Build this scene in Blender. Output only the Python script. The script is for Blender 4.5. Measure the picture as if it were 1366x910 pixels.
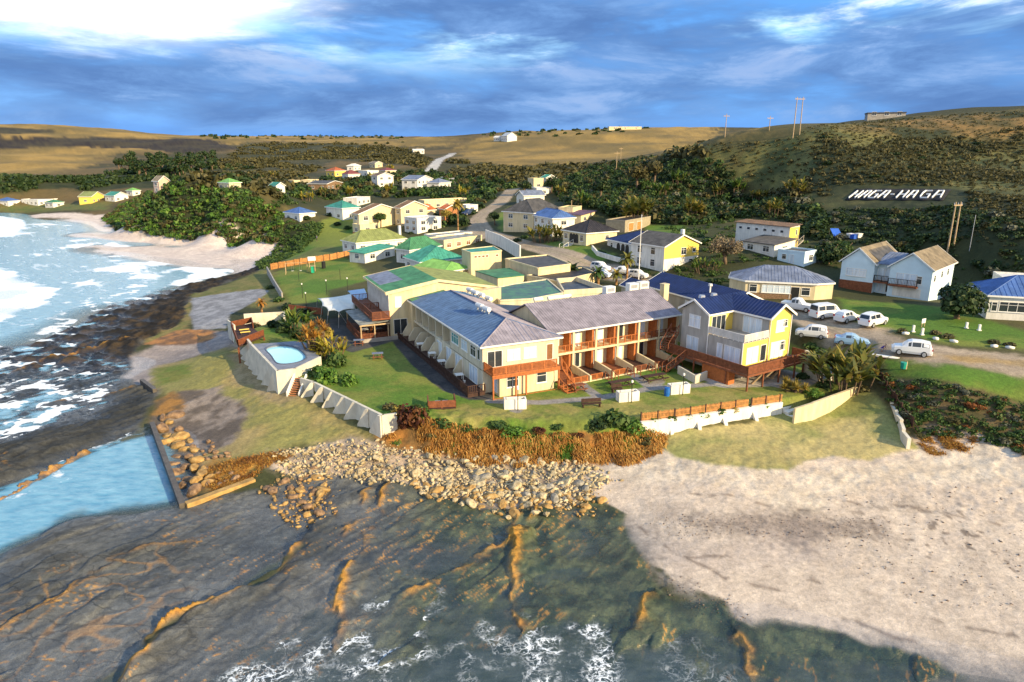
import bpy, math, random
import numpy as np
from math import radians as R, sin, cos, pi
for o in list(bpy.data.objects): bpy.data.objects.remove(o)
SC = bpy.context.scene; COL = SC.collection
random.seed(7); rng = np.random.default_rng(7)
# ---------------------------------------------------------------- camera
F, PITCH, ZC = 900.0, R(15.5), 31.0          # focal length in photo pixels (1366 wide), tilt, height above the sea
cd = bpy.data.cameras.new('camera'); cam = bpy.data.objects.new('camera', cd); COL.objects.link(cam)
cam.location = (0, 0, ZC); cam.rotation_euler = (pi/2 - PITCH, 0, 0)
cd.sensor_width = 36; cd.lens = F/1366*36; cd.clip_start = .5; cd.clip_end = 30000
SC.camera = cam
# ---------------------------------------------------------------- sky and sun
SUN_AZ, SUN_EL = R(128), R(22)               # azimuth clockwise from +Y (the view direction): behind and to the right
SUN_STR, SKY_STR, CLOUD_STR = 4.8, 0.09, 1.0
SUN_COL = (1.0, .79, .47)
SC.view_settings.view_transform = 'Standard'; SC.view_settings.look = 'None'
SC.view_settings.gamma = 1; SC.view_settings.exposure = 0.75
sl = bpy.data.lights.new('sun', 'SUN'); so = bpy.data.objects.new('sun', sl); COL.objects.link(so)
sl.energy = SUN_STR; sl.angle = R(.6); sl.color = SUN_COL
so.rotation_euler = (pi/2 - SUN_EL, 0, pi - SUN_AZ)
so.location = (80, -60, 120)
W = bpy.data.worlds.new('World'); SC.world = W; W.use_nodes = True
def world():
    nt = W.node_tree; nt.nodes.clear(); N = nt.nodes.new; L = nt.links.new
    out = N('ShaderNodeOutputWorld'); bg = N('ShaderNodeBackground'); L(bg.outputs[0], out.inputs[0])
    sky = N('ShaderNodeTexSky'); sky.sky_type = 'NISHITA'; sky.sun_disc = False
    sky.sun_elevation = SUN_EL; sky.sun_rotation = SUN_AZ
    bg.inputs[1].default_value = SKY_STR
    tc = N('ShaderNodeTexCoord'); sep = N('ShaderNodeSeparateXYZ'); L(tc.outputs['Generated'], sep.inputs[0])
    def M(op, a, b=None, c=None):
        n = N('ShaderNodeMath'); n.operation = op
        for i, v in enumerate((a, b, c)):
            if v is None: continue
            if isinstance(v, (int, float)): n.inputs[i].default_value = v
            else: L(v, n.inputs[i])
        return n.outputs[0]
    def mix(f, a, b):
        n = N('ShaderNodeMix'); n.data_type = 'RGBA'
        for s, v in ((n.inputs[0], f), (n.inputs[6], a), (n.inputs[7], b)):
            if isinstance(v, (int, float)): s.default_value = v
            elif isinstance(v, tuple): s.default_value = (*v, 1)
            else: L(v, s)
        return n.outputs[2]
    def ramp(v, a, b):
        n = N('ShaderNodeMapRange'); n.interpolation_type = 'SMOOTHSTEP'; L(v, n.inputs[0])
        n.inputs[1].default_value = a; n.inputs[2].default_value = b
        return n.outputs[0]
    z = M('MAXIMUM', sep.outputs[2], 0.0)
    def noise(scale, det, rough, off, dist=0., sz=2.6, tilt=0.):
        mp = N('ShaderNodeMapping'); mp.inputs['Location'].default_value = off; mp.inputs['Scale'].default_value = (1, 1, sz)
        mp.inputs['Rotation'].default_value = (0, tilt, 0); L(tc.outputs['Generated'], mp.inputs[0])
        n = N('ShaderNodeTexNoise'); L(mp.outputs[0], n.inputs[0]); n.inputs['Scale'].default_value = scale
        n.inputs['Detail'].default_value = det; n.inputs['Roughness'].default_value = rough; n.inputs['Distortion'].default_value = dist
        return n.outputs[0]
    n1 = noise(2.6, 5, .5, (3.2, 1.7, .4), .25, 4.6, .10)
    n2 = noise(5.4, 9, .64, (8.1, 4.2, 1.3), .35, 4.2, .14)
    n3 = noise(3.6, 6, .56, (1.1, 9.2, 2.2), .3, 5.0, -.06)
    big = 1/SKY_STR
    c = lambda r, g, b: (r*big*CLOUD_STR, g*big*CLOUD_STR, b*big*CLOUD_STR)
    # clear blue mixed over the physical sky, then the cloud deck
    base = mix(.85, sky.outputs[0], c(.075, .27, .66))
    lowb = mix(ramp(z, .0, .06), c(.085, .25, .64), base)
    deck = ramp(M('ADD', M('MULTIPLY', n1, .62), M('MULTIPLY', n2, .38)), .385, .53)
    dark = mix(ramp(n2, .36, .66), c(.065, .135, .31), c(.135, .26, .50))
    col = mix(M('MULTIPLY', deck, M('MULTIPLY', ramp(z, .005, .05), .92)), lowb, dark)
    hi = M('MULTIPLY', ramp(n3, .49, .66), ramp(z, .085, .165))
    col = mix(M('MULTIPLY', hi, .9), col, c(.34, .62, .86))
    hi2 = M('MULTIPLY', ramp(M('ADD', M('MULTIPLY', n2, .5), M('MULTIPLY', n3, .5)), .53, .63), ramp(z, .10, .17))
    col = mix(M('MULTIPLY', hi2, .8), col, c(.78, .86, .92))
    pk = M('MULTIPLY', ramp(n2, .52, .70), M('MULTIPLY', ramp(z, .03, .07), M('SUBTRACT', 1.0, ramp(z, .12, .2))))
    col = mix(M('MULTIPLY', pk, .35), col, c(.34, .40, .55))
    # the bright break in the overcast, up to the left
    dx = M('SUBTRACT', sep.outputs[0], -.50); dz = M('SUBTRACT', sep.outputs[2], .225)
    d = M('SQRT', M('ADD', M('MULTIPLY', M('MULTIPLY', dx, dx), .115), M('MULTIPLY', M('MULTIPLY', dz, dz), 1.0)))
    d = M('ADD', d, M('MULTIPLY', M('SUBTRACT', n2, .5), .07)); d = M('ADD', d, M('MULTIPLY', M('SUBTRACT', n3, .5), .09))
    gl = M('SUBTRACT', 1.0, ramp(d, .048, .112)); front = ramp(sep.outputs[1], .2, .5)
    col = mix(M('MULTIPLY', gl, front), col, c(1.3, 1.3, 1.25))
    back = ramp(M('MULTIPLY', sep.outputs[1], -1.0), -.1, .8)
    col = mix(M('MULTIPLY', back, .5), col, c(.80, .76, .70))
    L(col, bg.inputs[0])
world()
# ---------------------------------------------------------------- pixels of the photograph -> points of the place
CPI, SPI = cos(PITCH), sin(PITCH)
def ray(px, py):
    x = (px-683)/F; v = (455-py)/F
    d = np.array([x, CPI+v*SPI, -SPI+v*CPI]); return d/np.linalg.norm(d[:2])
def at(px, py, Z): d = ray(px, py); return np.array([0, 0, ZC])+d*((Z-ZC)/d[2])
def atd(px, py, D): return np.array([0, 0, ZC])+ray(px, py)*D
def ppm(p): return F/(p[1]*CPI-(p[2]-ZC)*SPI)    # photo pixels per metre at a point
# ---------------------------------------------------------------- numpy noise
def _hash(ix, iy, s):
    h = (ix.astype(np.int64)*374761393+iy.astype(np.int64)*668265263+s*1274126177) & 0xffffffff
    h = ((h ^ (h >> 13))*1274126177) & 0xffffffff
    return ((h ^ (h >> 16)) & 0xffff)/65535.0
def vnoise(x, y, s=0):
    ix = np.floor(x); iy = np.floor(y); fx = x-ix; fy = y-iy
    fx = fx*fx*(3-2*fx); fy = fy*fy*(3-2*fy)
    a = _hash(ix, iy, s); b = _hash(ix+1, iy, s); c = _hash(ix, iy+1, s); d = _hash(ix+1, iy+1, s)
    return (a*(1-fx)+b*fx)*(1-fy)+(c*(1-fx)+d*fx)*fy
def fbm(x, y, sc, octs=4, s=0, g=.5):
    t = 0; a = 1; n = 0
    for i in range(octs): t = t+a*vnoise(x/sc*2**i+17.3*i, y/sc*2**i+9.1*i, s+i); n += a; a *= g
    return t/n
def sst(a, b, x): t = np.clip((x-a)/(b-a), 0, 1); return t*t*(3-2*t)
def segd(x, y, pts, closed=False):
    d = np.full(np.shape(x), 1e9); n = len(pts); side = np.zeros(np.shape(x))
    for i in range(n if closed else n-1):
        ax, ay = pts[i][:2]; bx, by = pts[(i+1) % n][:2]; ex, ey = bx-ax, by-ay
        t = np.clip(((x-ax)*ex+(y-ay)*ey)/(ex*ex+ey*ey+1e-9), 0, 1)
        q = np.hypot(x-ax-t*ex, y-ay-t*ey); m = q < d
        d = np.where(m, q, d); side = np.where(m, np.sign(ex*(y-ay)-ey*(x-ax)), side)
    return d, side
def sdist(x, y, poly):                         # signed distance, positive inside
    x = np.asarray(x, float); y = np.asarray(y, float); poly = np.asarray(poly)[:, :2]
    out = np.full(x.shape, -1e9)
    lo = poly.min(0)-30; hi = poly.max(0)+30
    m = (x > lo[0]) & (x < hi[0]) & (y > lo[1]) & (y < hi[1])
    if not m.any(): return out
    xs = x[m]; ys = y[m]; d, _ = segd(xs, ys, poly, True); ins = np.zeros(xs.shape, bool); n = len(poly)
    for i in range(n):
        ax, ay = poly[i]; bx, by = poly[(i+1) % n]
        if ay == by: continue
        ins ^= ((ay > ys) != (by > ys)) & (xs < (bx-ax)*(ys-ay)/(by-ay)+ax)
    out[m] = np.where(ins, d, -d); return out
# ---------------------------------------------------------------- materials
MATS = {}
def mat(name, col, rough=.8, var=.12, scale=1.5, bump=0., bscale=8., spec=.3, metal=0., coord='Object', emit=None, col2=None, stretch=None):
    if name in MATS: return MATS[name]
    m = bpy.data.materials.new(name); m.use_nodes = True; nt = m.node_tree; N = nt.nodes.new; L = nt.links.new
    b = nt.nodes['Principled BSDF']; b.inputs['Roughness'].default_value = rough; b.inputs['Metallic'].default_value = metal
    b.inputs['Specular IOR Level'].default_value = spec
    tc = N('ShaderNodeTexCoord'); src = tc.outputs[coord]
    if stretch:
        mp = N('ShaderNodeMapping'); mp.inputs['Scale'].default_value = stretch; L(src, mp.inputs[0]); src = mp.outputs[0]
    n = N('ShaderNodeTexNoise'); L(src, n.inputs[0]); n.inputs['Scale'].default_value = scale; n.inputs['Detail'].default_value = 5; n.inputs['Roughness'].default_value = .62
    r = N('ShaderNodeValToRGB'); L(n.outputs[0], r.inputs[0])
    c2 = col2 or tuple(min(1, c*(1+var)) for c in col); c1 = tuple(c*(1-var) for c in col)
    r.color_ramp.elements[0].position = .35; r.color_ramp.elements[1].position = .68
    r.color_ramp.elements[0].color = (*c1, 1); r.color_ramp.elements[1].color = (*c2, 1)
    L(r.outputs[0], b.inputs['Base Color'])
    if bump:
        n2 = N('ShaderNodeTexNoise'); L(src, n2.inputs[0]); n2.inputs['Scale'].default_value = bscale; n2.inputs['Detail'].default_value = 4
        bp = N('ShaderNodeBump'); bp.inputs['Strength'].default_value = bump; bp.inputs['Distance'].default_value = .1
        L(n2.outputs[0], bp.inputs['Height']); L(bp.outputs[0], b.inputs['Normal'])
    MATS[name] = m; return m
def leafmat(name, a, b, c, trans=.25):
    """leaves: colour varies leaf clump by leaf clump, light passes through"""
    if name in MATS: return MATS[name]
    m = bpy.data.materials.new(name); m.use_nodes = True; nt = m.node_tree; N = nt.nodes.new; L = nt.links.new
    p = nt.nodes['Principled BSDF']; p.inputs['Roughness'].default_value = .6; p.inputs['Specular IOR Level'].default_value = .25
    g = N('ShaderNodeNewGeometry'); n = N('ShaderNodeTexNoise'); L(g.outputs['Position'], n.inputs[0]); n.inputs['Scale'].default_value = .45; n.inputs['Detail'].default_value = 3
    ad = N('ShaderNodeMath'); ad.operation = 'MULTIPLY_ADD'; L(g.outputs['Random Per Island'], ad.inputs[0]); ad.inputs[1].default_value = .55
    sb = N('ShaderNodeMath'); sb.operation = 'SUBTRACT'; L(n.outputs[0], sb.inputs[0]); sb.inputs[1].default_value = .27; L(sb.outputs[0], ad.inputs[2])
    r = N('ShaderNodeValToRGB'); L(ad.outputs[0], r.inputs[0]); e = r.color_ramp.elements
    e[0].position = .15; e[0].color = (*a, 1); e[1].position = .85; e[1].color = (*c, 1); k = e.new(.5); k.color = (*b, 1)
    L(r.outputs[0], p.inputs['Base Color'])
    t = N('ShaderNodeBsdfTranslucent'); L(r.outputs[0], t.inputs[0]); mx = N('ShaderNodeMixShader'); mx.inputs[0].default_value = trans
    L(p.outputs[0], mx.inputs[1]); L(t.outputs[0], mx.inputs[2]); L(mx.outputs[0], nt.nodes['Material Output'].inputs[0])
    MATS[name] = m; return m
# ---------------------------------------------------------------- mesh builder and object helpers
class MB:
    def __init__(s): s.v = []; s.f = []
    def face(s, pts): n = len(s.v); s.v += [tuple(p) for p in pts]; s.f.append(tuple(range(n, n+len(pts)))); return s
    def solid(s, vs, fs): n = len(s.v); s.v += [tuple(p) for p in vs]; s.f += [tuple(n+i for i in f) for f in fs]; return s
    def box(s, x0, y0, z0, x1, y1, z1):
        if x0 > x1: x0, x1 = x1, x0
        if y0 > y1: y0, y1 = y1, y0
        return s.solid([(x0, y0, z0), (x1, y0, z0), (x1, y1, z0), (x0, y1, z0), (x0, y0, z1), (x1, y0, z1), (x1, y1, z1), (x0, y1, z1)],
                       [(0, 3, 2, 1), (4, 5, 6, 7), (0, 1, 5, 4), (1, 2, 6, 5), (2, 3, 7, 6), (3, 0, 4, 7)])
    def obox(s, c, sx, sy, z0, z1, a):            # box turned by a about z
        ca, sa = cos(a), sin(a); P = []
        for z in (z0, z1):
            for x, y in ((-1, -1), (1, -1), (1, 1), (-1, 1)):
                X, Y = x*sx/2, y*sy/2; P.append((c[0]+X*ca-Y*sa, c[1]+X*sa+Y*ca, z))
        return s.solid(P, [(0, 3, 2, 1), (4, 5, 6, 7), (0, 1, 5, 4), (1, 2, 6, 5), (2, 3, 7, 6), (3, 0, 4, 7)])
    def prism(s, poly, z0, z1):                    # ccw polygon; z0/z1 numbers or lists
        n = len(poly); a = z0 if hasattr(z0, '__len__') else [z0]*n; b = z1 if hasattr(z1, '__len__') else [z1]*n
        vs = [(p[0], p[1], a[i]) for i, p in enumerate(poly)]+[(p[0], p[1], b[i]) for i, p in enumerate(poly)]
        return s.solid(vs, [tuple(range(n-1, -1, -1)), tuple(range(n, 2*n))]+[(i, (i+1) % n, n+(i+1) % n, n+i) for i in range(n)])
    def slab(s, pts, t):                           # plate below a 3-D polygon (ccw seen from above)
        n = len(pts); vs = [tuple(p) for p in pts]+[(p[0], p[1], p[2]-t) for p in pts]
        return s.solid(vs, [tuple(range(n)), tuple(range(2*n-1, n-1, -1))]+[((i+1) % n, i, n+i, n+(i+1) % n) for i in range(n)])
    def tube(s, p, q, r, r2=None, k=6, cap=True):
        p = np.array(p, float); q = np.array(q, float); d = q-p; l = np.linalg.norm(d)
        if l < 1e-6: return s
        d /= l; a = np.cross(d, (0, 0, 1) if abs(d[2]) < .9 else (1, 0, 0)); a /= np.linalg.norm(a); b = np.cross(d, a)
        r2 = r if r2 is None else r2; vs = []
        for c, rr in ((p, r), (q, r2)):
            for i in range(k): t = 2*pi*i/k; vs.append(tuple(c+rr*(cos(t)*a+sin(t)*b)))
        fs = [((i+1) % k, i, k+i, k+(i+1) % k) for i in range(k)]
        if cap: fs += [tuple(range(k)), tuple(range(2*k-1, k-1, -1))]
        return s.solid(vs, fs)
    def bar(s, p, q, w, h):                        # beam of width w and height h, top at p/q height + 0
        p = np.array(p, float); q = np.array(q, float); d = q-p; n = np.array([-d[1], d[0], 0]); l = np.linalg.norm(n)
        n = n/l*w/2 if l > 1e-6 else np.array([w/2, 0, 0]); up = np.array([0, 0, h])
        vs = [p-n-up, q-n-up, q+n-up, p+n-up, p-n, q-n, q+n, p+n]
        return s.solid(vs, [(0, 3, 2, 1), (4, 5, 6, 7), (0, 1, 5, 4), (1, 2, 6, 5), (2, 3, 7, 6), (3, 0, 4, 7)])
    def build(s, name, m, parent=None, smooth=False, loc=None):
        me = bpy.data.meshes.new(name); me.from_pydata(s.v, [], s.f); me.update()
        me.materials.append(m)
        if smooth: me.polygons.foreach_set('use_smooth', [True]*len(me.polygons))
        o = bpy.data.objects.new(name, me); COL.objects.link(o)
        if parent: o.parent = parent
        if loc is not None: o.location = loc
        return o
def npmesh(name, V, Fq, m, smooth=False, attrs=None):
    """mesh from numpy arrays (n,3) and (k,3|4)"""
    me = bpy.data.meshes.new(name); k = Fq.shape[1]
    me.vertices.add(len(V)); me.vertices.foreach_set('co', np.asarray(V, np.float32).ravel())
    me.loops.add(Fq.size); me.loops.foreach_set('vertex_index', Fq.astype(np.int32).ravel())
    me.polygons.add(len(Fq)); me.polygons.foreach_set('loop_start', np.arange(0, Fq.size, k, dtype=np.int32))
    if smooth: me.polygons.foreach_set('use_smooth', np.ones(len(Fq), bool))
    for nm, arr in (attrs or {}).items():
        if arr.ndim == 2:
            at_ = me.attributes.new(nm, 'FLOAT_COLOR', 'POINT'); at_.data.foreach_set('color', np.concatenate([arr, np.ones((len(arr), 1))], 1).astype(np.float32).ravel())
        else:
            at_ = me.attributes.new(nm, 'FLOAT', 'POINT'); at_.data.foreach_set('value', arr.astype(np.float32))
    me.update(calc_edges=True); me.validate(); me.materials.append(m); return me
def tag(o, label=None, cat=None, group=None, kind=None):
    if label: o['label'] = label
    if cat: o['category'] = cat
    if group: o['group'] = group
    if kind: o['kind'] = kind
    return o
def empty(name, loc, rz=0., label=None, cat=None, group=None):
    o = bpy.data.objects.new(name, None); COL.objects.link(o); o.location = tuple(loc); o.rotation_euler = (0, 0, rz); o.empty_display_size = .3
    return tag(o, label, cat, group)
def copy_tree(o, loc=None, rz=None, sc=None, label=None, parent=None):
    c = o.copy(); COL.objects.link(c)
    if parent: c.parent = parent
    if loc is not None: c.location = tuple(loc)
    if rz is not None: c.rotation_euler = (c.rotation_euler[0], c.rotation_euler[1], rz)
    if sc is not None: c.scale = (sc, sc, sc) if not hasattr(sc, '__len__') else sc
    if label: c['label'] = label
    for ch in list(o.children): copy_tree(ch, parent=c)
    return c
# ---------------------------------------------------------------- shape of the land
CTRL = []
for s in """0,330,-1.5 100,330,-1 0,300,-1.2 60,400,-.6 150,380,-.5 300,364,-.25 160,352,-.4 230,360,-.3 105,330,-.4 112,312,.3 135,325,.35 180,334,.35 240,342,.4 300,349,.45 340,351,.6 240,329,.75 205,327,.65 275,333,.75 165,318,.6 100,440,.05 50,520,.03 150,540,.06 20,580,.05 0,470,.0 60,480,.02 120,500,.03 180,571,.3 140,587,.3 90,605,.3 40,628,.3 0,648,.3 200,592,-.6 150,606,-.7 100,624,-.7 50,647,-.7 0,672,-.7 20,752,.3 110,702,.3 250,690,.3 345,668,.25 60,700,-.7 150,676,-.7 225,660,-.7 220,480,.35 200,400,.0 130,410,-.1 100,640,-.8 200,620,-.8 50,700,-.8
150,760,.35 300,720,.35 100,860,.25 420,800,-.14 500,850,-.22 600,720,-.07 560,700,-.06 620,800,-.16 620,870,-.22 750,860,-.25 780,750,-.08 800,700,-.02 720,780,-.12 900,850,-.08 1000,880,-.12 1100,900,-.12 1250,930,-.2 470,740,-.06 1200,960,-.5 1366,980,-.5 400,960,-.5 700,1000,-.6 1000,1000,-.6 0,1000,-.4
860,750,.4 1000,800,.25 1150,830,.25 1366,870,.35 900,690,.95 1100,720,1 1300,760,1 1366,700,1.5 800,650,1 900,625,1.8 1050,640,1.9 1200,630,2 1300,620,2.4 1366,610,3 1450,700,1.6 1500,900,.5
920,600,2.4 1050,580,2.7 1180,590,2.7 1100,545,3.2 1000,565,3 400,610,1.2 500,620,1.1 600,612,1.4 700,612,1.4 600,660,.4 700,650,.7 450,670,.15 400,655,.25 850,600,1.9
420,560,2.3 350,560,1.9 330,500,2.4 280,470,2.2 250,520,1.5 222,545,.9 300,630,.9 480,580,2.4 530,590,2.3 240,445,1.6 200,430,.6 310,410,2.8 260,400,2 340,372,3.2 368,350,3.5
400,460,4.5 470,500,4.5 560,500,4.5 650,540,4.5 760,530,4.5 860,530,4.5 950,510,4.5 600,550,4.5 540,420,4.6 430,430,4.5 430,370,5 400,390,4.6 480,350,6 560,340,7.2 700,345,8.4 650,320,9.2
1215,475,8 1100,430,8.2 1300,480,8.2 1366,500,7.8 1160,480,7 1250,520,6.5 1366,530,6.5 1180,505,6 1366,575,4.2 1250,570,3.6 1060,480,6 1100,500,5.3 1040,510,4.6 1450,500,8 1450,600,4
1200,400,9 1130,395,8.8 1150,362,10 985,328,11.8 1075,337,11.8 1250,362,10 1310,375,9.8 1300,420,9.3 1366,430,9.3 1450,430,9.5 1030,405,8.5 900,400,7.5 860,360,9 930,360,9.5 800,360,8.3 775,335,10.5 560,310,8.5 640,290,12 670,265,15 720,300,12 720,270,15 715,250,18
1020,340,12 900,310,13.5 850,300,13 1000,278,15.5 940,280,16 860,280,16 800,280,16
0,270,4.5 120,272,5 60,282,1.2 -200,268,5 -200,283,.8 140,293,.8 220,280,8 350,318,2.2 120,312,.6 205,319,1.0 262,322,1.2 320,325,1.4 172,308,1.0 152,299,.9 300,335,.9 358,337,1.5 100,291,.6 310,365,-.05 80,300,-.4 75,318,-.5
430,320,6.3 400,340,4 470,310,8 420,290,10 380,300,8 -200,330,-2 -200,450,-1.5 -200,700,-1.5""".split():
    a, b, c = map(float, s.split(',')); CTRL.append(at(a, b, c))
for s in """1366,143,310 1280,148,310 1180,157,300 1060,182,235 1000,190,240 940,194,250 1440,140,300 900,215,250 850,235,255 1100,212,215 1250,212,230 1366,203,245 1366,160,480 1180,172,480 1000,192,470 1440,160,480
780,175,850 870,170,900 660,178,1000 620,183,1100 940,172,900 1010,173,1100 800,211,540 620,212,600 700,225,480 900,200,560 1000,200,650
0,167,1250 80,168,1250 180,175,1250 240,181,1250 350,182,1400 480,183,1400 560,183,1400 -200,166,1250 -200,200,900 0,200,900 200,200,900 100,225,650 350,210,800 450,205,800 0,250,500 100,245,520 220,245,480 330,235,500 450,235,420 550,235,400 530,255,320 450,255,310 400,263,290 590,216,520 610,240,370 300,225,600
1366,260,185 1450,260,185 1190,265,185 980,322,152 1040,313,165 1100,320,160 1270,330,150 1366,330,145 1450,330,145 250,253,285 200,263,300 320,265,260 370,290,235""".split():
    a, b, c = map(float, s.split(',')); CTRL.append(atd(a, b, c))
for p in ((-60, 0, -1.5), (60, 0, -1), (0, -40, -2), (-150, 60, -2), (-320, 150, -2.5), (-500, 300, -3), (150, 60, 3), (260, 100, 18), (0, 5, -1), (-3000, 2000, 15), (0, 4000, 25), (3000, 2500, 25), (0, 2300, 30), (900, 1500, 35), (-900, 2300, 40), (-1200, 900, 5), (500, 250, 30)): CTRL.append(np.array(p, float))
CTRL = np.array(CTRL)
CONF = 60.0
def lp(x, y): return np.arctan2(x, np.maximum(y+CONF, 1)), np.log(np.hypot(x, y+CONF))
_cu, _cv = lp(CTRL[:, 0], CTRL[:, 1])
_phi = lambda r2: np.sqrt(r2+.0012)
_A = _phi((_cu[:, None]-_cu)**2+(_cv[:, None]-_cv)**2)
_n = len(CTRL); _K = np.zeros((_n+3, _n+3)); _K[:_n, :_n] = _A - np.eye(_n)*.0015; _Pm = np.stack([np.ones(_n), _cu, _cv], 1); _K[:_n, _n:] = _Pm; _K[_n:, :_n] = _Pm.T
_wt = np.linalg.solve(_K, np.concatenate([CTRL[:, 2], np.zeros(3)]))
def hbase(x, y):
    x = np.asarray(x, float); y = np.asarray(y, float); sh = x.shape; u, v = lp(x.ravel(), y.ravel()); out = np.empty(u.shape)
    for i in range(0, len(u), 40000):
        a = u[i:i+40000]; b = v[i:i+40000]
        out[i:i+40000] = _phi((a[:, None]-_cu)**2+(b[:, None]-_cv)**2)@_wt[:_n]+_wt[_n]+a*_wt[_n+1]+b*_wt[_n+2]
    return out.reshape(sh)
def pxpoly(s, Z): return np.array([at(*map(float, q.split(',')), Z) for q in s.split()])
PLAT = pxpoly('312,447 335,460 369,496 394,493 400,506 510,556 530,553 560,557 640,562 720,565 800,565 857,560 900,555 1000,540 1040,534 1062,530 1142,514 1135,490 1075,480 1010,450 900,420 700,390 545,400 430,440 380,422', 4.5)
BANK = pxpoly('545,555 640,562 720,565 800,565 850,561', 4.5)
PBACK = pxpoly('1142,514 1135,490 1075,480 1010,450 900,420 700,390 545,400 430,440 380,422', 4.5)
POOLP = pxpoly('331,459 369,495 394,492 427,476 395,458 360,452', 5.2)
ROADL = np.array([at(*q) for q in ((684, 254, 17), (668, 268, 15), (648, 284, 12.5), (636, 298, 10.5), (646, 312, 9.5), (690, 328, 8.8), (755, 349, 8.3), (800, 360, 8.3))])
EWALL = pxpoly('1153,492 1163,512 1180,538 1200,562 1214,581', 4.0)
# rock ledges of the shore: (pixel polyline, Z, height, run-out); the step drops to the right of the direction of travel
LEDGES = [('398,728 375,762 335,775 290,795 245,818 205,852 180,880 130,915 100,960', .3, .75, 5.), ('520,655 508,690 480,725 462,770 450,800 440,860', .15, .45, 2.6), ('690,690 688,740 692,780 688,830', .1, .4, 2.2),
          ('188,575 150,592 105,607 60,632 0,662 -60,690', .2, .8, 6.), ('700,715 650,738 600,765 545,790', .1, .38, 2.6), ('108,780 60,808 0,840', .35, .3, 2.), ('868,800 840,835', .1, .4, 2.), ('985,850 1000,910', .1, .3, 2.),
          ('735,660 720,690 690,715', .2, .4, 2.), ('495,660 470,700 455,715', .2, .3, 1.6), ('300,700 200,735 120,770', .35, .18, 2.), ('250,450 300,445', 2, .1, 1), ('175,455 60,480 0,500', .2, .5, 3.), ('170,520 80,535 0,548', .2, .45, 3.)]
LEDGES = [(pxpoly(s, z), a, w) for s, z, a, w in LEDGES]
def NZs(x, y): return fbm(x, y, 9, 3, 77)
REEFS = [pxpoly(s, .2) for s in (
    '30,348 80,343 150,338 155,345 90,352 40,356', '95,436 150,405 225,385 300,372 345,362 360,372 300,388 255,402 245,440 190,462 165,500 170,515 205,525 200,560 190,577 105,608 0,664 -80,700 -80,560 0,520 -60,480 0,462 45,458',
    '0,748 100,690 250,680 345,655 395,690 405,728 340,772 250,820 205,850 130,918 60,980 -200,980 -120,800', '345,655 400,640 470,640 545,650 640,680 740,680 800,672 835,690 850,735 880,770 895,800 960,810 1000,840 1040,832 1130,850 1250,880 1290,900 1200,915 1080,930 850,1000 400,1000 130,960 140,915 205,850 340,775 405,730')]
MUS = pxpoly('95,436 150,405 225,385 300,372 345,362 360,372 300,388 255,402 245,440 190,462 165,500 60,500 0,480 45,458', .2)
def height(x, y):
    h = hbase(x, y); r = np.hypot(x, y)
    # shore rock: steps, cracks, rubble
    ledge = np.zeros_like(h); edge = np.zeros_like(h)
    for P, a, w in LEDGES:
        lo = P.min(0)-14; hi = P.max(0)+14; m = (x > lo[0]) & (x < hi[0]) & (y > lo[1]) & (y < hi[1])
        if not m.any(): continue
        X, Y = x[m], y[m]; wob = (fbm(X, Y, 3.0, 2, 3)-.5)*1.5+(fbm(X, Y, .8, 3, 4)-.5)*.9; am = np.maximum(sst(.30, .52, fbm(X, Y, 2.6, 3, 9)), .72 if a >= .75 else 0)
        d, s = segd(X+wob, Y-wob*.6, P); sd = d*s
        up = np.where(sd > 0, np.exp(-sd/w), np.exp(-(sd/.12)**2))
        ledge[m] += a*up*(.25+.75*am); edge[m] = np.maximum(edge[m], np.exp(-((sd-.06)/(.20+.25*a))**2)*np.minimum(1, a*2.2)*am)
    rk = np.full(h.shape, -1e9)
    for P in REEFS: rk = np.maximum(rk, sdist(x, y, P))
    rm = sst(-.6, .5, rk+(fbm(x, y, 4, 3, 11)-.5)*3)*(r < 260)
    ca, sa = .57, .82; xb, yb = x*ca+y*sa, -x*sa+y*ca
    bed = 1-np.abs(fbm(xb*.22, yb, .75, 4, 6)-.5)*2
    rug = (np.abs(fbm(x, y, 4.5, 3, 5)-.5)*-1.3+.16)*.28+(fbm(x, y, .7, 4, 8, .6)-.5)*.11+(bed-.8)*.10+.16*sst(.52, .56, fbm(xb*.35, yb, 2.6, 3, 7))*sst(.35, .6, NZs(x, y))
    mm = sst(-1, 1, sdist(x, y, MUS)+(fbm(x, y, 6, 3, 12)-.5)*4)
    band = (np.sin((x*.35+y*.95)*1.15+fbm(x, y, 9, 3, 21)*6)*.5+.5)
    rug = rug+mm*.85*((fbm(x, y, 1.6, 4, 31)-.46)*1.3+(band-.5)*.5)
    sh_ = sst(-2, 2, sdist(x, y, REEFS[1])); rug = rug+sh_*((bed-.8)*.45+(fbm(x, y, 1.8, 3, 33)-.5)*.5)
    h = h+rm*rug+ledge*np.maximum(rm, .4)
    # undulation inland
    far = sst(130, 300, r); h = h+far*(fbm(x, y, 60, 4, 41)-.5)*6*sst(2, 10, h)
    sandy = sst(.2, .8, h)*(1-sst(3.2, 4., h))*(r < 130)*(1-rm)
    h = h+sandy*((fbm(x, y, .8, 3, 51)-.5)*(.08+.16*sst(1.2, 1.9, h)))
    # the hotel terrace, held by walls in front
    d = sdist(x, y, PLAT); db, _ = segd(x, y, BANK); dk, _ = segd(x, y, PBACK)
    w = .35+2.8*(1-sst(0, 3.5, db))+5*(1-sst(2, 7, dk)); m = sst(-.15-.55*(w-.35), .15+.45*(w-.35), d)
    bank = (1-sst(0, 5, db)); h = h*(1-m)+4.5*m+bank*(fbm(x, y, 1.2, 3, 61)-.5)*.7
    m = sst(-.1, .2, sdist(x, y, POOLP)); h = h*(1-m)+4.9*m
    d, _ = segd(x, y, ROADL); m = 1-sst(2.5, 6, d)
    return h, rm, edge, mm
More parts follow.
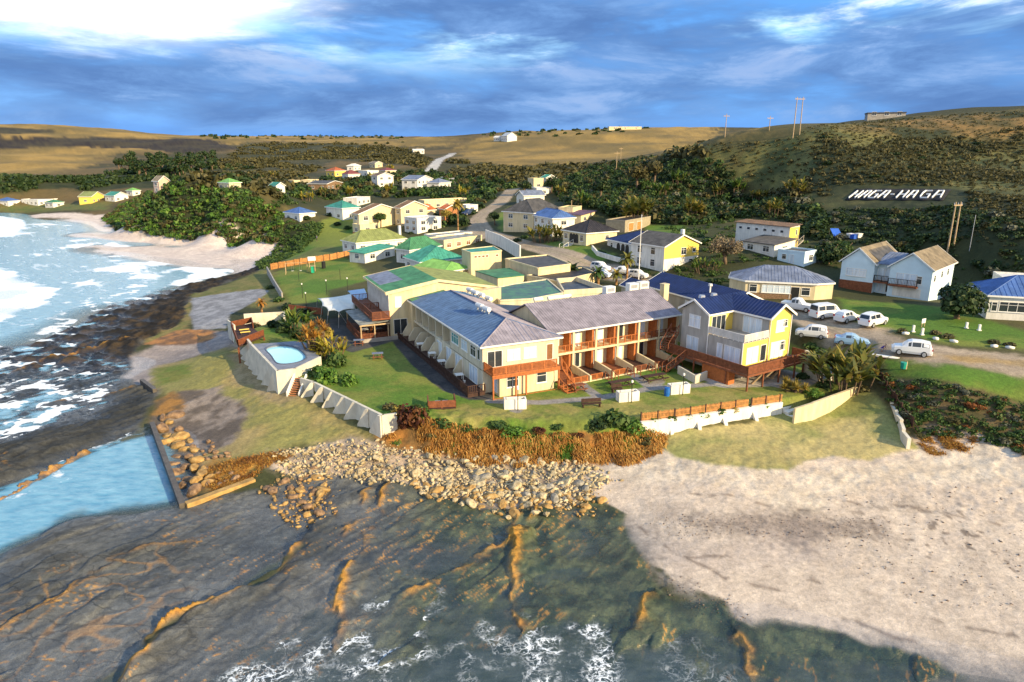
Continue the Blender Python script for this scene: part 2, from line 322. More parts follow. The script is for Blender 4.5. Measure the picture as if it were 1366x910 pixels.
def gz(x, y): return float(height(np.array([x], float), np.array([y], float))[0][0])
def ground(px, py, lo=25, hi=1600):             # where a sight line meets the land
    d = ray(px, py); t = np.geomspace(lo, hi, 900); z = ZC+d[2]*t; h = height(d[0]*t, d[1]*t)[0]
    k = np.argmax(z < h)
    if z[k] >= h[k]: k = 899
    t0, t1 = t[max(k-1, 0)], t[k]; tt = np.linspace(t0, t1, 40); z = ZC+d[2]*tt; h = height(d[0]*tt, d[1]*tt)[0]; k = np.argmax(z < h) if (z < h).any() else 39
    return np.array([d[0]*tt[k], d[1]*tt[k], h[k]])
def gpoly(s): return np.array([ground(*map(float, q.split(','))) for q in s.split()])
# ---------------------------------------------------------------- one sheet of land on a fan-shaped grid
def fan(angs, rads):
    A, Rr = np.meshgrid(angs, rads); x = np.sin(A)*Rr; y = np.cos(A)*Rr; na, nr = len(angs), len(rads)
    i = np.arange(na-1)[None, :]+np.arange(nr-1)[:, None]*na
    q = np.stack([i, i+1, i+na+1, i+na], -1).reshape(-1, 4)[:, ::-1]
    return x.ravel(), y.ravel(), q
ANG = np.concatenate([np.linspace(R(-80), R(-43), 40)[:-1], np.linspace(R(-43), R(43), 700), np.linspace(R(43), R(80), 40)[1:]])
RAD = np.concatenate([np.linspace(4, 30, 20)[:-1], np.geomspace(30, 150, 500)[:-1], np.geomspace(150, 520, 190)[:-1], np.geomspace(520, 9000, 130)])
gx, gy, gq = fan(ANG, RAD)
gh, g_rm, g_edge, g_mm = height(gx, gy)
# ---- local colour of the ground and some sunlight, painted from regions that stay put
C = np.zeros((len(gx), 3)); C[:] = (.045, .05, .018); gr = np.hypot(gx, gy); wet = np.zeros(len(gx)); rockm = np.zeros(len(gx))
def col2(a, b, t): return np.array(a)[None]*(1-t[:, None])+np.array(b)[None]*t[:, None]
NZ1 = fbm(gx, gy, 6, 5, 71); NZ2 = fbm(gx, gy, 1.3, 4, 81); NZ3 = fbm(gx, gy, 40, 5, 91); NZ4 = fbm(gx, gy, .45, 2, 95)
def paint(poly, a, b, soft=.6, wob=2., t=None, amount=1., on=None):
    d = sdist(gx, gy, poly)+(NZ1-.5)*wob*2+(NZ4-.5)*soft; m = sst(-soft, soft, d)*amount
    if on is not None: m = m*on
    c = col2(a, b, sst(.35, .65, NZ2 if t is None else t)); C[:] = C*(1-m[:, None])+c*m[:, None]; return m
# bush and hill country
t = sst(.4, .62, NZ3)
farm = sst(170, 420, gr)
C[:] = col2((.045, .05, .018), (.085, .078, .028), t)
C[:] = C*(1-farm[:, None])+col2((.055, .05, .02), (.14, .095, .035), t)*farm[:, None]
GOLD = [(.35, .225, .06), (.20, .14, .042)]
for s in ('-400,172 0,160 185,172 320,181 430,186 330,190 250,200 150,205 80,230 0,235 -400,235', '330,180 470,180 610,185 600,196 470,192 380,190', '620,190 660,180 780,170 950,165 1010,175 960,192 900,205 830,212 740,222 640,218 600,215'):
    paint(gpoly(' '.join(s.split())), GOLD[0], GOLD[1], 12, 22, NZ3)
paint(gpoly('-100,184 0,184 110,183 230,184 290,188 330,200 260,205 180,198 70,196 0,200 -100,200'), (.022, .016, .014), (.04, .03, .018), 6, 16)
paint(gpoly('-100,170 0,169 70,172 75,177 0,180 -100,182'), (.03, .025, .016), (.05, .045, .02), 6, 8)
ht = sst(.40, .62, fbm(gx, gy, 25, 6, 171, .65))*sst(300, 420, gr); C[:] = C*(1-.42*ht[:, None])+np.array((.085, .07, .028))[None]*.42*ht[:, None]
# hill on the right: dry grass
HILL = gpoly('900,208 960,192 1060,183 1180,160 1366,147 1500,145 1500,330 1366,330 1280,320 1190,290 1100,262 1040,240 960,235')
paint(HILL, (.155, .14, .042), (.066, .078, .026), 3, 14, fbm(gx, gy, 7, 5, 101, .62))
paint(gpoly('1120,172 1180,160 1366,148 1500,146 1500,190 1366,190 1250,185'), (.26, .155, .05), (.13, .095, .032), 8, 10, NZ1)  # golden sunlight on the crest is put into the grass colour
paint(gpoly('1125,252 1268,252 1260,270 1120,270'), (.05, .055, .02), (.09, .08, .03), 2, 3)
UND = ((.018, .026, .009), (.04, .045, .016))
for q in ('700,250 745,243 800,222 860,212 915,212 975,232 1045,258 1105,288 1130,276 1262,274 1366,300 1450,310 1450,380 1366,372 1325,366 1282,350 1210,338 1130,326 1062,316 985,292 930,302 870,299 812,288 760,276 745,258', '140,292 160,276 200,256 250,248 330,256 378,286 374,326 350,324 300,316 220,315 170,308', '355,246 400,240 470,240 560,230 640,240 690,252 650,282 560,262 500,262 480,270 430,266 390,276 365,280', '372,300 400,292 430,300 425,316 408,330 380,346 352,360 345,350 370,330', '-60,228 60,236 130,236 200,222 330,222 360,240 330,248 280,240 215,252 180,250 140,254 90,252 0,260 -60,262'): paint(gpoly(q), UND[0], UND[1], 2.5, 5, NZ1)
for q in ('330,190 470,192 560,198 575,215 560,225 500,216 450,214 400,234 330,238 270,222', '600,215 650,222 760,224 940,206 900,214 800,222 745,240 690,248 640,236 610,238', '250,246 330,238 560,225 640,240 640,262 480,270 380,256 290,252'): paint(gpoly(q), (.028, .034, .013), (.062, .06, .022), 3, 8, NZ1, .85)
paint(HILL, (.02, .028, .01), (.05, .055, .02), 3, 6, None, 1., sst(.50, .60, fbm(gx, gy, 16, 5, 301)))
gt = sst(.42, .62, fbm(gx, gy, 2.6, 4, 161, .65))*sst(70, 110, gr)*(gh > 9)*(1-sst(350, 600, gr)); C[:] = C*(1-.45*gt[:, None])+np.array((.045, .05, .018))[None]*.45*gt[:, None]
# lawns
LAWN = [(.085, .165, .02), (.17, .20, .035)]
for s in ('360,365 455,338 500,372 440,388 432,404 387,404', '395,330 425,300 490,285 470,318 462,336 372,358', '720,334 800,352 820,340 790,330 760,322 730,322', '1118,398 1160,402 1260,410 1366,440 1450,450 1450,478 1366,465 1240,455 1150,432 1120,418', '1160,476 1200,478 1290,486 1366,498 1450,515 1450,545 1366,538 1280,525 1190,505', '860,300 915,300 918,312 860,316', '440,300 480,285 520,280 520,300 470,315', '660,290 690,272 690,302 668,310', '1080,480 1150,475 1165,500 1120,515 1060,500'):
    paint(gpoly(s), LAWN[0], LAWN[1], 1, 1.5, NZ1)
paint(gpoly('372,352 420,330 462,330 462,340 380,362'), (.12, .14, .035), (.16, .16, .05), 1, 1.5, NZ1)
# bay beach and coast
paint(gpoly('-300,288 0,288 100,284 140,287 138,296 165,302 200,311 260,316 330,318 374,328 370,348 340,362 300,362 240,358 150,345 100,326 84,302 92,291 0,294 -300,296'), (.66, .56, .48), (.58, .48, .42), 2, 3)
paint(gpoly('-300,270 0,275 60,272 150,270 140,280 80,281 0,282 -300,282'), (.09, .12, .03), (.14, .13, .04), 3, 3)
# west side: grass, gravel, slipway, raw bank
paint(gpoly('345,362 372,352 362,372 380,405 355,412 320,405 255,398 250,388 300,380'), (.13, .14, .035), (.20, .17, .055), 1, 2)
paint(gpoly('155,478 250,440 320,440 330,470 300,466 222,486 215,522 205,530 160,512'), (.25, .21, .19), (.34, .28, .24), 1, 2)
paint(gpoly('228,406 255,398 256,440 200,458 190,455'), (.15, .15, .04), (.24, .18, .06), .8, 2)
paint(gpoly('190,460 235,438 292,440 285,455 240,463'), (.36, .17, .06), (.16, .09, .05), .6, 2)
paint(gpoly('256,398 345,386 358,388 340,402 306,420 304,438 256,440'), (.30, .30, .31), (.20, .20, .21), .3, .8)
GW = gpoly('215,488 300,464 325,466 345,480 375,522 400,530 470,566 500,582 440,594 385,605 335,640 290,655 262,625 230,560 205,510')
gwm = paint(GW, (.24, .22, .07), (.33, .25, .10), 1, 2.5, NZ1)
paint(gpoly('300,472 330,470 372,520 395,528 380,545 330,520'), (.34, .26, .14), (.26, .20, .10), 1, 2.5)
paint(gpoly('210,492 262,482 255,505 212,515'), (.13, .17, .03), (.18, .18, .04), 1, 2)
paint(gpoly('236,522 292,515 322,530 338,556 300,592 255,602 226,565'), (.26, .21, .17), (.12, .095, .075), .6, 2.5, fbm(gx, gy, 1.6, 4, 111))
paint(gpoly('205,535 232,520 245,545 215,555'), (.30, .15, .04), (.12, .08, .04), .6, 2)
paint(gpoly('280,620 330,608 400,596 420,606 350,625 330,645 285,655 268,640'), (.42, .20, .035), (.28, .17, .05), .8, 2)
paint(gpoly('205,558 228,565 262,610 272,650 240,672'), (.20, .14, .09), (.10, .08, .06), .4, 1)
# beach in front, rubble bank
SAND = gpoly('360,600 470,585 560,600 700,605 800,608 880,590 905,600 960,605 1050,612 1100,600 1160,600 1225,588 1232,582 1290,568 1366,596 1480,640 1560,900 1366,905 1290,886 1240,880 1130,850 1040,832 985,832 960,808 900,790 880,768 850,732 832,690 795,668 740,678 640,676 545,650 470,640 400,640 352,630')
sm = paint(SAND, (.58, .475, .37), (.51, .415, .325), .3, 1.6)
paint(gpoly('360,600 470,585 560,600 700,605 790,612 800,668 740,678 640,676 545,650 470,640 400,640 352,630'), (.40, .30, .21), (.20, .16, .12), 1.5, 2, fbm(gx, gy, .8, 3, 121))
paint(gpoly('880,598 905,612 960,622 1050,630 1100,614 1160,620 1225,606 1232,588 1290,575 1366,600 1366,640 1200,650 1080,685 1000,660 900,640 800,632'), (.62, .52, .40), (.52, .43, .33), 1, 2)
# tide wrack and gravel
wr = paint(gpoly('900,690 960,682 1040,690 1110,692 1190,695 1170,712 1090,716 1010,715 930,712 895,705'), (.22, .17, .14), (.12, .095, .08), 1.5, 3, NZ4, .7)
paint(gpoly('880,730 1000,720 1100,735 1000,760 900,770'), (.40, .33, .29), (.32, .27, .24), 3, 3, NZ4, .6)
paint(gpoly('870,768 930,770 985,800 1000,835 960,812 900,792'), (.30, .25, .22), (.13, .11, .10), .8, 2.2, NZ4, .8)
paint(gpoly('830,690 880,760 990,822 1240,872 1366,895 1366,935 1240,895 1030,850 960,830 850,755'), (.27, .235, .20), (.22, .195, .17), 1.5, 1.5)
sp = sst(.70, .78, fbm(gx, gy, .75, 2, 131))*sst(-2, 6, sdist(gx, gy, gpoly('1090,660 1366,640 1500,700 1500,820 1300,800 1150,740')))
C[:] = C*(1-.7*sp[:, None])+np.array((.12, .09, .07))[None]*.7*sp[:, None]
for q, z in (('905,742 980,752 1080,772 1200,800 1366,845', .4), ('880,660 960,668 1060,680 1160,684 1300,700 1440,715', 1.1), ('860,700 900,735 960,775 1080,805 1250,850', .4)):
    d, _ = segd(gx+(NZ1-.5)*3, gy+(NZ1-.5)*3, pxpoly(q, z)); m = np.exp(-(d/.22)**2)*sst(.48, .62, NZ2)*.75; C[:] = C*(1-m[:, None])+np.array((.17, .13, .10))[None]*m[:, None]
# grass by the beach on the right, vegetated bank to the road
ge = paint(gpoly('864,580 1000,562 1060,546 1142,528 1160,530 1226,598 1160,617 1110,611 1050,627 960,618 905,608 880,596'), (.40, .33, .14), (.25, .25, .085), .35, .8, NZ1)
paint(gpoly('1075,545 1140,527 1160,530 1180,550 1110,556'), (.14, .19, .04), (.22, .22, .07), .6, 2, NZ1)
paint(gpoly('930,600 1000,590 1060,598 1050,620 960,616'), (.44, .34, .16), (.36, .29, .12), 1, 2, NZ1, .7)
paint(gpoly('1165,500 1200,505 1366,540 1500,560 1500,640 1366,600 1290,574 1232,588 1216,580'), (.12, .085, .04), (.06, .055, .022), .6, 2)
paint(gpoly('1225,590 1245,572 1300,580 1290,600 1240,605'), (.45, .34, .25), (.30, .22, .15), .6, 1.5)
# hotel terrace
pm = sst(-.2, .2, sdist(gx, gy, PLAT))
c = col2((.085, .165, .02), (.18, .20, .04), sst(.35, .68, NZ1*.7+NZ2*.3)); C[:] = C*(1-pm[:, None])+c*pm[:, None]
paint(pxpoly('640,532 760,532 860,535 960,520 1000,522 1040,532 900,555 800,564 640,562 560,556', 4.5), (.17, .19, .04), (.27, .23, .07), 1, 2.2, NZ2, .85, pm)
paint(pxpoly('518,449 556,447 604,487 660,518 656,534 626,534 590,521 550,487', 4.5), (.042, .042, .044), (.065, .062, .06), .15, .3)
paint(pxpoly('440,425 545,420 545,450 470,470 432,460', 4.5), (.055, .058, .06), (.08, .08, .08), .2, .4)
db, sdn = segd(gx, gy, BANK); bk = (1-sst(2.0, 3.8, db+(NZ1-.5)*3))*(sdn < 0); C[:] = C*(1-bk[:, None])+col2((.34, .15, .035), (.16, .09, .03), sst(.35, .65, NZ2))*bk[:, None]
def strip(pts, w, a, b, soft=.3, wob=.6):
    d, _ = segd(gx, gy, pts); m = 1-sst(w/2-soft, w/2+soft, d+(NZ2-.5)*wob); c = col2(a, b, sst(.3, .7, NZ1)); C[:] = C*(1-m[:, None])+c*m[:, None]
PAVE = ((.20, .19, .18), (.27, .25, .23))
for s in ('655,535 720,537 800,531 870,518 960,512 1030,513', '800,531 780,516 770,505', '870,518 845,500 825,497', '960,512 915,495 893,484', '870,518 880,508', '1030,513 1060,520 1100,500 1125,488', '700,536 688,548'):
    strip(pxpoly(s, 4.5), 1.35, *PAVE, .12, .25)
strip(pxpoly('968,508 1010,506 1050,500', 4.6), 4.5, (.32, .30, .27), (.42, .39, .35))
GRAV = ((.30, .235, .165), (.40, .315, .225))
strip(ROADL, 5.2, *GRAV)
strip(gpoly('636,298 630,308 640,318'), 4, *GRAV)
strip(np.array([ground(*q) for q in ((604, 205), (590, 211), (580, 220), (574, 228), (600, 240))]), 7.5, (.42, .40, .37), (.5, .47, .43))
strip(np.array([ground(*q) for q in ((600, 240), (640, 246), (684, 254))]), 5, *GRAV)
strip(gpoly('755,349 800,361 850,370 880,385'), 5, *GRAV)
paint(gpoly('785,352 830,352 850,366 835,378 795,370'), *GRAV, .8, 1)
strip(gpoly('1040,412 1090,428 1120,440 1160,458 1240,472 1310,480 1366,488 1450,500'), 6.2, *GRAV, .8, 2)
paint(gpoly('1040,405 1120,428 1190,440 1200,462 1140,462 1085,445'), *GRAV, 1, 1.5)
for q, o_ in ((gpoly('1040,412 1090,428 1120,440 1160,458 1240,472 1310,480 1366,488 1450,500'), .85), (ROADL, .8)):
    d, _ = segd(gx+(NZ1-.5)*.8, gy+(NZ1-.5)*.8, q); m = np.exp(-((d-o_)/.24)**2)*.45*sst(.3, .5, NZ2); C[:] = C*(1-m[:, None])+np.array((.17, .13, .09))[None]*m[:, None]; m = np.exp(-(d/.3)**2)*.35*sst(.45, .6, NZ1); C[:] = C*(1-m[:, None])+np.array((.14, .15, .05))[None]*m[:, None]
strip(gpoly('1280,478 1366,484 1450,496'), 2, (.36, .24, .10), (.28, .2, .1), .8, 2)
# shore rock
rc = col2((.056, .060, .058), (.112, .112, .102), sst(.3, .7, NZ1)); rc = rc*(.75+.5*NZ4[:, None])
east = sst(-14, -4, gx)*sst(300, 120, gr)*(gy < 75)
alg = col2((.026, .040, .020), (.085, .098, .045), sst(.32, .68, NZ2)); ea = (east*sst(.25, .5, NZ1+.25*sst(0, 12, gx)))[:, None]
rc = rc*(1-ea)+alg*ea
rc = rc*(1-g_mm[:, None])+col2((.03, .026, .022), (.11, .075, .04), sst(.42, .7, NZ2))*g_mm[:, None]
shf = sst(-2, 2, sdist(gx, gy, REEFS[1]))[:, None]; rc = rc*(1-shf*.5)
# net of joints on the slab in front
cell = np.abs(vnoise(gx*.55+NZ1*2, gy*.8+NZ1*2, 151)-.5)*2; jt = (1-sst(.03, .13, cell))*sst(-1, 3, sdist(gx, gy, gpoly('0,790 110,740 250,720 260,790 200,850 120,910 -50,930')))
ochre_lit = np.maximum(g_edge*sst(.12, .4, NZ2+.2), jt*.35)
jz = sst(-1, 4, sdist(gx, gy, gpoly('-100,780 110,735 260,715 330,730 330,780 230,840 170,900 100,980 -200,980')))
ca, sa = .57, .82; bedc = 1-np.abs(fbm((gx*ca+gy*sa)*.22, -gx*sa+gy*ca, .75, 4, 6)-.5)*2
ochre_lit = np.maximum(ochre_lit, sst(.955, .99, bedc)*sst(.5, .66, fbm(gx, gy, 3.5, 4, 141))*.75*(gy < 72))
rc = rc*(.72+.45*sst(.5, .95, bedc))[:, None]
rc = rc*(1-ochre_lit[:, None])+col2((.40, .17, .022), (.66, .34, .06), NZ4)*ochre_lit[:, None]  # ochre rock on ledge edges, with their orange sunlight put into the colour
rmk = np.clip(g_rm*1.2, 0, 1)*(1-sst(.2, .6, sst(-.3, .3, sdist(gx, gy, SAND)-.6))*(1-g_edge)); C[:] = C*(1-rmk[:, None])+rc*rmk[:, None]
# wetness: low ground shines
lowz = 1-sst(.05, .75, gh); wet = np.clip(lowz*(gr < 400), 0, 1)*(.35+.65*np.clip(rmk+(gh < .25), 0, 1))
def land_mat():
    m = bpy.data.materials.new('land'); m.use_nodes = True; nt = m.node_tree; N = nt.nodes.new; L = nt.links.new
    b = nt.nodes['Principled BSDF']; b.inputs['Specular IOR Level'].default_value = .3
    a = N('ShaderNodeAttribute'); a.attribute_name = 'ground_colour'; w = N('ShaderNodeAttribute'); w.attribute_name = 'wet'; k = N('ShaderNodeAttribute'); k.attribute_name = 'rock'
    g = N('ShaderNodeNewGeometry'); v = []
    for sc, det in ((2.6, 6), (11., 5), (.35, 5), (32., 3)):
        n = N('ShaderNodeTexNoise'); L(g.outputs['Position'], n.inputs[0]); n.inputs['Scale'].default_value = sc; n.inputs['Detail'].default_value = det; n.inputs['Roughness'].default_value = .68; v.append(n.outputs[0])
    def mr(s, lo, hi):
        r = N('ShaderNodeMapRange'); L(s, r.inputs[0]); r.inputs[1].default_value = .28; r.inputs[2].default_value = .72; r.inputs[3].default_value = lo; r.inputs[4].default_value = hi; return r.outputs[0]
    def mu(p, q, op='MULTIPLY'):
        n = N('ShaderNodeMath'); n.operation = op; L(p, n.inputs[0]) if not isinstance(p, float) else setattr(n.inputs[0], 'default_value', p)
        L(q, n.inputs[1]) if not isinstance(q, float) else setattr(n.inputs[1], 'default_value', q); return n.outputs[0]
    f = mu(mu(mr(v[0], .72, 1.28), mr(v[1], .75, 1.25)), mr(v[2], .85, 1.15))
    rk3 = N('ShaderNodeMapRange'); L(k.outputs['Fac'], rk3.inputs[0]); rk3.inputs[3].default_value = .35; rk3.inputs[4].default_value = 1.; q3 = mu(mu(v[3], -.5, 'ADD'), 2.6); f = mu(f, mu(mu(q3, rk3.outputs[0]), 1.0, 'ADD'))
    mx = N('ShaderNodeVectorMath'); mx.operation = 'SCALE'; L(a.outputs['Color'], mx.inputs[0]); L(f, mx.inputs['Scale']); L(mx.outputs[0], b.inputs['Base Color'])
    r = N('ShaderNodeMapRange'); L(w.outputs['Fac'], r.inputs[0]); r.inputs[3].default_value = .92; r.inputs[4].default_value = .32; pd = N('ShaderNodeMapRange'); L(v[0], pd.inputs[0]); pd.inputs[1].default_value = .50; pd.inputs[2].default_value = .58; pd.inputs[3].default_value = 0.; pd.inputs[4].default_value = .26; L(mu(r.outputs[0], mu(mu(pd.outputs[0], w.outputs['Fac']), -1.0), 'ADD'), b.inputs['Roughness']); sw = N('ShaderNodeMapRange'); L(w.outputs['Fac'], sw.inputs[0]); sw.inputs[3].default_value = .25; sw.inputs[4].default_value = .75; L(sw.outputs[0], b.inputs['Specular IOR Level'])
    vo = N('ShaderNodeTexVoronoi'); vo.feature = 'DISTANCE_TO_EDGE'; vo.inputs['Scale'].default_value = .55; ds = N('ShaderNodeVectorMath'); ds.operation = 'MULTIPLY_ADD'; nv = N('ShaderNodeTexNoise'); L(g.outputs['Position'], nv.inputs[0]); nv.inputs['Scale'].default_value = .8; nv.inputs['Detail'].default_value = 4
    L(nv.outputs['Color'], ds.inputs[0]); ds.inputs[1].default_value = (1.6, 1.6, 0); mpv = N('ShaderNodeMapping'); mpv.inputs['Rotation'].default_value = (0, 0, -.95); mpv.inputs['Scale'].default_value = (.5, 1.15, 0); L(g.outputs['Position'], mpv.inputs[0]); L(mpv.outputs[0], ds.inputs[2]); L(ds.outputs[0], vo.inputs['Vector'])
    cr = N('ShaderNodeMapRange'); cr.interpolation_type = 'SMOOTHSTEP'; L(vo.outputs[0], cr.inputs[0]); cr.inputs[1].default_value = .006; cr.inputs[2].default_value = .05; cr.inputs[3].default_value = .62
    crm = N('ShaderNodeMapRange'); jq = N('ShaderNodeAttribute'); jq.attribute_name = 'joints'; L(jq.outputs['Fac'], crm.inputs[0]); crm.inputs[3].default_value = 1.; crm.inputs[4].default_value = 0.; crk = mu(cr.outputs[0], crm.outputs[0], 'MAXIMUM'); f2 = mu(f, crk)
    L(f2, mx.inputs['Scale'])
    bp = N('ShaderNodeBump'); bp.inputs['Distance'].default_value = .10
    st = N('ShaderNodeMapRange'); L(k.outputs['Fac'], st.inputs[0]); st.inputs[3].default_value = .45; st.inputs[4].default_value = .9; L(st.outputs[0], bp.inputs['Strength'])
    L(mu(mu(v[0], mu(v[1], .6, 'MULTIPLY'), 'ADD'), mu(crk, .5), 'ADD'), bp.inputs['Height']); L(bp.outputs[0], b.inputs['Normal'])
    return m
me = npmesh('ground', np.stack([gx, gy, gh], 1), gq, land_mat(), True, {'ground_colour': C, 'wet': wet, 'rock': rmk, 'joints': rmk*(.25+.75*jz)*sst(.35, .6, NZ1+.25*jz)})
GR = bpy.data.objects.new('ground', me); COL.objects.link(GR); tag(GR, kind='structure')
# ---------------------------------------------------------------- the sea, one sheet at height 0
SANG = np.concatenate([np.linspace(R(-80), R(-43), 40)[:-1], np.linspace(R(-43), R(43), 480), np.linspace(R(43), R(80), 20)[1:]])
SRAD = np.concatenate([np.linspace(3, 30, 16)[:-1], np.geomspace(30, 200, 420)[:-1], np.geomspace(200, 520, 90)[:-1], np.geomspace(520, 9000, 20)])
sx, sy, sq = fan(SANG, SRAD); shh, s_rm, _, s_mm = height(sx, sy); sr = np.hypot(sx, sy)
depth = np.clip(-shh, -.5, 3)
# foam: surf on the bay, wash among the reefs, lace in the gullies
foam = np.zeros(len(sx)); n1 = fbm(sx, sy, 9, 5, 201, .6); n2 = fbm(sx, sy, 2.2, 4, 211, .6)
ridge = lambda sc, s: 1-np.abs(fbm(sx, sy, sc, 4, s, .6)-.5)*2
def fz(poly, v, soft=2): return sst(-soft, soft, sdist(sx, sy, poly)+(n1-.5)*6)*v
foam = np.maximum(foam, fz(gpoly('-300,294 0,293 30,296 32,312 20,320 0,322 -300,326'), .8+.5*sst(.4, .6, n1), 4))
foam = np.maximum(foam, fz(gpoly('-300,362 0,360 60,385 70,400 40,418 0,432 -300,440'), .55+.9*sst(.42, .6, n1), 3))
foam = np.maximum(foam, fz(gpoly('95,325 160,342 250,355 330,360 300,372 200,378 110,360'), .2+.8*sst(.5, .68, n1), 3))
foam = np.maximum(foam, fz(gpoly('-200,300 90,300 160,345 250,360 150,400 60,440 -200,470'), sst(.6, .75, n1)*.8+sst(.9, .97, ridge(5, 221))*.5, 3))
foam = np.maximum(foam, fz(gpoly('-100,465 50,460 170,500 205,525 205,565 150,590 0,600 -100,620'), sst(.45, .62, n2)*.75, 2))
foam = np.maximum(foam, fz(gpoly('90,400 230,380 350,360 350,372 250,402 240,445 160,480 20,470'), sst(.5, .66, n2)*.7, 2))
foam = np.maximum(foam, fz(gpoly('-100,690 0,655 100,610 190,578 215,590 240,670 100,690 0,745 -100,760'), sst(.6, .74, n1*.5+n2*.5)*.5+.12*sst(.45, .6, n2), 2))
foam = np.maximum(foam, fz(gpoly('150,326 250,346 340,346 372,356 330,374 200,378 100,345'), .3+.8*sst(.4, .6, n1), 3)); foam = np.maximum(foam, fz(gpoly('-100,465 50,460 170,500 205,525 205,565 150,590 0,640 -100,660'), sst(.40, .56, n2)*.9, 2)); lacea = np.zeros(len(sx)); lace = sst(.86, .97, ridge(1.9, 231))*sst(.36, .52, n1)
for s, k in (('505,800 575,795 570,840 555,915 490,940 380,940 440,880', 1.), ('715,825 770,830 800,850 820,880 800,930 700,930', 1.), ('300,870 420,850 480,910 300,930', .75), ('600,880 650,830 690,850 690,930 600,930', .6), ('395,725 430,720 420,790 380,830 330,850 370,780', .45), ('610,660 690,690 690,730 600,720', .3), ('850,830 960,840 1000,930 850,930', .4), ('470,700 600,770 560,800 460,790', .25)):
    foam = np.maximum(foam, fz(gpoly(s), 0*lace+k*.28, 1.5)); lacea = np.maximum(lacea, fz(gpoly(s), k*sst(.3, .55, n1), 1.5))
foam = np.clip(foam, 0, 1)*(shh < .12)
bay = sst(-1.5, 1.5, sdist(sx, sy, pxpoly('-900,283 100,283 372,330 382,360 255,440 208,556 245,672 170,678 100,688 0,746 -300,880 -900,1100', 0.))+(n2-.5)*2)
bay = np.maximum(bay, (sy > 150)*(sx < -20))
def sea_mat():
    m = bpy.data.materials.new('sea_water'); m.use_nodes = True; nt = m.node_tree; N = nt.nodes.new; L = nt.links.new
    p = nt.nodes['Principled BSDF']; out = nt.nodes['Material Output']
    A = lambda n: (lambda q: (setattr(q, 'attribute_name', n), q)[1])(N('ShaderNodeAttribute')).outputs['Fac']
    dep, fo, by, la = A('depth'), A('foam'), A('bay'), A('lace')
    g = N('ShaderNodeNewGeometry')
    mp = N('ShaderNodeMapping'); mp.inputs['Rotation'].default_value = (0, 0, .5); mp.inputs['Scale'].default_value = (.6, 1.4, 1); L(g.outputs['Position'], mp.inputs[0])
    n = N('ShaderNodeTexNoise'); L(mp.outputs[0], n.inputs[0]); n.inputs['Scale'].default_value = .9; n.inputs['Detail'].default_value = 6; n.inputs['Roughness'].default_value = .6
    f = N('ShaderNodeTexNoise'); L(g.outputs['Position'], f.inputs[0]); f.inputs['Scale'].default_value = 3.2; f.inputs['Detail'].default_value = 6; f.inputs['Roughness'].default_value = .7
    def mr(s, a, b, lo=0., hi=1.):
        r = N('ShaderNodeMapRange'); L(s, r.inputs[0]); r.inputs[1].default_value = a; r.inputs[2].default_value = b; r.inputs[3].default_value = lo; r.inputs[4].default_value = hi; return r.outputs[0]
    def ma(op, a, b):
        q = N('ShaderNodeMath'); q.operation = op
        for i, v in ((0, a), (1, b)):
            if isinstance(v, (int, float)): q.inputs[i].default_value = v
            else: L(v, q.inputs[i])
        return q.outputs[0]
    def mixc(fac, a, b):
        q = N('ShaderNodeMix'); q.data_type = 'RGBA'; L(fac, q.inputs[0])
        for s, v in ((q.inputs[6], a), (q.inputs[7], b)):
            if isinstance(v, tuple): s.default_value = (*v, 1)
            else: L(v, s)
        return q.outputs[2]
    fm = mr(ma('ADD', fo, ma('MULTIPLY', ma('SUBTRACT', f.outputs[0], .5), .9)), .32, .62)
    def ridge_(sc, ds, lo, hi):
        q = N('ShaderNodeTexNoise'); L(g.outputs['Position'], q.inputs[0]); q.inputs['Scale'].default_value = sc; q.inputs['Detail'].default_value = 5; q.inputs['Roughness'].default_value = .55; q.inputs['Distortion'].default_value = ds
        return mr(ma('ABSOLUTE', ma('SUBTRACT', q.outputs[0], .5), 0), hi, lo)
    sp = N('ShaderNodeTexNoise'); L(g.outputs['Position'], sp.inputs[0]); sp.inputs['Scale'].default_value = .42; sp.inputs['Detail'].default_value = 4; sp.inputs['Roughness'].default_value = .6; spm = mr(sp.outputs[0], .42, .60)
    lc = ma('MULTIPLY', ma('MULTIPLY', la, spm), ma('MAXIMUM', ridge_(.85, .7, .0, .05), ma('MULTIPLY', ridge_(2.3, .5, .0, .05), .8)))
    lc = ma('ADD', lc, ma('MULTIPLY', ma('MULTIPLY', la, spm), ma('MULTIPLY', mr(f.outputs[0], .45, .7), .32)))
    fm = ma('MAXIMUM', fm, mr(lc, .08, .68))
    deep = mixc(mr(n.outputs[0], .35, .7), (.085, .29, .44), (.24, .48, .60))
    shal = mixc(mr(n.outputs[0], .35, .7), (.055, .085, .095), (.12, .155, .165))  # blue-grey of the reflected sky put into the shallow water colour
    c = mixc(by, shal, deep)
    c = mixc(fm, c, (.82, .86, .88)); L(c, p.inputs['Base Color'])
    p.inputs['Specular IOR Level'].default_value = .5; p.inputs['IOR'].default_value = 1.33
    L(mr(fm, 0, 1, .12, .85), p.inputs['Roughness'])
    al = ma('MAXIMUM', mr(dep, -.02, .55, .18, .9), fm)
    al = ma('MAXIMUM', al, mr(ma('MULTIPLY', by, mr(dep, -.05, .25)), 0, 1, 0, .97)); L(al, p.inputs['Alpha'])
    b = N('ShaderNodeBump'); b.inputs['Strength'].default_value = .5; b.inputs['Distance'].default_value = .25; L(n.outputs[0], b.inputs['Height']); L(b.outputs[0], p.inputs['Normal'])
    return m
me = npmesh('sea', np.stack([sx, sy, np.zeros(len(sx))], 1), sq, sea_mat(), True, {'depth': depth, 'foam': foam, 'bay': bay, 'lace': lacea*(shh < .15)})
SEA = bpy.data.objects.new('sea', me); COL.objects.link(SEA); tag(SEA, kind='structure')
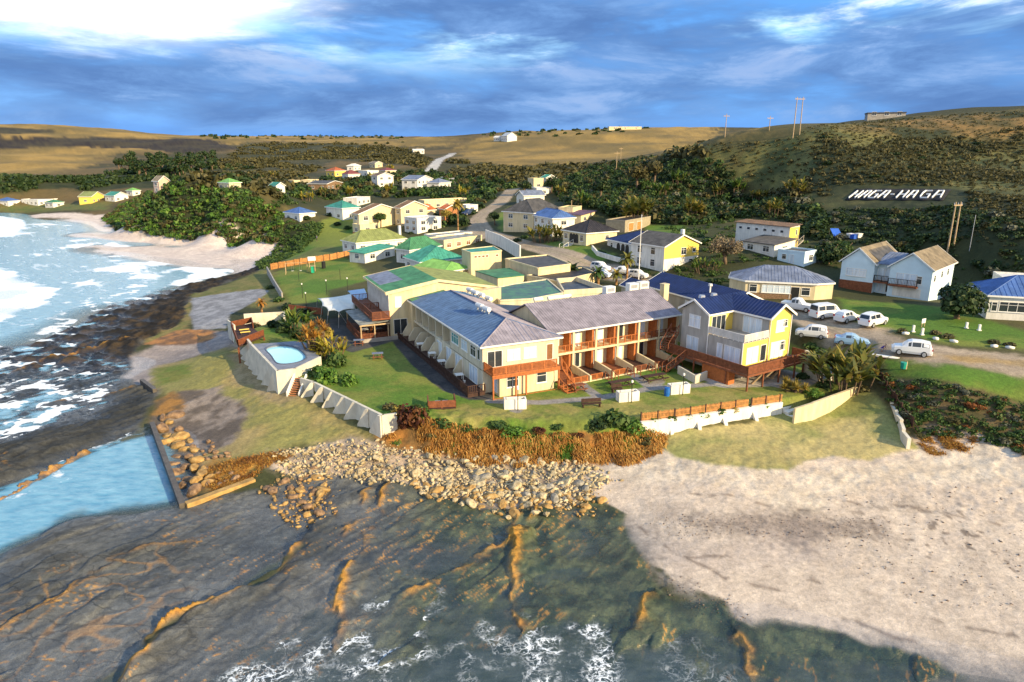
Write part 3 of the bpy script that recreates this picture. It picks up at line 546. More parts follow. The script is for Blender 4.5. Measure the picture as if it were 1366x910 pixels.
# ---------------------------------------------------------------- building kit
BEIGE = mat('beige_plaster', (.62, .55, .40), .85, .17, .9, .15, 3, stretch=(1.6, 1.6, .35)); CREAM = mat('cream_plaster', (.66, .55, .34), .85, .15, .9, .1, 3, stretch=(1.6, 1.6, .35))
WHITEP = mat('white_plaster', (.74, .71, .64), .85, .16, .9, .1, 3, stretch=(1.6, 1.6, .35)); YELLOW = mat('yellow_plaster', (.80, .58, .12), .8, .07, .5, .08, 3)
GREYP = mat('grey_and_shade_plaster', (.40, .38, .34), .85, .17, .9, .1, 3, stretch=(1.6, 1.6, .35)); BLUEP = mat('pale_blue_plaster', (.62, .76, .82), .8, .07, .5, .08, 3)
TRIM = mat('white_trim', (.80, .78, .73), .5, .05, 2); CONC = mat('concrete', (.36, .33, .29), .9, .2, .7, .3, 5); STAINW = mat('stained_white_plaster', (.62, .57, .46), .9, .18, .9, .2, 4, stretch=(1, 1, .5))
WOOD = mat('red_brown_timber', (.21, .072, .033), .65, .3, 3, .1, 20); RUST = mat('orange_timber', (.40, .125, .035), .65, .25, 3, .1, 20); DARKW = mat('dark_timber', (.06, .03, .022), .7, .3, 3)
PALEW = mat('pale_timber', (.46, .33, .19), .7, .2, 3); FENCEW = mat('tan_timber', (.46, .21, .065), .75, .3, 2.5)
GLASS = mat('dark_glass', (.03, .04, .05), .08, .2, .4, spec=.8); CURT = mat('curtained_glass', (.62, .72, .80), .15, .22, 1.6, spec=.6, stretch=(3, 3, .15)); TEAL = mat('teal_glass', (.10, .34, .33), .15, .2, 1, spec=.6)
DOORB = mat('brown_door', (.22, .10, .04), .5, .2, 3); METAL = mat('galvanised_metal', (.55, .56, .58), .35, .1, 3, metal=.6); BLACK = mat('black_metal', (.02, .02, .02), .5, .1, 3)
BRICK = mat('brick_brown', (.24, .15, .085), .9, .4, 4, .3, 12); BRICKR = mat('brick_orange', (.42, .17, .07), .9, .3, 4, .2, 12)
def rm(n, c, v=.18, col2=None, spec=.3, rough=.6): return mat(n, c, rough, v*1.35, .8, .1, 3, spec, col2=col2)
R_SHADEB = rm('shade_blue_roofing', (.085, .15, .27)); R_GREY = rm('weathered_sunlit_grey_roofing', (.27, .24, .27), .2); R_NAVY = rm('navy_roofing', (.012, .026, .10), .2); R_DARK = rm('dark_flat_roofing', (.06, .075, .10), .25)
R_GREEN = rm('green_roofing', (.06, .20, .095), .25); R_TEAL = rm('teal_roofing', (.05, .25, .19), .25); R_OLIVE = rm('olive_roofing', (.22, .25, .08), .2); R_BLACK = rm('black_tile', (.035, .03, .03), .3); R_CHAR = rm('charcoal_tile', (.085, .08, .075), .3)
R_BROWN = rm('brown_tile', (.17, .105, .06), .25); R_TERRA = rm('terracotta_tile', (.42, .12, .04), .25); R_MAROON = rm('maroon_roofing', (.20, .055, .05), .2); R_SLATE = rm('slate_blue_roofing', (.16, .19, .27), .22); R_WHITE = rm('white_roofing', (.66, .64, .60), .12)
R_PATCH = rm('patched_roofing', (.08, .11, .16), .1, (.10, .26, .14)); R_PURP = rm('purple_roofing', (.10, .06, .10), .2); R_SKY = rm('blue_roofing', (.07, .14, .34), .2); R_LGREEN = rm('light_green_roofing', (.18, .38, .10), .2); R_TAN = rm('tan_roofing', (.24, .19, .12), .25); R_THATCH = rm('weathered_cement_roofing', (.25, .26, .24), .3)
_wc = {}
def wmesh(kind, w, h, pane, frame):
    k = (kind, round(w, 2), round(h, 2), pane.name, frame.name)
    if k in _wc: return _wc[k]
    f = MB(); t = .07; hw = w/2
    f.box(-hw, -.03, 0, -hw+t, .06, h); f.box(hw-t, -.03, 0, hw, .06, h); f.box(-hw+t, -.03, h-t, hw-t, .06, h); f.box(-hw+t, -.03, 0, hw-t, .06, t)
    n = max(1, int(round(w/.95))) if kind != 'door' else 1
    if kind == 'slit': n = 1
    for i in range(1, n): x = -hw+w*i/n; f.box(x-.03, -.03, t, x+.03, .055, h-t)
    if kind == 'window' and h > .8: f.box(-hw+t, -.03, h*.66, hw-t, .05, h*.66+.05)
    if kind == 'window': f.box(-hw-.06, -.03, -.07, hw+.06, .11, -.002)
    p = MB().box(-hw+t*.7, -.02, t*.7, hw-t*.7, .025, h-t*.7)
    def me(mb, n_, m):
        x = bpy.data.meshes.new(n_); x.from_pydata(mb.v, [], mb.f); x.materials.append(m); return x
    _wc[k] = (me(f, kind, frame), me(p, 'pane' if kind != 'door' else 'panel', pane)); return _wc[k]
NAMES = {'window': 'window', 'slide': 'sliding_door', 'door': 'door', 'slit': 'window'}
def opening(parent, kind, p, ang, w, h, pane=None, frame=None):
    """p: bottom centre on the wall (parent coordinates), ang: direction of the outward normal"""
    a, b = wmesh(kind, w, h, pane or (DOORB if kind == 'door' else GLASS), frame or TRIM)
    o = bpy.data.objects.new(NAMES[kind], a); COL.objects.link(o); o.parent = parent; o.location = tuple(p); o.rotation_euler = (0, 0, ang-pi/2)
    c = bpy.data.objects.new('pane' if kind != 'door' else 'panel', b); COL.objects.link(c); c.parent = o
    return o
def ribs(mb, face, sp=.6, hh=.05, ww=.05):
    P = [np.array(p, float) for p in face]; n = np.cross(P[1]-P[0], P[2]-P[0]); n /= np.linalg.norm(n)
    if n[2] < 0: n = -n
    s = np.array([0, 0, -1.])-n*(-n[2]); l = np.linalg.norm(s)
    if l < 1e-3: return
    s /= l; t = np.cross(n, s); tv = [p@t for p in P]; k = math.ceil(min(tv)/sp)*sp+sp*.5
    while k < max(tv)-.05:
        q = []
        for i in range(len(P)):
            a, b = P[i], P[(i+1) % len(P)]; ta, tb = a@t-k, b@t-k
            if (ta < 0) != (tb < 0): q.append(a+(b-a)*(ta/(ta-tb)))
        if len(q) == 2 and np.linalg.norm(q[0]-q[1]) > .2:
            a, b = q; mb.solid([a-t*ww+n*.002, a+n*hh, a+t*ww+n*.002, b-t*ww+n*.002, b+n*hh, b+t*ww+n*.002], [(0, 1, 4, 3), (1, 2, 5, 4), (0, 2, 1), (3, 4, 5)])
        k += sp
def roof_hip(x0, x1, y0, y1, z, rise, along='x', inset=None, rib=0):
    mb = MB(); W_, D_ = x1-x0, y1-y0; c = [(x0, y0, z), (x1, y0, z), (x1, y1, z), (x0, y1, z)]
    if along == 'x':
        i = D_/2 if inset is None else inset; a = (x0+min(i, W_*.49), (y0+y1)/2, z+rise); b = (x1-min(i, W_*.49), (y0+y1)/2, z+rise)
        fs = [[c[0], c[1], b, a], [c[1], c[2], b], [c[2], c[3], a, b], [c[3], c[0], a]]
    else:
        i = W_/2 if inset is None else inset; a = ((x0+x1)/2, y0+min(i, D_*.49), z+rise); b = ((x0+x1)/2, y1-min(i, D_*.49), z+rise)
        fs = [[c[0], c[1], a], [c[1], c[2], b, a], [c[2], c[3], b], [c[3], c[0], a, b]]
    for f in fs:
        mb.face(f)
        if rib: ribs(mb, f, rib)
    mb.face([c[3], c[2], c[1], c[0]])
    for p, q in ((a, b), (c[0], a), (c[1], b if along == 'x' else a), (c[2], b), (c[3], a if along == 'x' else b)):
        if np.linalg.norm(np.array(p)-np.array(q)) > .1: mb.tube(np.array(p)+(0, 0, .02), np.array(q)+(0, 0, .02), .07, k=5)
    return mb
def fascia(x0, x1, y0, y1, z, t=.2):
    mb = MB(); e = .04
    mb.box(x0-e, y0-e, z-t, x1+e, y0+.02, z+.03); mb.box(x0-e, y1-.02, z-t, x1+e, y1+e, z+.03); mb.box(x0-e, y0+.02, z-t, x0+.02, y1-.02, z+.03); mb.box(x1-.02, y0+.02, z-t, x1+e, y1-.02, z+.03); return mb
def roof_gable(x0, x1, y0, y1, z, rise, along='x', t=.12, rib=0, ry=None):
    mb = MB()
    if along == 'x':
        m = (y0+y1)/2 if ry is None else ry
        A = [[(x0, y0, z), (x1, y0, z), (x1, m, z+rise), (x0, m, z+rise)], [(x1, y1, z), (x0, y1, z), (x0, m, z+rise), (x1, m, z+rise)]]
    else:
        m = (x0+x1)/2 if ry is None else ry
        A = [[(x1, y0, z), (x1, y1, z), (m, y1, z+rise), (m, y0, z+rise)], [(x0, y1, z), (x0, y0, z), (m, y0, z+rise), (m, y1, z+rise)]]
    for f in A:
        mb.slab(f, t)
        if rib: ribs(mb, f, rib)
    return mb
def bargeboards(x0, x1, y0, y1, z, rise, along='x', ry=None):
    mb = MB(); h = .24
    if along == 'x':
        m = (y0+y1)/2 if ry is None else ry
        for x in (x0-.03, x1+.03):
            for y in (y0, y1): mb.bar((x, y, z+.03), (x, m, z+rise+.03), .08, h)
        for y in (y0-.03, y1+.03): mb.box(x0, y-.035, z-.18, x1, y+.035, z+.01)
    else:
        m = (x0+x1)/2 if ry is None else ry
        for y in (y0-.03, y1+.03):
            for x in (x0, x1): mb.bar((x, y, z+.03), (m, y, z+rise+.03), .08, h)
        for x in (x0-.03, x1+.03): mb.box(x-.035, y0, z-.18, x+.035, y1, z+.01)
    return mb
def eavept(px, py, h):                          # where a sight line meets a surface h above the land
    d = ray(px, py); t = np.geomspace(40, 1500, 700); k = np.argmax(ZC+d[2]*t < height(d[0]*t, d[1]*t)[0]+h); tt = np.linspace(t[max(k-1, 0)], t[k], 30); k = np.argmax(ZC+d[2]*tt < height(d[0]*tt, d[1]*tt)[0]+h)
    return np.array([d[0]*tt[k], d[1]*tt[k], ZC+d[2]*tt[k]])
def eave3(A, B, C, h, zg=None):
    """eave corners seen in the photo (left, nearest, right) -> centre, turn, width, depth, ground height"""
    b = eavept(*B, h) if zg is None else at(*B, zg+h); z = b[2]-h; dist = np.hypot(b[0], b[1])
    if dist > 190:
        pm = ppm(b); az = math.atan2(b[0], b[1]); wa, wb = (B[0]-A[0])/pm, (C[0]-B[0])/pm; ph = 1.0 if wb > wa else .5; yaw = -az-ph; u = np.array([cos(yaw), sin(yaw)]); vv = np.array([-u[1], u[0]]); w = min(26., max(4., wa/cos(ph))); d = min(26., max(4.5, wb/sin(ph))); return b[:2]-u*w/2+vv*d/2, yaw, w, d, z
    a, b, c = (at(*p, z+h)[:2] for p in (A, B, C)); u = b-a; v = c-b
    if np.linalg.norm(np.array(A, float)-B) >= np.linalg.norm(np.array(C, float)-B): u /= np.linalg.norm(u); vv = np.array([-u[1], u[0]])
    else: vv = v/np.linalg.norm(v); u = np.array([vv[1], -vv[0]])
    w = max(2., (b-a)@u); d = max(2., (c-b)@vv); ctr = b-u*w/2+vv*d/2
    return ctr, math.atan2(u[1], u[0]), w, d, z
def house(label, A, B, C, h, roof, wm, rfm, rise=2., along='x', name='house', w=None, d=None, nl=None, nr=None, ov=.35, zg=None, pane=None, rib=.6, chim=None, inset=None, group=None, far=False, rmat=None, winL=None, winR=None, base=None, cat='house', frame=None):
    ctr, rz, W0, D0, z = eave3(A, B, C, h, zg); u = np.array([cos(rz), sin(rz)]); v = np.array([-u[1], u[0]])
    if w: ctr = ctr+u*(W0-w)/2; W0 = w
    if d: ctr = ctr+v*(d-D0)/2; D0 = d
    root = empty(name, (ctr[0], ctr[1], z), rz, label, cat, group)
    hx, hy = W0/2-ov*(roof != 'flat'), D0/2-ov*(roof != 'flat'); mb = MB()
    if roof == 'gable':
        if along == 'x':
            s = rise*(hy/(D0/2)); mb.prism([(-hx, -hy), (hx, -hy), (hx, hy), (-hx, hy)], -2, h)
            for x0, x1 in ((-hx, -hx+.2), (hx-.2, hx)): mb.solid([(x0, -hy, h), (x0, hy, h), (x0, 0, h+s), (x1, -hy, h), (x1, hy, h), (x1, 0, h+s)], [(0, 2, 1), (3, 4, 5), (0, 3, 5, 2), (1, 2, 5, 4)])
        else:
            s = rise*(hx/(W0/2)); mb.prism([(-hx, -hy), (hx, -hy), (hx, hy), (-hx, hy)], -2, h)
            for y0, y1 in ((-hy, -hy+.2), (hy-.2, hy)): mb.solid([(-hx, y0, h), (hx, y0, h), (0, y0, h+s), (-hx, y1, h), (hx, y1, h), (0, y1, h+s)], [(0, 1, 2), (3, 5, 4), (0, 2, 5, 3), (1, 4, 5, 2)])
    elif roof == 'flat': mb.box(-hx, -hy, -2, hx, hy, h-.12)
    else: mb.box(-hx, -hy, -2, hx, hy, h)
    mb.build('wall', wm, root)
    if rmat: MB().box(hx-.05, -hy-.002, -2, hx+.004, hy+.002, h-.2).build('wall', rmat, root)
    if base: MB().box(-hx-.03, -hy-.03, -2, hx+.03, hy+.03, base[1]).build('base_course', base[0], root)
    X0, X1, Y0, Y1 = -W0/2, W0/2, -D0/2, D0/2
    if roof == 'hip':
        r = roof_hip(X0, X1, Y0, Y1, h+.02, rise, along, inset, rib).build('roof', rfm, root); fascia(X0, X1, Y0, Y1, h).build('fascia', TRIM, root)
    elif roof == 'gable':
        r = roof_gable(X0, X1, Y0, Y1, h+.06, rise, along, rib=rib).build('roof', rfm, root); bargeboards(X0, X1, Y0, Y1, h+.06, rise, along).build('fascia', TRIM, root)
    elif roof == 'mono':
        f = [(X0, Y0, h+.02), (X1, Y0, h+.02), (X1, Y1, h+rise), (X0, Y1, h+rise)]; q = MB().slab(f, .12)
        if rib: ribs(q, f, rib)
        r = q.build('roof', rfm, root); MB().prism([(-hx, -hy), (hx, -hy), (hx, hy), (-hx, hy)], h-.01, [h, h, h+rise-.15, h+rise-.15]).build('wall', wm, root)
    else:
        r = MB().box(-hx+.19, -hy+.19, h-.12, hx-.19, hy-.19, h-.02).build('roof', rfm, root); q = MB(); p = .18; H = .22
        q.box(-hx-.03, -hy-.03, h-.11, hx+.03, -hy+p, h+H); q.box(-hx-.03, hy-p, h-.11, hx+.03, hy+.03, h+H); q.box(-hx-.03, -hy+p, h-.11, -hx+p, hy-p, h+H); q.box(hx-p, -hy+p, h-.11, hx+.03, hy-p, h+H); q.build('parapet', wm, root)
    if chim:
        for cx, cy in chim: MB().box(cx*hx-.3, cy*hy-.3, h, cx*hx+.3, cy*hy+.3, h+rise+.7).build('chimney', TRIM, r)
    st = 2 if h > 4.2 else 1
    def row(n, L_, fx):
        for k in range(st):
            for i in range(n):
                s = (i+.5)/n*2-1; zz = (.9 if k == 0 else h-1.75); ww = min(1.5, L_*1.1/n)
                yield s, zz, ww
    nl = max(1, int(2*hx/3.4)) if nl is None else nl; nr = max(1, int(2*hy/3.4)) if nr is None else nr
    if winL is None: winL = [('window', s, z_, w_, 1.15, None) for s, z_, w_ in row(nl, 2*hx, 0)]
    if winR is None: winR = [('window', s, z_, w_, 1.15, None) for s, z_, w_ in row(nr, 2*hy, 1)]
    for k, s, z_, w_, h_, pn in winL: opening(root, k, (s*hx, -hy-.002, z_), -pi/2, w_, h_, pn or pane, frame)
    for k, s, z_, w_, h_, pn in winR: opening(root, k, (hx+.006, s*hy, z_), 0, w_, h_, pn or pane, frame)
    root['_hx'] = hx; root['_hy'] = hy
    return root
def flatblock(label, pts, z, zb, wm, rfm, name='outbuilding', par=.25, cat='building', tilt=None):
    P = [at(*p, z) for p in pts]; a = sum((P[i][0]*P[(i+1) % len(P)][1]-P[(i+1) % len(P)][0]*P[i][1]) for i in range(len(P)))
    if a < 0: P = P[::-1]
    c = np.mean([p[:2] for p in P], 0); root = empty(name, (c[0], c[1], zb), 0, label, cat); h = z-zb
    Q = [(p[0]-c[0], p[1]-c[1]) for p in P]
    MB().prism(Q, -2, h-.14).build('wall', wm, root)
    inner = [(x*.985, y*.985) for x, y in Q]
    if par:
        MB().prism(inner, h-.14, h-.03).build('roof', rfm, root)
        q = MB(); n = len(Q)
        for i in range(n):
            (x0, y0), (x1, y1) = Q[i], Q[(i+1) % n]; q.bar((x0, y0, h+par), (x1, y1, h+par), .22, par+.13)
        q.build('parapet', wm, root)
    else: MB().prism([(x*1.02, y*1.02) for x, y in Q], h-.139, h).build('roof', rfm, root)
    return root, Q, h
def wallwin(root, Q, i, h, items):               # openings on side i of a block
    (x0, y0), (x1, y1) = Q[i], Q[(i+1) % len(Q)]; a = math.atan2(y1-y0, x1-x0)-pi/2
    for k, s, z_, w_, h_, pn in items: opening(root, k, (x0+(x1-x0)*s+.003*cos(a), y0+(y1-y0)*s+.003*sin(a), z_), a, w_, h_, pn)
def rail(mb, p, q, h=1., post=1.6, bal=.22, bw=.035, solid=False):
    p = np.array(p, float); q = np.array(q, float); L_ = np.linalg.norm((q-p)[:2])
    if L_ < .1: return mb
    up = np.array([0, 0, h]); mb.bar(p+up, q+up, .1, .07); mb.bar(p+(0, 0, .16), q+(0, 0, .16), .06, .06); n = max(1, int(round(L_/post)))
    for i in range(n+1): c = p+(q-p)*i/n; mb.box(c[0]-.05, c[1]-.05, c[2]-.02, c[0]+.05, c[1]+.05, c[2]+h-.02)
    m = max(1, int(L_/bal))
    for i in range(m):
        c = p+(q-p)*(i+.5)/m; mb.box(c[0]-bw, c[1]-bw, c[2]+.1, c[0]+bw, c[1]+bw, c[2]+h-.06)
    return mb
def stairs(mb, top, bot, w, n, side=True):
    top = np.array(top, float); bot = np.array(bot, float); d = (bot-top)[:2]; L_ = np.linalg.norm(d); d = d/L_; s = np.array([-d[1], d[0]]); a = math.atan2(d[1], d[0])
    for i in range(n):
        c = top+(bot-top)*(i+.5)/n; mb.obox(c, L_/n*1.05, w, c[2]-.06, c[2], a)
    if side:
        for k in (-1, 1):
            o = np.array([*(s*k*(w/2+.03)), 0]); mb.bar(top+o+(0, 0, -.02), bot+o+(0, 0, .05), .07, .26); mb.bar(top+o+(0, 0, .9), bot+o+(0, 0, .9), .07, .07)
            for t in (.02, .5, .98): c = top+(bot-top)*t+o; mb.box(c[0]-.04, c[1]-.04, c[2]-.1, c[0]+.04, c[1]+.04, c[2]+.88)
    return mb
# ---------------------------------------------------------------- the hotel
G0 = 4.5
def wingframe(a, b, Z): p = at(*a, Z); q = at(*b, Z); return p, math.atan2(q[1]-p[1], q[0]-p[0]), float(np.linalg.norm((q-p)[:2]))
def loc2(root, w): c, s = cos(root.rotation_euler[2]), sin(root.rotation_euler[2]); x, y = w[0]-root.location[0], w[1]-root.location[1]; return (x*c+y*s, -x*s+y*c, w[2]-root.location[2])
# long wing on the left: x runs from the tower to the front corner, y inwards
p, rz, LL = wingframe((543, 400.5), (641, 464), G0+5.6)
A1 = empty('hotel_wing', (p[0], p[1], G0), rz, 'two storey hotel wing with a blue grey hipped roof and chamfered patio walls', 'hotel')
E_, D1 = 5.6, 10.2; ov = .4; Lw = LL-ov
m = MB(); m.box(0, 1.7, -1, Lw, D1, 2.75).box(0, 1.7, 2.75, Lw*.62, D1, E_).box(Lw*.62, ov, 2.75, Lw, D1, E_).box(0, ov, 2.62, Lw*.62, 1.7, 2.9).box(Lw*.40, ov, -1, Lw, 1.7, 2.62)
nb = 6
for i in range(nb+1): x = i*Lw*.62/nb; m.box(x-.12+(.12 if i == 0 else 0), ov+.002, 2.9, x+.12, 1.7, E_)
m.box(0, ov+.004, E_-.3, Lw*.62, 1.7, E_)
m.build('wall', BEIGE, A1)
rf = roof_hip(-.3, LL, 0, D1+.4, E_+.04, 1.75, 'x', 4.6, .76)
r1 = rf.build('roof', R_SHADEB, A1); MB().box(-.25, -.05, E_-.14, LL+.05, .02, E_+.06).box(LL-.02, .02, E_-.14, LL+.05, D1+.4, E_+.06).build('fascia', TRIM, A1)  # blue puts the shade on the left slope into the roofing colour
rp = MB(); f_ = [(LL-.02, .06, E_+.075), (LL-.02, D1+.34, E_+.075), (LL-4.6, (D1+.4)/2, E_+1.815)]; rp.face(f_); ribs(rp, f_, .4, .045, .09); f_ = [(LL-.1, D1+.36, E_+.08), (6., D1+.36, E_+.08), (6., (D1+.4)/2+.12, E_+1.80), (LL-4.6, (D1+.4)/2+.12, E_+1.80)]; rp.face(f_); ribs(rp, f_, .4, .045, .09); rp.build('sunlit_roof_slope', R_GREY, A1)  # lighter grey puts sunlight on the front and right slopes into the colour
hw = np.array([LL-4.6, (D1+.4)/2, E_+1.79]); MB().tube((LL+.02, 0, E_+.09), hw+(0, 0, .07), .09, k=5).tube((4.3, (D1+.4)/2, E_+1.86), hw+(0, 0, .07), .09, k=5).build('ridge_cap', R_GREY, A1)
for i in range(nb):
    x = (i+.5)*Lw*.62/nb; opening(A1, 'slide', (x, 1.698, 2.92), -pi/2, 1.7, 2.1, GLASS, BLACK)
for x, w_, pn in ((Lw*.685, 2.4, TEAL), (Lw*.80, 2.0, CURT), (Lw*.90, 1.6, GLASS), (Lw*.962, .8, GLASS)): opening(A1, 'slit' if w_ < 1 else 'window', (x, ov-.003, 3.7), -pi/2, w_, 1.3, pn)
for i in range(5): opening(A1, 'slide', ((i+.5)*Lw*.40/5, 1.698, .5), -pi/2, 1.9, 2.05, GLASS)
for x, w_ in ((Lw*.47, 2.), (Lw*.60, 2.), (Lw*.73, 2.4), (Lw*.90, 2.6)): opening(A1, 'slide', (x, ov-.003, .5), -pi/2, w_, 2.05, CURT)
for i in range(8):                               # chamfered patio walls
    x = .9+i*Lw*.105; dpt = 1.5 if i < 5 else 1.2; pts = [(ov if i > 4 else 1.69, 0), (-dpt+ov, 0), (-dpt+ov, 1.0), (-dpt+.9+ov, 2.3), (ov if i > 4 else 1.69, 2.3)]
    w = MB(); w.solid([(x-.1, y, z) for y, z in pts]+[(x+.1, y, z) for y, z in pts], [(4, 3, 2, 1, 0), (5, 6, 7, 8, 9)]+[(j, (j+1) % 5, 5+(j+1) % 5, 5+j) for j in range(5)]); w.build('patio_wall', BEIGE, A1)
dk = MB().box(-.6, -1.7, -.6, Lw+.6, ov-.01, .42); dk.build('deck', DARKW, A1)
fr = MB(); rail(fr, (-.4, -1.7, .42), (Lw*.55, -1.7, .42), .55, 1.5, .3); rail(fr, (Lw*.55, -1.7, .42), (Lw+.6, -1.7, .42), .95, 1.5, .16); rail(fr, (Lw+.6, -1.7, .42), (Lw+.6, ov, .42), .95); fr.build('railing', DARKW, A1)
# front end of this wing: boxed in room below, timber balcony above
bx = Lw+2.0; MB().box(Lw-.01, 1.6, -.1, bx, 8.6, 2.62).build('porch_room', CREAM, A1)
for y, w_ in ((3.2, 1.5), (6.9, 1.3)): opening(A1, 'window', (bx+.003, y, 1.0), 0, w_, 1.3, GLASS)
for y, w_ in ((1.9, 1.9),): opening(A1, 'slide', (Lw+.003, y, 2.92), 0, w_, 2.0, GLASS)
for y in (4.3, 6.4): opening(A1, 'window', (Lw+.003, y, 3.5), 0, 1.7, 1.35, CURT)
opening(A1, 'door', (Lw+.003, 9.0, 2.92), 0, .9, 2.0, DOORB); opening(A1, 'door', (Lw+1.0, 1.597, .3), -pi/2, .9, 2.1, CURT)
MB().box(Lw-.01, .5, 2.63, bx+.55, 9.2, 2.84).build('balcony', RUST, A1)
fr = MB(); X = bx+.5; rail(fr, (Lw+.1, .55, 2.84), (X, .55, 2.84), .95, 1.6, .16); rail(fr, (X, .55, 2.84), (X, 8.6, 2.84), .95, 1.7, .16); fr.build('railing', RUST, A1)
for y in (.6, 3.4, 4.7, 8.9): MB().box(X-.08, y-.08, -1.2, X+.08, y+.08, 2.40).build('post', RUST, A1)
MB().bar((X, .5, 2.62), (X, 9.2, 2.62), .12, .22).build('beam', RUST, A1); MB().bar((X-.1, .5, .05), (X-.1, 8.9, .05), .1, .16).build('sill', RUST, A1)
s = MB(); stairs(s, (X-.3, 9.4, 2.84), (X+.2, 10.6, .9), 1., 7); stairs(s, (X, 9.5, .55), (X+1.7, 9.7, -.05), 1.1, 4); s.build('staircase', RUST, A1)
# right wing: x along its sunny front, y inwards
p, rz, LR = wingframe((736.5, 446), (909, 420), G0+5.6)
A2 = empty('hotel_wing', (p[0], p[1], G0), rz, 'sunlit hotel wing with two floors of balconies under a weathered grey ribbed roof', 'hotel')
DB = 11.5; nb = 6; bw = LR/nb
m = MB(); m.box(0, 2.0, -1, LR, DB, E_).box(0, .35, 2.62, LR, 2.0, 2.88).box(0, .354, E_-.2, LR, 2.0, E_)
for i in range(nb+1): x = min(max(i*bw, .13), LR-.13); m.box(x-.13, .354, .1, x+.13, 2.0 if i in (0, nb) else .6, E_-.2)
m.solid([(.2, .4, E_), (.2, DB, E_), (.2, 6.2, E_+2.4), (.4, .4, E_), (.4, DB, E_), (.4, 6.2, E_+2.4)], [(0, 2, 1), (3, 4, 5), (0, 3, 5, 2), (1, 2, 5, 4)]).build('wall', CREAM, A2)
roof_gable(-.2, LR+.1, -.05, DB+.3, E_+.1, 2.5, 'x', ry=6.2, rib=.38).build('roof', R_GREY, A2)
MB().box(-.2, -.11, E_-.1, LR+.1, -.055, E_+.1).build('fascia', TRIM, A2)
for i in range(nb):
    x = i*bw; MB().box(x+bw-.5, .62, 2.885, x+bw-.16, 2.0, E_-.2).box(x+bw-.5, .62, .1, x+bw-.16, 2.0, 2.62).build('balcony_screen', RUST, A2)
    for z in (.12, 2.9): opening(A2, 'slide', (x+1.35, 1.997, z), -pi/2, 1.5 if i % 2 else 1.9, 2.1, (GLASS if (i+(z > 1)) % 3 == 1 else CURT))
    fr = MB(); rail(fr, (x+.15, .42, 2.88), (x+bw-.15, .42, 2.88), .95, 1.2, .2, .02); fr.build('railing', RUST if i < 4 else WOOD, A2)
    if i < 5:
        MB().box(x+(.14 if i else -.3), -3.1, -.9, x+bw-.14, 2.0, .1).build('deck', DARKW if i % 2 else WOOD, A2)
        MB().prism([(x+bw-.12, -3.4), (x+bw+.12, -3.4), (x+bw+.12, .35), (x+bw-.12, .35)], -.9, [.75, .75, 1.15, 1.15]).build('patio_wall', CREAM, A2)
        MB().box(x, -3.34, -.9, x+bw-.12, -3.1, .1).build('front_wall', CREAM, A2)
        fr = MB(); rail(fr, (x+.15, -3.2, .1), (x+bw*(.55 if i else .9), -3.2, .1), .75, 1.1, .16); fr.build('railing', RUST if i < 3 else WOOD, A2)
        if i: s = MB(); stairs(s, (x+bw*.78, -3.3, .1), (x+bw*.78+.1, -4.6, -.35), 1., 3); s.build('staircase', WOOD, A2)
# sheds and flat roofs between the wings
flatblock('flat dark roofed block in the angle between the two hotel wings', [(660, 406), (708, 408.5), (757, 428), (736, 441), (716, 437)], 10.3, 4.8, BEIGE, R_DARK, 'link_block', 0)
flatblock('low block with a patched green and grey sheet roof behind the hotel wings', [(648, 387), (686, 379), (730, 373), (751, 391), (708, 399), (667, 401)], 9.4, 5, BEIGE, R_PATCH, 'service_block', .12)
flatblock('walled service yard behind the sunlit hotel wing, beige walls round a dark floor', [(743, 377), (769, 375), (809, 389.5), (752, 393)], 8.9, 5.5, BEIGE, R_DARK, 'service_yard', .75)
r_, Q, h = flatblock('small box of a building with a bright green roof behind the hotel tower', [(634, 361), (679, 357.5), (699, 367), (664, 370.5)], 9.4, 6, CREAM, R_GREEN, 'outbuilding', 0)
flatblock('low block with a flat green roof and skylights, its long side wall bright yellow', [(674, 346), (731, 340.5), (761, 353), (718, 358.5)], 10.6, 7.6, CREAM, R_CHAR, 'outbuilding', .2)
flatblock('yellow walled yard building under a dark sloping roof beside the car park', [(703, 367.5), (778, 357), (794, 364), (744, 375.5)], 9.3, 6.4, CREAM, R_BLACK, 'outbuilding', .12)
tw, Q, h = flatblock('cream cube shaped building with a flat teal roof and small brown windows', [(616, 333), (658, 328.6), (669, 334.5), (628, 337.5)], 12.0, 7.6, CREAM, R_TEAL, 'outbuilding', .12)
k = int(np.argmax([((Q[i][0]+Q[(i+1) % 4][0])*.7-(Q[i][1]+Q[(i+1) % 4][1])) for i in range(4)])); wallwin(tw, Q, k, h, [('slit', s, h-1.1, .7, .5, DOORB) for s in (.15, .27, .4, .52, .85)])
# tower block with green and blue sloping roof
TA = at(486.6, 369, 11.6); TB = at(516, 390, 11.6); u = (TB-TA)[:2]; Lt = np.linalg.norm(u); rz = math.atan2(u[1], u[0])
T = empty('hotel_tower', (TA[0], TA[1], 4.6), rz, 'tall hotel block with a half blue half green sloping roof above the restaurant', 'hotel')
H = 7.0; Wt = loc2(T, at(576, 369.5, 12.8))[1]; Wr = loc2(T, at(640, 374, 10.8))[1]; g2 = loc2(T, at(587, 366, 12.8))[0]
MB().prism([(.3, .3), (Lt-.3, .3), (Lt-.3, Wt), (.3, Wt)], -2, [H, H, H+1.2, H+1.2]).prism([(.3, Wt), (Lt-.3, Wt), (Lt-.3, Wr), (.3, Wr)], -2, [H+1.2, H+1.2, H-.6, H-.6]).build('wall', CREAM, T)
f_ = [(-.2, -.2, H), (Lt, -.2, H), (Lt, Wt, H+1.3), (-.2, Wt, H+1.3)]; q = MB().slab(f_, .15); ribs(q, f_, .7, .03); q.build('roof', R_GREEN, T)
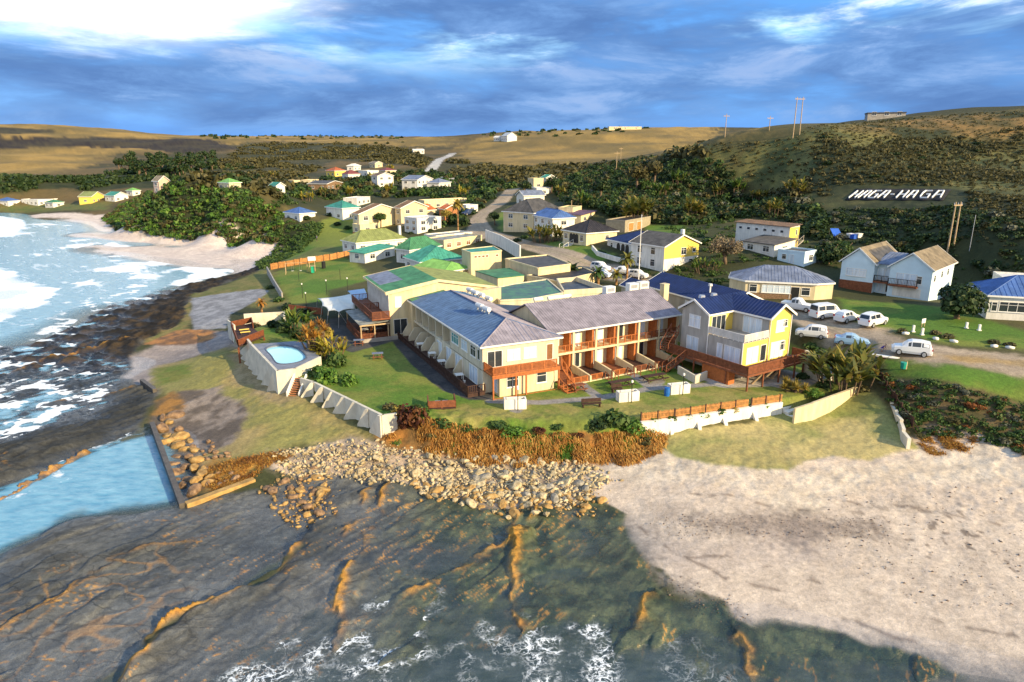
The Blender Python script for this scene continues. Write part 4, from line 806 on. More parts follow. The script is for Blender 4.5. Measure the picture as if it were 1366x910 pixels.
f_ = [(-.19, .3, H+.1), (Lt*.62, .3, H+.1), (Lt*.62, Wt*.5, H+.7), (-.19, Wt*.5, H+.7)]; q = MB().slab(f_, .03); ribs(q, f_, .7, .03); q.build('roof_sheet', R_SLATE, T)
f_ = [(-.2, Wt, H+1.3), (Lt, Wt, H+1.3), (Lt, Wr+.2, H-.55), (-.2, Wr+.2, H-.55)]; q = MB().slab(f_, .15); ribs(q, f_, .7, .03); q.build('roof', R_OLIVE, T)
MB().bar((-.2, -.24, H+.05), (Lt, -.24, H+.05), .08, .3).bar((-.24, -.2, H+.05), (-.24, Wt, H+1.35), .08, .4).bar((Lt+.03, -.2, H+.05), (Lt+.03, Wt, H+1.35), .08, .5).bar((Lt+.03, Wt, H+1.35), (Lt+.03, Wr, H-.5), .08, .4).build('fascia', CREAM, T)
f_ = [(Lt+.05, 3.2, H-1.2), (Lt+1.5, 3.2, H-1.2), (Lt+1.5, Wt*1.1, H-.3), (Lt+.05, Wt*1.1, H-.3)]; MB().slab(f_, .14).build('roof', R_GREEN, T); MB().prism([(Lt-.3, 3.3), (Lt+1.4, 3.3), (Lt+1.4, Wr), (Lt-.3, Wr)], -1, [H-1.4, H-1.4, H-.5, H-.5]).build('wall', CREAM, T)
sl_ = MB()
for i in range(int(Lt/.45)): sl_.box(.5+i*.45, .24, 3.3, .7+i*.45, .298, H-.05)
sl_.build('slatted_cladding', R_WHITE, T)
MB().box(.2, -2.4, 3.0, Lt+.2, .29, 3.25).build('balcony', WOOD, T); fr = MB(); rail(fr, (.25, -2.35, 3.25), (Lt+.1, -2.35, 3.25), 1., 1.6, .14); rail(fr, (Lt+.1, -2.35, 3.25), (Lt+.1, .2, 3.25), 1., 1.4, .14); rail(fr, (.25, -2.35, 3.25), (.25, .2, 3.25), 1.); rail(fr, (Lt*.55, -2.35, 3.25), (Lt*.55, .2, 3.25), 1.); fr.build('railing', WOOD, T)
opening(T, 'window', (Lt-.297, 1.7, 4.6), 0, 1., 1.6, CURT); opening(T, 'slide', (Lt-.297, 1.9, .5), 0, 2.1, 2.3, GLASS)
# restaurant verandah in front of the tower's left side
V = empty('restaurant_verandah', (TA[0], TA[1], 4.6), rz, 'open sided restaurant verandah with a grey sheet roof below the tower balcony', 'verandah')
f_ = [(Lt*.30, -4.3, 2.55), (Lt+.3, -4.3, 2.55), (Lt+.3, .25, 2.85), (Lt*.30, .25, 2.85)]; q = MB().slab(f_, .08); ribs(q, f_, .8, .04); q.build('roof', R_THATCH, V)
MB().box(Lt*.3, -4.3, -.8, Lt+.2, .25, .45).build('floor', WOOD, V); q = MB()

for y in (-4.1, -2.1, -.1): MB().box(Lt+.05, y-.08, .45, Lt+.2, y+.08, 2.5).build('post', PALEW, V)
MB().box(Lt*.32, -4.2, .45, Lt*.32+.15, -4.05, 2.5).build('post', PALEW, V); MB().box(Lt+.22, -4.3, 2.3, Lt+.3, .2, 2.5).build('beam', PALEW, V)
MB().box(Lt+.22, -4.4, -1, Lt+.55, 1.2, .42).build('plinth', CONC, V); fr = MB(); rail(fr, (Lt+.1, -4, .45), (Lt+.1, -.2, .45), .7, 1.4, .14); rail(fr, (Lt*.32, -4.2, .45), (Lt+.1, -4.2, .45), .8, 1.4, .14); fr.build('railing', WOOD, V)
MB().box(Lt*.35, .12, .45, Lt, .2, 2.5).build('back_panel', DARKW, V)
# gabled building on stilts at the right
A = at(908.5, 410.5, 11.8); B4 = at(992.5, 458, 9.4); C4 = at(1077, 423, 11.8)
u = (B4-A)[:2]; LA = np.linalg.norm(u); rz = math.atan2(u[1], u[0])
Y = empty('hotel_annexe', (B4[0], B4[1], 6.5), rz, 'yellow and shade-grey gabled hotel annexe on stilts with navy roof and upper terrace', 'hotel')
WB = loc2(Y, C4)[1]; e = 5.3; G1 = LA*.46; G2 = WB*.50
# local: corner at 0,0; x from -LA to 0 along the left face; y from 0 to WB along the right face
MB().box(-LA+.3, 0, -1.5, 0, WB-.3, 2.82).box(-LA+.3, .002, 2.82, -LA+G1, WB-.3, e).box(-LA+G1, WB-G2, 2.82, -.002, WB-.3, e).build('wall', GREYP, Y)  # grey puts the shade on the left faces into the plaster colour
mg = MB(); xm = -LA+G1/2+.1; ym = WB-G2/2-.1
mg.solid([(-LA+.3, .002, e), (-LA+G1, .002, e), (xm, .002, e+1.45), (-LA+.3, .3, e), (-LA+G1, .3, e), (xm, .3, e+1.45)], [(0, 1, 2), (3, 5, 4), (0, 2, 5, 3), (1, 4, 5, 2)]).build('gable', GREYP, Y)
YW = MB().box(-.2, .01, -1.2, .012, WB-.3, 2.8).box(-.2, WB-G2, 2.8, .012, WB-.3, e); YW.solid([(.012, WB-G2, e), (.012, WB-.3, e), (.012, ym, e+1.4), (-.2, WB-G2, e), (-.2, WB-.3, e), (-.2, ym, e+1.4)], [(0, 1, 2), (3, 5, 4), (0, 2, 5, 3), (1, 4, 5, 2)]); YW.box(-LA+G1-.1, .02, 2.81, -LA+G1+.012, WB-G2, e).build('wall', YELLOW, Y)
q = roof_gable(-LA-.1, -LA+G1+.35, -.35, WB+.1, e+.1, 1.5, 'y', rib=.5, ry=xm); qq = roof_gable(xm, .4, WB-G2-.35, WB+.1, e+.105, 1.48, 'x', rib=.5, ry=ym); q.v_ = 0
n0 = len(q.v); q.v += qq.v; q.f += [tuple(i+n0 for i in f) for f in qq.f]; q.build('roof', R_NAVY, Y)
bb = MB()
for x in (-LA-.1, -LA+G1+.35): bb.bar((x, -.4, e+.14), (xm, -.4, e+1.66), .1, .28)
for y in (WB-G2-.35, WB+.1): bb.bar((.44, y, e+.14), (.44, ym, e+1.64), .1, .28)
bb.box(-LA+G1+.3, -.35, e-.1, -LA+G1+.4, WB-G2-.35, e+.1).box(-LA+G1+.3, WB-G2-.42, e-.1, .4, WB-G2-.34, e+.1).build('fascia', TRIM, Y)
MB().box(-LA+G1+.02, .05, 2.83, -.05, WB-G2-.01, 2.88).build('terrace', CONC, Y)
pr = MB()
for a_, b_ in (((-LA+G1+.05, .03), (-.03, .03)), ((-.03, .03), (-.03, WB-G2-.02))): rail(pr, (*a_, 2.88), (*b_, 2.88), 1.0, .8, .13, .045)
pr.build('railing', R_WHITE, Y)
for a_, b_, r_ in (((-.05, -.06), 2.9, .06), ((-LA+G1+.1, -.08), e, .07), ((.09, WB-.35), e, .06), ((.09, WB-G2+.1), e, .05)): MB().tube((*a_, -1), (*a_, b_), r_).build('downpipe', TRIM, Y)
for s, z, w_, h_, pn, k in ((-LA+G1*.53, 3.25, 1.9, 1.6, CURT, 'window'), (-LA+G1*.5, .1, 2.0, 1.9, CURT, 'slide'), (-LA*.34, .3, .9, 1.8, CURT, 'slide'), (-LA*.155, .1, 2.4, 2.0, CURT, 'slide')): opening(Y, k, (s, -.002, z), -pi/2, w_, h_, pn)
for y, z, w_, h_, pn, k in ((1.7, .1, 2.2, 2.1, CURT, 'slide'), (3.7, .1, 1.1, 2.1, GLASS, 'slide'), (5.6, .4, .8, 1.7, DOORB, 'slit'), (WB-G2+1.9, .1, 2.6, 2.1, CURT, 'slide'), (WB-1.6, .9, 1.0, 1.2, GLASS, 'window'), (WB-G2+2.1, 3.4, 1.7, 1.5, CURT, 'window'), (WB-1.5, 3.9, .9, .9, GLASS, 'window')): opening(Y, k, (.016, y, z), 0, w_, h_, pn)
opening(Y, 'slide', (-LA+G1+.018, (WB-G2)*.4, 2.9), 0, 2.6, 2.1, GLASS); opening(Y, 'slide', (-LA*.24, WB-G2-.004, 2.9), -pi/2, 2.8, 2.1, CURT)
MB().box(-LA, -2.2, -.3, -.02, -.003, -.05).box(-.02, -2.2, -.3, 2.6, WB+.5, -.05).build('deck', WOOD, Y)
fr = MB(); rail(fr, (-LA+.2, -2.15, -.05), (2.55, -2.15, -.05), 1.05, 1.5, .13, .05); rail(fr, (2.55, -2.15, -.05), (2.55, WB+.4, -.05), 1.05, 1.5, .13, .05); rail(fr, (2.55, WB+.4, -.05), (.2, WB+.4, -.05), 1.05, 1.3, .13, .05); fr.build('railing', WOOD, Y)
for y in (-2.0, .8, 3.8, 6.8, WB-.5): MB().box(2.4, y-.08, -3.2, 2.56, y+.08, -.3).build('stilt', WOOD, Y)
for x in (-LA*.55, -.6): MB().box(x-.08, -2.1, -3, x+.08, -1.94, -.3).build('stilt', WOOD, Y)
for y in (.6, 2.4, 4.2): MB().tube((.8, y, -2.4), (2.2, y+.7, -.3), .16, k=5).build('strut', PALEW, Y)
MB().box(-LA*.42, -2.0, -2.4, -.2, -.9, -.32).build('timber_skirt', RUST, Y)
s = MB(); stairs(s, (-LA-.2, -.6, 2.3), (-LA+.3, -3.0, .1), 1.1, 9); stairs(s, (-LA*.72, -2.2, -.1), (-LA*.80, -4.6, -1.9), 1.1, 8); s.build('staircase', WOOD, Y)
# long navy roofed wing behind
p, rz, LBk = wingframe((858, 381), (930, 400.5), 11.4)
K = empty('hotel_wing', (p[0], p[1], 6.5), rz, 'long navy roofed hotel wing between the ribbed grey roof and the bungalow', 'hotel')
MB().box(.3, .3, -2, LBk+5, 7.2, 4.9).build('wall', GREYP, K); roof_gable(-.3, LBk+5.5, -.1, 7.6, 5.0, 1.7, 'x', rib=.5).build('roof', R_NAVY, K); bargeboards(-.3, LBk+5.5, -.1, 7.6, 5.0, 1.7, 'x').build('fascia', TRIM, K)
opening(K, 'window', (LBk*.84, .297, 3.2), -pi/2, 1.6, 1.2, CURT)
p2 = at(826, 380, 9.2); K2 = empty('porch_roof', (p2[0], p2[1], 6.8), rz, 'small navy porch roof with white edges beside the flagpole', 'roof')
roof_gable(0, 5.5, 0, 4.5, 2.4, 1.1, 'x', rib=.5).build('roof', R_NAVY, K2); bargeboards(0, 5.5, 0, 4.5, 2.4, 1.1, 'x').build('fascia', TRIM, K2); MB().box(.3, .3, -1.5, 5.2, 4.2, 2.4).build('wall', GREYP, K2)
# ---------------------------------------------------------------- houses of the village
G_ = None
def arch(root, side, s, z, w, h):                # dark arched opening with a pale rim, one part
    hx, hy = root['_hx'], root['_hy']; n = 8; pts = [(-w/2, 0), (w/2, 0)]+[(w/2*cos(pi*i/n), h-w/2+w/2*sin(pi*i/n)) for i in range(n+1)]
    mb = MB(); y = -hy-.012; mb.face([(s*hx+x, y, z+zz) for x, zz in pts]) if side == 'L' else mb.face([(hx+.012, s*hy+x, z+zz) for x, zz in pts]); return mb.build('arch', BLACK, root)
h1 = house('cream bungalow with a black hipped roof and triple arched porch on the green lawn', (747.6, 306.3), (782, 311.4), (826, 308), 2.9, 'hip', CREAM, R_BLACK, 2.4, 'y', winL=[('window', -.72, .9, 1.3, 1.3, None), ('window', .62, .9, 1.2, 1.4, None)], winR=[('window', .35, .9, 1.1, 1.2, None)])
for s in (-.28, -.03, .2): arch(h1, 'L', s, .3, 1.25, 2.1)
q = MB(); stairs(q, (-.2*h1['_hx'], -h1['_hy']-.2, .2), (-.2*h1['_hx'], -h1['_hy']-3.0, -.9), 1.6, 6); q.build('steps', WHITEP, h1)
h2 = house('white bungalow with a navy hipped roof and arched porch beside the two storey yellow house', (807.6, 318.7), (851, 327.5), (874, 318), 2.7, 'hip', WHITEP, R_NAVY, 2.0, 'x', winL=[('window', -.7, .8, .9, 1.3, None), ('window', .75, .8, 1.6, 1.4, CURT)])
for s in (-.25, .05, .32): arch(h2, 'L', s, .2, 1.4, 2.1)
h3 = house('cream two storey house with a big charcoal and brown hipped roof above the gravel road', (685.8, 280), (712, 284.5), (752, 280), 5.0, 'hip', CREAM, R_CHAR, 3.2, 'y', inset=4)
h4 = house('two storey white house with a blue and brown roof below the charcoal roof', (708.8, 286.5), (736.6, 291.6), (759, 288.5), 4.6, 'hip', WHITEP, R_SKY, 1.8, 'x', inset=2)
house('white gable ended house with a slate roof, uphill of the big charcoal roofed house', (687, 259.5), (698.5, 261.5), (741, 260), 3.2, 'gable', WHITEP, R_SLATE, 1.6, 'y', d=9)
house('small cream box house at the top of the village by the dark thicket', (704, 237.5), (712, 238.5), (724, 236), 4.0, 'flat', CREAM, R_TEAL)
house('pale house with teal green roof at the edge of the dark thicket', (720, 237), (728, 237.5), (743, 234.5), 3.0, 'gable', WHITEP, R_TEAL, 1.2)
house('low white flat roofed house between the cream box house and the slate roofed gable', (701, 250), (716, 251.5), (736, 248.5), 2.8, 'flat', WHITEP, R_WHITE)
house('long tan garage with two orange doors at the foot of the thicket', (814, 293), (834, 295.5), (868, 289.5), 2.7, 'flat', mat('tan_plaster', (.34, .29, .20), .9, .15), R_BLACK, nl=0, nr=0, winL=[], name='garage', cat='garage', winR=[('door', -.55, .05, 3.0, 2.1, FENCEW), ('door', .1, .05, 3.0, 2.1, FENCEW)])
house('low outbuilding with a purple brown roof behind the blue and brown roofed house', (757, 284.5), (776, 287), (797, 283.5), 2.6, 'mono', CREAM, R_PURP, .5, name='outbuilding', cat='outbuilding')
house('low pale yellow flat roofed building behind the charcoal roofed house', (752, 276), (764, 278), (776, 275.5), 3.0, 'flat', CREAM, R_OLIVE)
h9 = house('two storey house with a bright yellow gable wall and mottled grey roof', (849.5, 322), (886.8, 330), (936, 324.5), 5.0, 'gable', WHITEP, R_CHAR, 2.0, 'x', rmat=None, winL=[('window', s, z, 1.2, 1.4, None) for s in (-.45, .35) for z in (.9, 3.2)], winR=[('window', .1, 3.1, 1.5, 1.4, None), ('window', .72, 3.4, 1.0, .8, None), ('window', .55, .9, 1.2, 1.2, None)], chim=[(.5, .5)])
hx, hy = h9['_hx'], h9['_hy']; s_ = 2.0*hy/(hy+.35); MB().solid([(hx+.003, -hy, 2.6), (hx+.003, hy, 2.6), (hx+.003, hy, 5.0), (hx+.003, 0, 5.0+s_), (hx+.003, -hy, 5.0)], [(0, 1, 2, 3, 4)]).build('yellow_wall', YELLOW, h9)
h10 = house('flat roofed two storey block with six small windows and an ochre end wall', (979.5, 295.7), (1055, 303), (1076, 302), 5.0, 'mono', WHITEP, R_BROWN, .4, winL=[('slit', -.82+i*.31, 3.6, .85, .6, None) for i in range(6)], winR=[('slit', .4, 3.2, .5, 1.2, None)], name='building', cat='building', rmat=YELLOW)
q = MB(); stairs(q, (h10['_hx']+.7, h10['_hy']*.9, 2.4), (h10['_hx']+.7, -h10['_hy']-1.5, 0), 1.1, 10); q.build('staircase', CONC, h10)
house('low white annex with a dark lean-to roof below the flat roofed block', (988, 321), (1034, 327), (1050, 322), 2.5, 'mono', WHITEP, R_CHAR, .8, name='outbuilding', cat='outbuilding')
house('small pale blue cottage with a flat dark roof to the right of the lean-to annex', (1038, 333.5), (1074, 337.5), (1087, 334), 2.6, 'flat', BLUEP, R_CHAR, winL=[('door', .05, .05, 1., 2., CURT), ('window', -.5, 1, .9, 1., None)])
# many sided hipped bungalow
E8 = [at(*q, 11.4) for q in ((972, 369.4), (994, 374.5), (1090, 379), (1114.5, 377.5))]; bc = np.mean([e[:2] for e in E8], 0)
u = (E8[2]-E8[1])[:2]; rz = math.atan2(u[1], u[0]); OCT = empty('house', (*((E8[1]+E8[2])[:2]/2), 8.4), rz, 'wide bungalow with a many sided slate blue roof and brown brick lower wall', 'house')
P4 = [loc2(OCT, e)[:2] for e in E8]; dep = 8.0; xl, xr = P4[1][0], P4[2][0]
poly = [P4[1], P4[2], P4[3], (P4[3][0]-.5, P4[3][1]+dep-3), (xr-1, dep), (xl+1, dep), (P4[0][0]+.5, P4[0][1]+dep-3), P4[0]]
w_ = [(x*.975, y*.93+.3) for x, y in poly]; MB().prism(w_, -2, 3.0).build('wall', CREAM, OCT)
ra, rb = (xl*.42, dep*.5, 5.1), (xr*.42, dep*.5, 5.1); q = MB(); z = 3.02; pz = [(x, y, z) for x, y in poly]
for f in ([pz[0], pz[1], rb, ra], [pz[1], pz[2], rb], [pz[2], pz[3], rb], [pz[3], pz[4], rb], [pz[4], pz[5], ra, rb], [pz[5], pz[6], ra], [pz[6], pz[7], ra], [pz[7], pz[0], ra]): q.face(f); ribs(q, f, .5)
q.face(pz[::-1]); q.build('roof', R_SLATE, OCT); q = MB()
for i in range(8): q.bar((*poly[i], z+.02), (*poly[(i+1) % 8], z+.02), .08, .26)
q.build('fascia', TRIM, OCT); y0 = w_[0][1]
MB().box(w_[0][0]+.05, y0-.04, -2, w_[1][0]*.35, y0+.2, 1.15).build('base_course', BRICK, OCT)
for x, k, ww, hh, pn, zb in ((xl*.75, 'window', 1.2, 1.3, GLASS, 1.2), (xl*.1, 'window', 4.4, 1.3, CURT, 1.2), (xr*.42, 'door', 1.5, 2.3, BLACK, .05), (xr*.72, 'window', 1.3, 1.3, GLASS, 1.)): opening(OCT, k, (x, y0-.045 if x < xr*.35 else y0-.003, zb), -pi/2, ww, hh, pn)
# pale blue house with two gables
p, rz, LB = wingframe((1120, 348), (1243, 357), 13.6); zb = 9.0; rz -= .24; LB *= 1.07
BH = empty('house', (p[0], p[1], zb), rz, 'pale blue two storey house with twin front gables and brown roofs on the green lawn', 'house'); Db = 12.5; e = 4.6
g1, g2 = LB*.385, LB*.555
MB().box(.3, .3, -2, g1, Db, e).box(g1, 1.8, -2, g2, Db, e).box(g2, 0, -2, LB-.3, Db, e).build('wall', BLUEP, BH)
for a_, b_, y0 in ((.3, g1, .3), (g2, LB-.3, 0)):
    mb = MB(); xm = (a_+b_)/2; mb.solid([(a_, y0, e), (b_, y0, e), (xm, y0, e+2.2), (a_, y0+.25, e), (b_, y0+.25, e), (xm, y0+.25, e+2.2)], [(0, 1, 2), (3, 5, 4), (0, 2, 5, 3), (1, 4, 5, 2)]).build('gable', BLUEP, BH)
    roof_gable(a_-.35, b_+.35, y0-.3, Db+.3, e+.0, 2.5, 'y', rib=.6).build('roof', R_TAN, BH); bargeboards(a_-.35, b_+.35, y0-.3, Db+.3, e, 2.5, 'y').build('fascia', TRIM, BH)
f_ = [(g1-.2, .8, e+.1), (g2+.2, .8, e+.1), (g2+.2, 8, e+1.3), (g1-.2, 8, e+1.3)]; q = MB().slab(f_, .1); ribs(q, f_, .5); q.build('valley_roof', R_SLATE, BH)
f_ = [(g1+.30, 2.0, e+.25), (g1+.30, Db-1, e+.25), (g1*.58, Db-1, e+2.22), (g1*.58, 2.0, e+2.22)]; MB().slab(f_, .02).build('roof_sheet', R_CHAR, BH)
MB().box(.25, .22, -2, g1+.05, .31, 1.5).build('base_course', WOOD, BH); MB().box(g1, .35, 1.6, LB*.86, 1.79, 1.85).box(g2+.2, -.9, 1.6, LB*.86, -.005, 1.85).build('balcony', WOOD, BH)
fr = MB(); rail(fr, (g1+.1, .4, 1.85), (g2, .4, 1.85), 1., 1.2, .2, .02); rail(fr, (g2+.2, -.85, 1.85), (LB*.86, -.85, 1.85), 1., 1.2, .2, .02); fr.build('railing', BLACK, BH)
for x, y, z, w_, h_, k, pn in ((g1*.5, .297, 2.3, 3.2, 1.3, 'window', CURT), ((g1+g2)/2, 1.797, 1.9, 2.2, 2., 'slide', CURT), (g2+(LB-g2)*.4, -.003, 1.9, 3.0, 1.8, 'slide', CURT), (g2+(LB-g2)*.68, -.003, 2.2, .9, 1.3, 'window', GLASS), ((g1+g2)/2-.4, 1.797, 0, 1., 1.4, 'door', CURT), ((g1+g2)/2+.9, 1.797, 0, 1., 1.4, 'door', BLACK)): opening(BH, k, (x, y, z), -pi/2, w_, h_, pn)
for y, z in ((1.6, 2.6), (5.5, 2.8), (9, 2.8)): opening(BH, 'window', (LB-.297, y, z), 0, .9, 1.1, GLASS)
MB().box(g2+.8, -.06, .0, LB-1.5, -.003, 1.4).build('garage_door', WHITEP, BH)
house('white bungalow with a blue hipped roof beside the round dark tree', (1318, 394), (1450, 401), (1480, 391), 3.2, 'hip', WHITEP, R_SKY, 2.2, 'x', d=9, winL=[('window', -.86, 1, .7, 1.3, None), ('window', -.45, 1., 3.2, 1.4, None)])
house('white flat roofed house half hidden by bushes behind the slate roofed bungalow', (1338, 372), (1390, 375), (1420, 371), 2.6, 'flat', WHITEP, R_WHITE, d=6)
# green roofed cluster by the sea
house('white house with an olive green hipped roof and a white chimney', (462, 319.5), (474.4, 324.3), (543, 318), 2.9, 'hip', WHITEP, R_OLIVE, 2.6, 'y', inset=4, chim=[(.6, .9)])
vr = house('low verandah block with a teal roof on white posts facing the playground lawn', (473, 334), (486, 338.5), (529, 332.5), 2.4, 'mono', WHITEP, R_TEAL, .9)
house('white house with a bright green hipped roof behind the teal verandah', (529, 331), (546, 334), (590, 327.5), 3.2, 'hip', WHITEP, R_GREEN, 2.4, 'y', inset=3)
house('house under the largest teal green hipped roof, left of the cream cube building', (534, 343), (560, 350), (622, 344.5), 2.9, 'hip', WHITEP, R_TEAL, 2.6, 'x', inset=3)
house('low house with a ribbed light green roof just behind the hotel tower', (552, 355), (592, 363), (626, 357), 2.8, 'hip', CREAM, R_LGREEN, 1.4, 'x', inset=2, rib=.4)
house('long low tan building with a flat grey green roof and brown windows', (568, 318.5), (592, 321.5), (643, 314.5), 2.7, 'flat', CREAM, R_THATCH, pane=DOORB)
house('white edged flat roof block behind the tan building', (574, 312.5), (582, 315.5), (630, 310.5), 2.6, 'flat', WHITEP, R_THATCH)
ap = house('two storey cream apartment house with a wide front gable and brown roof', (472, 284), (478, 286), (541, 281.5), 5.6, 'gable', CREAM, R_BROWN, 2.6, 'x', winR=[('window', s, z, 1.6, 1.3, None) for s in (-.7, -.3) for z in (.9, 3.6)])
house('second cream gable of the apartment house, set back to the right', (528, 276), (534, 278), (573, 276.5), 5.6, 'gable', CREAM, R_BROWN, 2.0, 'x')
house('terracotta roofed house squeezed beside the apartment gables', (548, 279.5), (554, 281.5), (583, 279), 3.6, 'hip', CREAM, R_TERRA, 1.8, 'y')
house('flat roofed white house in front of the terracotta roof', (539, 289), (556, 292), (589, 287.5), 4.4, 'flat', WHITEP, R_WHITE)
house('low cream wing with two windows at the left foot of the apartment house', (471, 298), (480, 300.5), (500, 296.5), 2.9, 'flat', CREAM, R_WHITE, base=(BRICKR, .6))
house('orange brick house with a small chimney beside the tall palm', (588, 277), (593, 279.5), (613, 277.5), 4.0, 'gable', BRICKR, R_TERRA, 1.2, 'x')
house('long flat roofed cream building behind the terracotta roof', (558, 266.5), (566, 268), (627, 265), 3.2, 'flat', CREAM, R_WHITE)
house('small white roofed carport house by the gravel road', (612, 273), (622, 274.5), (634, 272), 2.6, 'flat', WHITEP, R_WHITE)
# houses further up the valley
FARH = [('small white cottage with a blue and teal hipped roof, nearest the green slope', (378, 281.5), (399, 285), (422, 280), 3.0, 'hip', WHITEP, R_SKY, 1.6),
 ('white house with a teal hipped roof and a dark verandah on the green slope', (433, 274.5), (456, 278), (481, 273.5), 4.0, 'hip', WHITEP, R_TEAL, 2.0),
 ('low white flat roofed house behind the teal hipped roof', (458, 263), (476, 265), (494, 262), 3.0, 'flat', WHITEP, R_WHITE, 1),
 ('long dark red house with a dark green roof among the valley trees', (410, 243.5), (436, 245.5), (458, 243), 3.0, 'gable', BRICK, R_CHAR, 1.2),
 ('cream flat roofed house left of the long dark red house', (402, 239), (414, 240.5), (425, 238), 3.2, 'flat', CREAM, R_WHITE, 1),
 ('small pale house at the left end of the valley row', (383, 240), (391, 241), (400, 239), 3.0, 'flat', CREAM, R_TAN, 1),
 ('bright yellow house with an orange brown hipped roof', (434, 226), (446, 228), (462, 225), 3.4, 'hip', YELLOW, R_TERRA, 2),
 ('white house under a maroon roof below the bright yellow house', (455, 231), (464, 232.5), (481, 230), 3.2, 'hip', WHITEP, R_MAROON, 2),
 ('white house with a flat pale roof above the maroon roof', (462, 220), (472, 221.5), (482, 219), 3.2, 'hip', WHITEP, R_WHITE, 1.4),
 ('cream cottage highest in the valley row with a chimney', (492, 217), (500, 218), (511, 216), 3.2, 'gable', CREAM, R_TAN, 1.4),
 ('long white house in the middle of the valley cluster', (478, 226.5), (490, 228), (505, 225.5), 3.4, 'flat', WHITEP, R_WHITE, 1),
 ('white two storey house with dark balconies below the brown maroon roof', (494, 233), (503, 235), (526, 232), 5.4, 'gable', WHITEP, R_BROWN, 1.6),
 ('house with a low maroon brown roof right of the long white house', (504, 226), (514, 227.5), (529, 225), 3., 'hip', CREAM, R_MAROON, 1.5),
 ('two storey white house with a slate blue roof and balcony beside the white bungalow', (534.6, 238), (557, 240), (579, 236.5), 5.2, 'gable', WHITEP, R_SLATE, 1.8),
 ('white bungalow with a pale hipped roof at the right end of the valley row', (568, 242.5), (586, 244), (603, 241), 2.9, 'hip', WHITEP, R_SLATE, 1.8),
 ('teal roofed house at the far left of the valley', (358, 247), (368, 248.5), (381, 246.5), 3.0, 'gable', WHITEP, R_TEAL, 1.4),
 ('cream house with a pale green roof above the bushy headland', (290, 242), (305, 244), (322, 241), 3., 'hip', CREAM, R_LGREEN, 1.5),
 ('tall pinkish two storey house alone above the headland', (203, 241), (211, 242), (226, 240.5), 4.6, 'gable', mat('pink_plaster', (.6, .42, .32), .85, .1), R_TAN, 2.),
 ('bright yellow gabled house on the far bay shore', (106, 261), (122, 262.5), (138, 259.5), 3.6, 'gable', YELLOW, R_OLIVE, 2.4),
 ('white house with a teal roof next to the bright yellow bay house', (140, 260), (152, 261.5), (170, 258.5), 3.2, 'gable', WHITEP, R_TEAL, 2),
 ('small green roofed house at the inland end of the bay row', (168, 253.5), (176, 254.5), (187, 252.5), 3., 'hip', WHITEP, R_LGREEN, 1.4),
 ('white house with a blue roof at the left edge of the bay', (-4, 267), (10, 268.5), (25, 266.5), 3.2, 'hip', WHITEP, R_SKY, 1.8),
 ('long white house with pale roofs on the bay shore', (32, 265.5), (50, 267), (73, 264.5), 3.2, 'flat', WHITEP, R_WHITE, 1),
 ('small white house with a green roof between the long white and yellow bay houses', (60, 269.5), (70, 270.5), (84, 268.5), 2.8, 'hip', WHITEP, R_GREEN, 1.4)]
for lb, A, B, C, h, rt, wm, rfm, rs in FARH: house(lb, A, B, C, h, rt, wm, rfm, rs, 'x' if rt == 'gable' else ('x' if abs(B[0]-A[0]) > abs(C[0]-B[0]) else 'y'), rib=0)
def fhouse(label, px, py, wm_, dm, h, roof, wm, rfm, rise, yaw, name='house', cat='house', along='x', win=True):
    p = ground(px, py); r = empty(name, p, yaw, label, cat); hx, hy = wm_/2, dm/2; MB().box(-hx, -hy, -3, hx, hy, h).build('wall', wm, r)
    if roof == 'gable':
        MB().solid([(-hx, -hy, h), (-hx, hy, h), (-hx, 0, h+rise), (hx, -hy, h), (hx, hy, h), (hx, 0, h+rise)], [(0, 2, 1), (3, 4, 5), (0, 3, 5, 2), (1, 2, 5, 4)]).build('gable', wm, r); roof_gable(-hx-.4, hx+.4, -hy-.4, hy+.4, h+.03, rise, 'x').build('roof', rfm, r)
    else: MB().box(-hx-.2, -hy-.2, h+.002, hx+.2, hy+.2, h+.4).build('roof', rfm, r)
    if win:
        for i in range(3): opening(r, 'window', (-hx+wm_*(i+.5)/3, -hy-.003, .9), -pi/2, 1.6, 1.4)
    return r
fhouse('large white house alone on the far hilltop, gable towards the valley', 679, 188, 15, 12, 5, 'gable', WHITEP, R_WHITE, 4, -1.1)
fhouse('tiny white house left of the hilltop house', 664, 188, 7, 6, 3.5, 'gable', WHITEP, R_WHITE, 2, -.5)
fhouse('low pale house half way up the far slope left of the tarred road', 558, 205, 11, 7, 3., 'gable', WHITEP, R_WHITE, 1.5, .3)
fhouse('low long building on the crest of the right hand hill below the power pole', 1180, 158, 13, 6, 1.7, 'flat', CONC, R_CHAR, 0, -.3, 'building', 'building')
fhouse('small cream shed on the far gold hill', 560, 203, 6, 5, 3., 'gable', CREAM, R_TAN, 1.2, 0., 'shed', 'shed')
fhouse('row of low sheds on the skyline left of the gold hill crest', 833, 173, 40, 8, 3., 'flat', CREAM, R_WHITE, 0, .1, 'shed', 'shed')
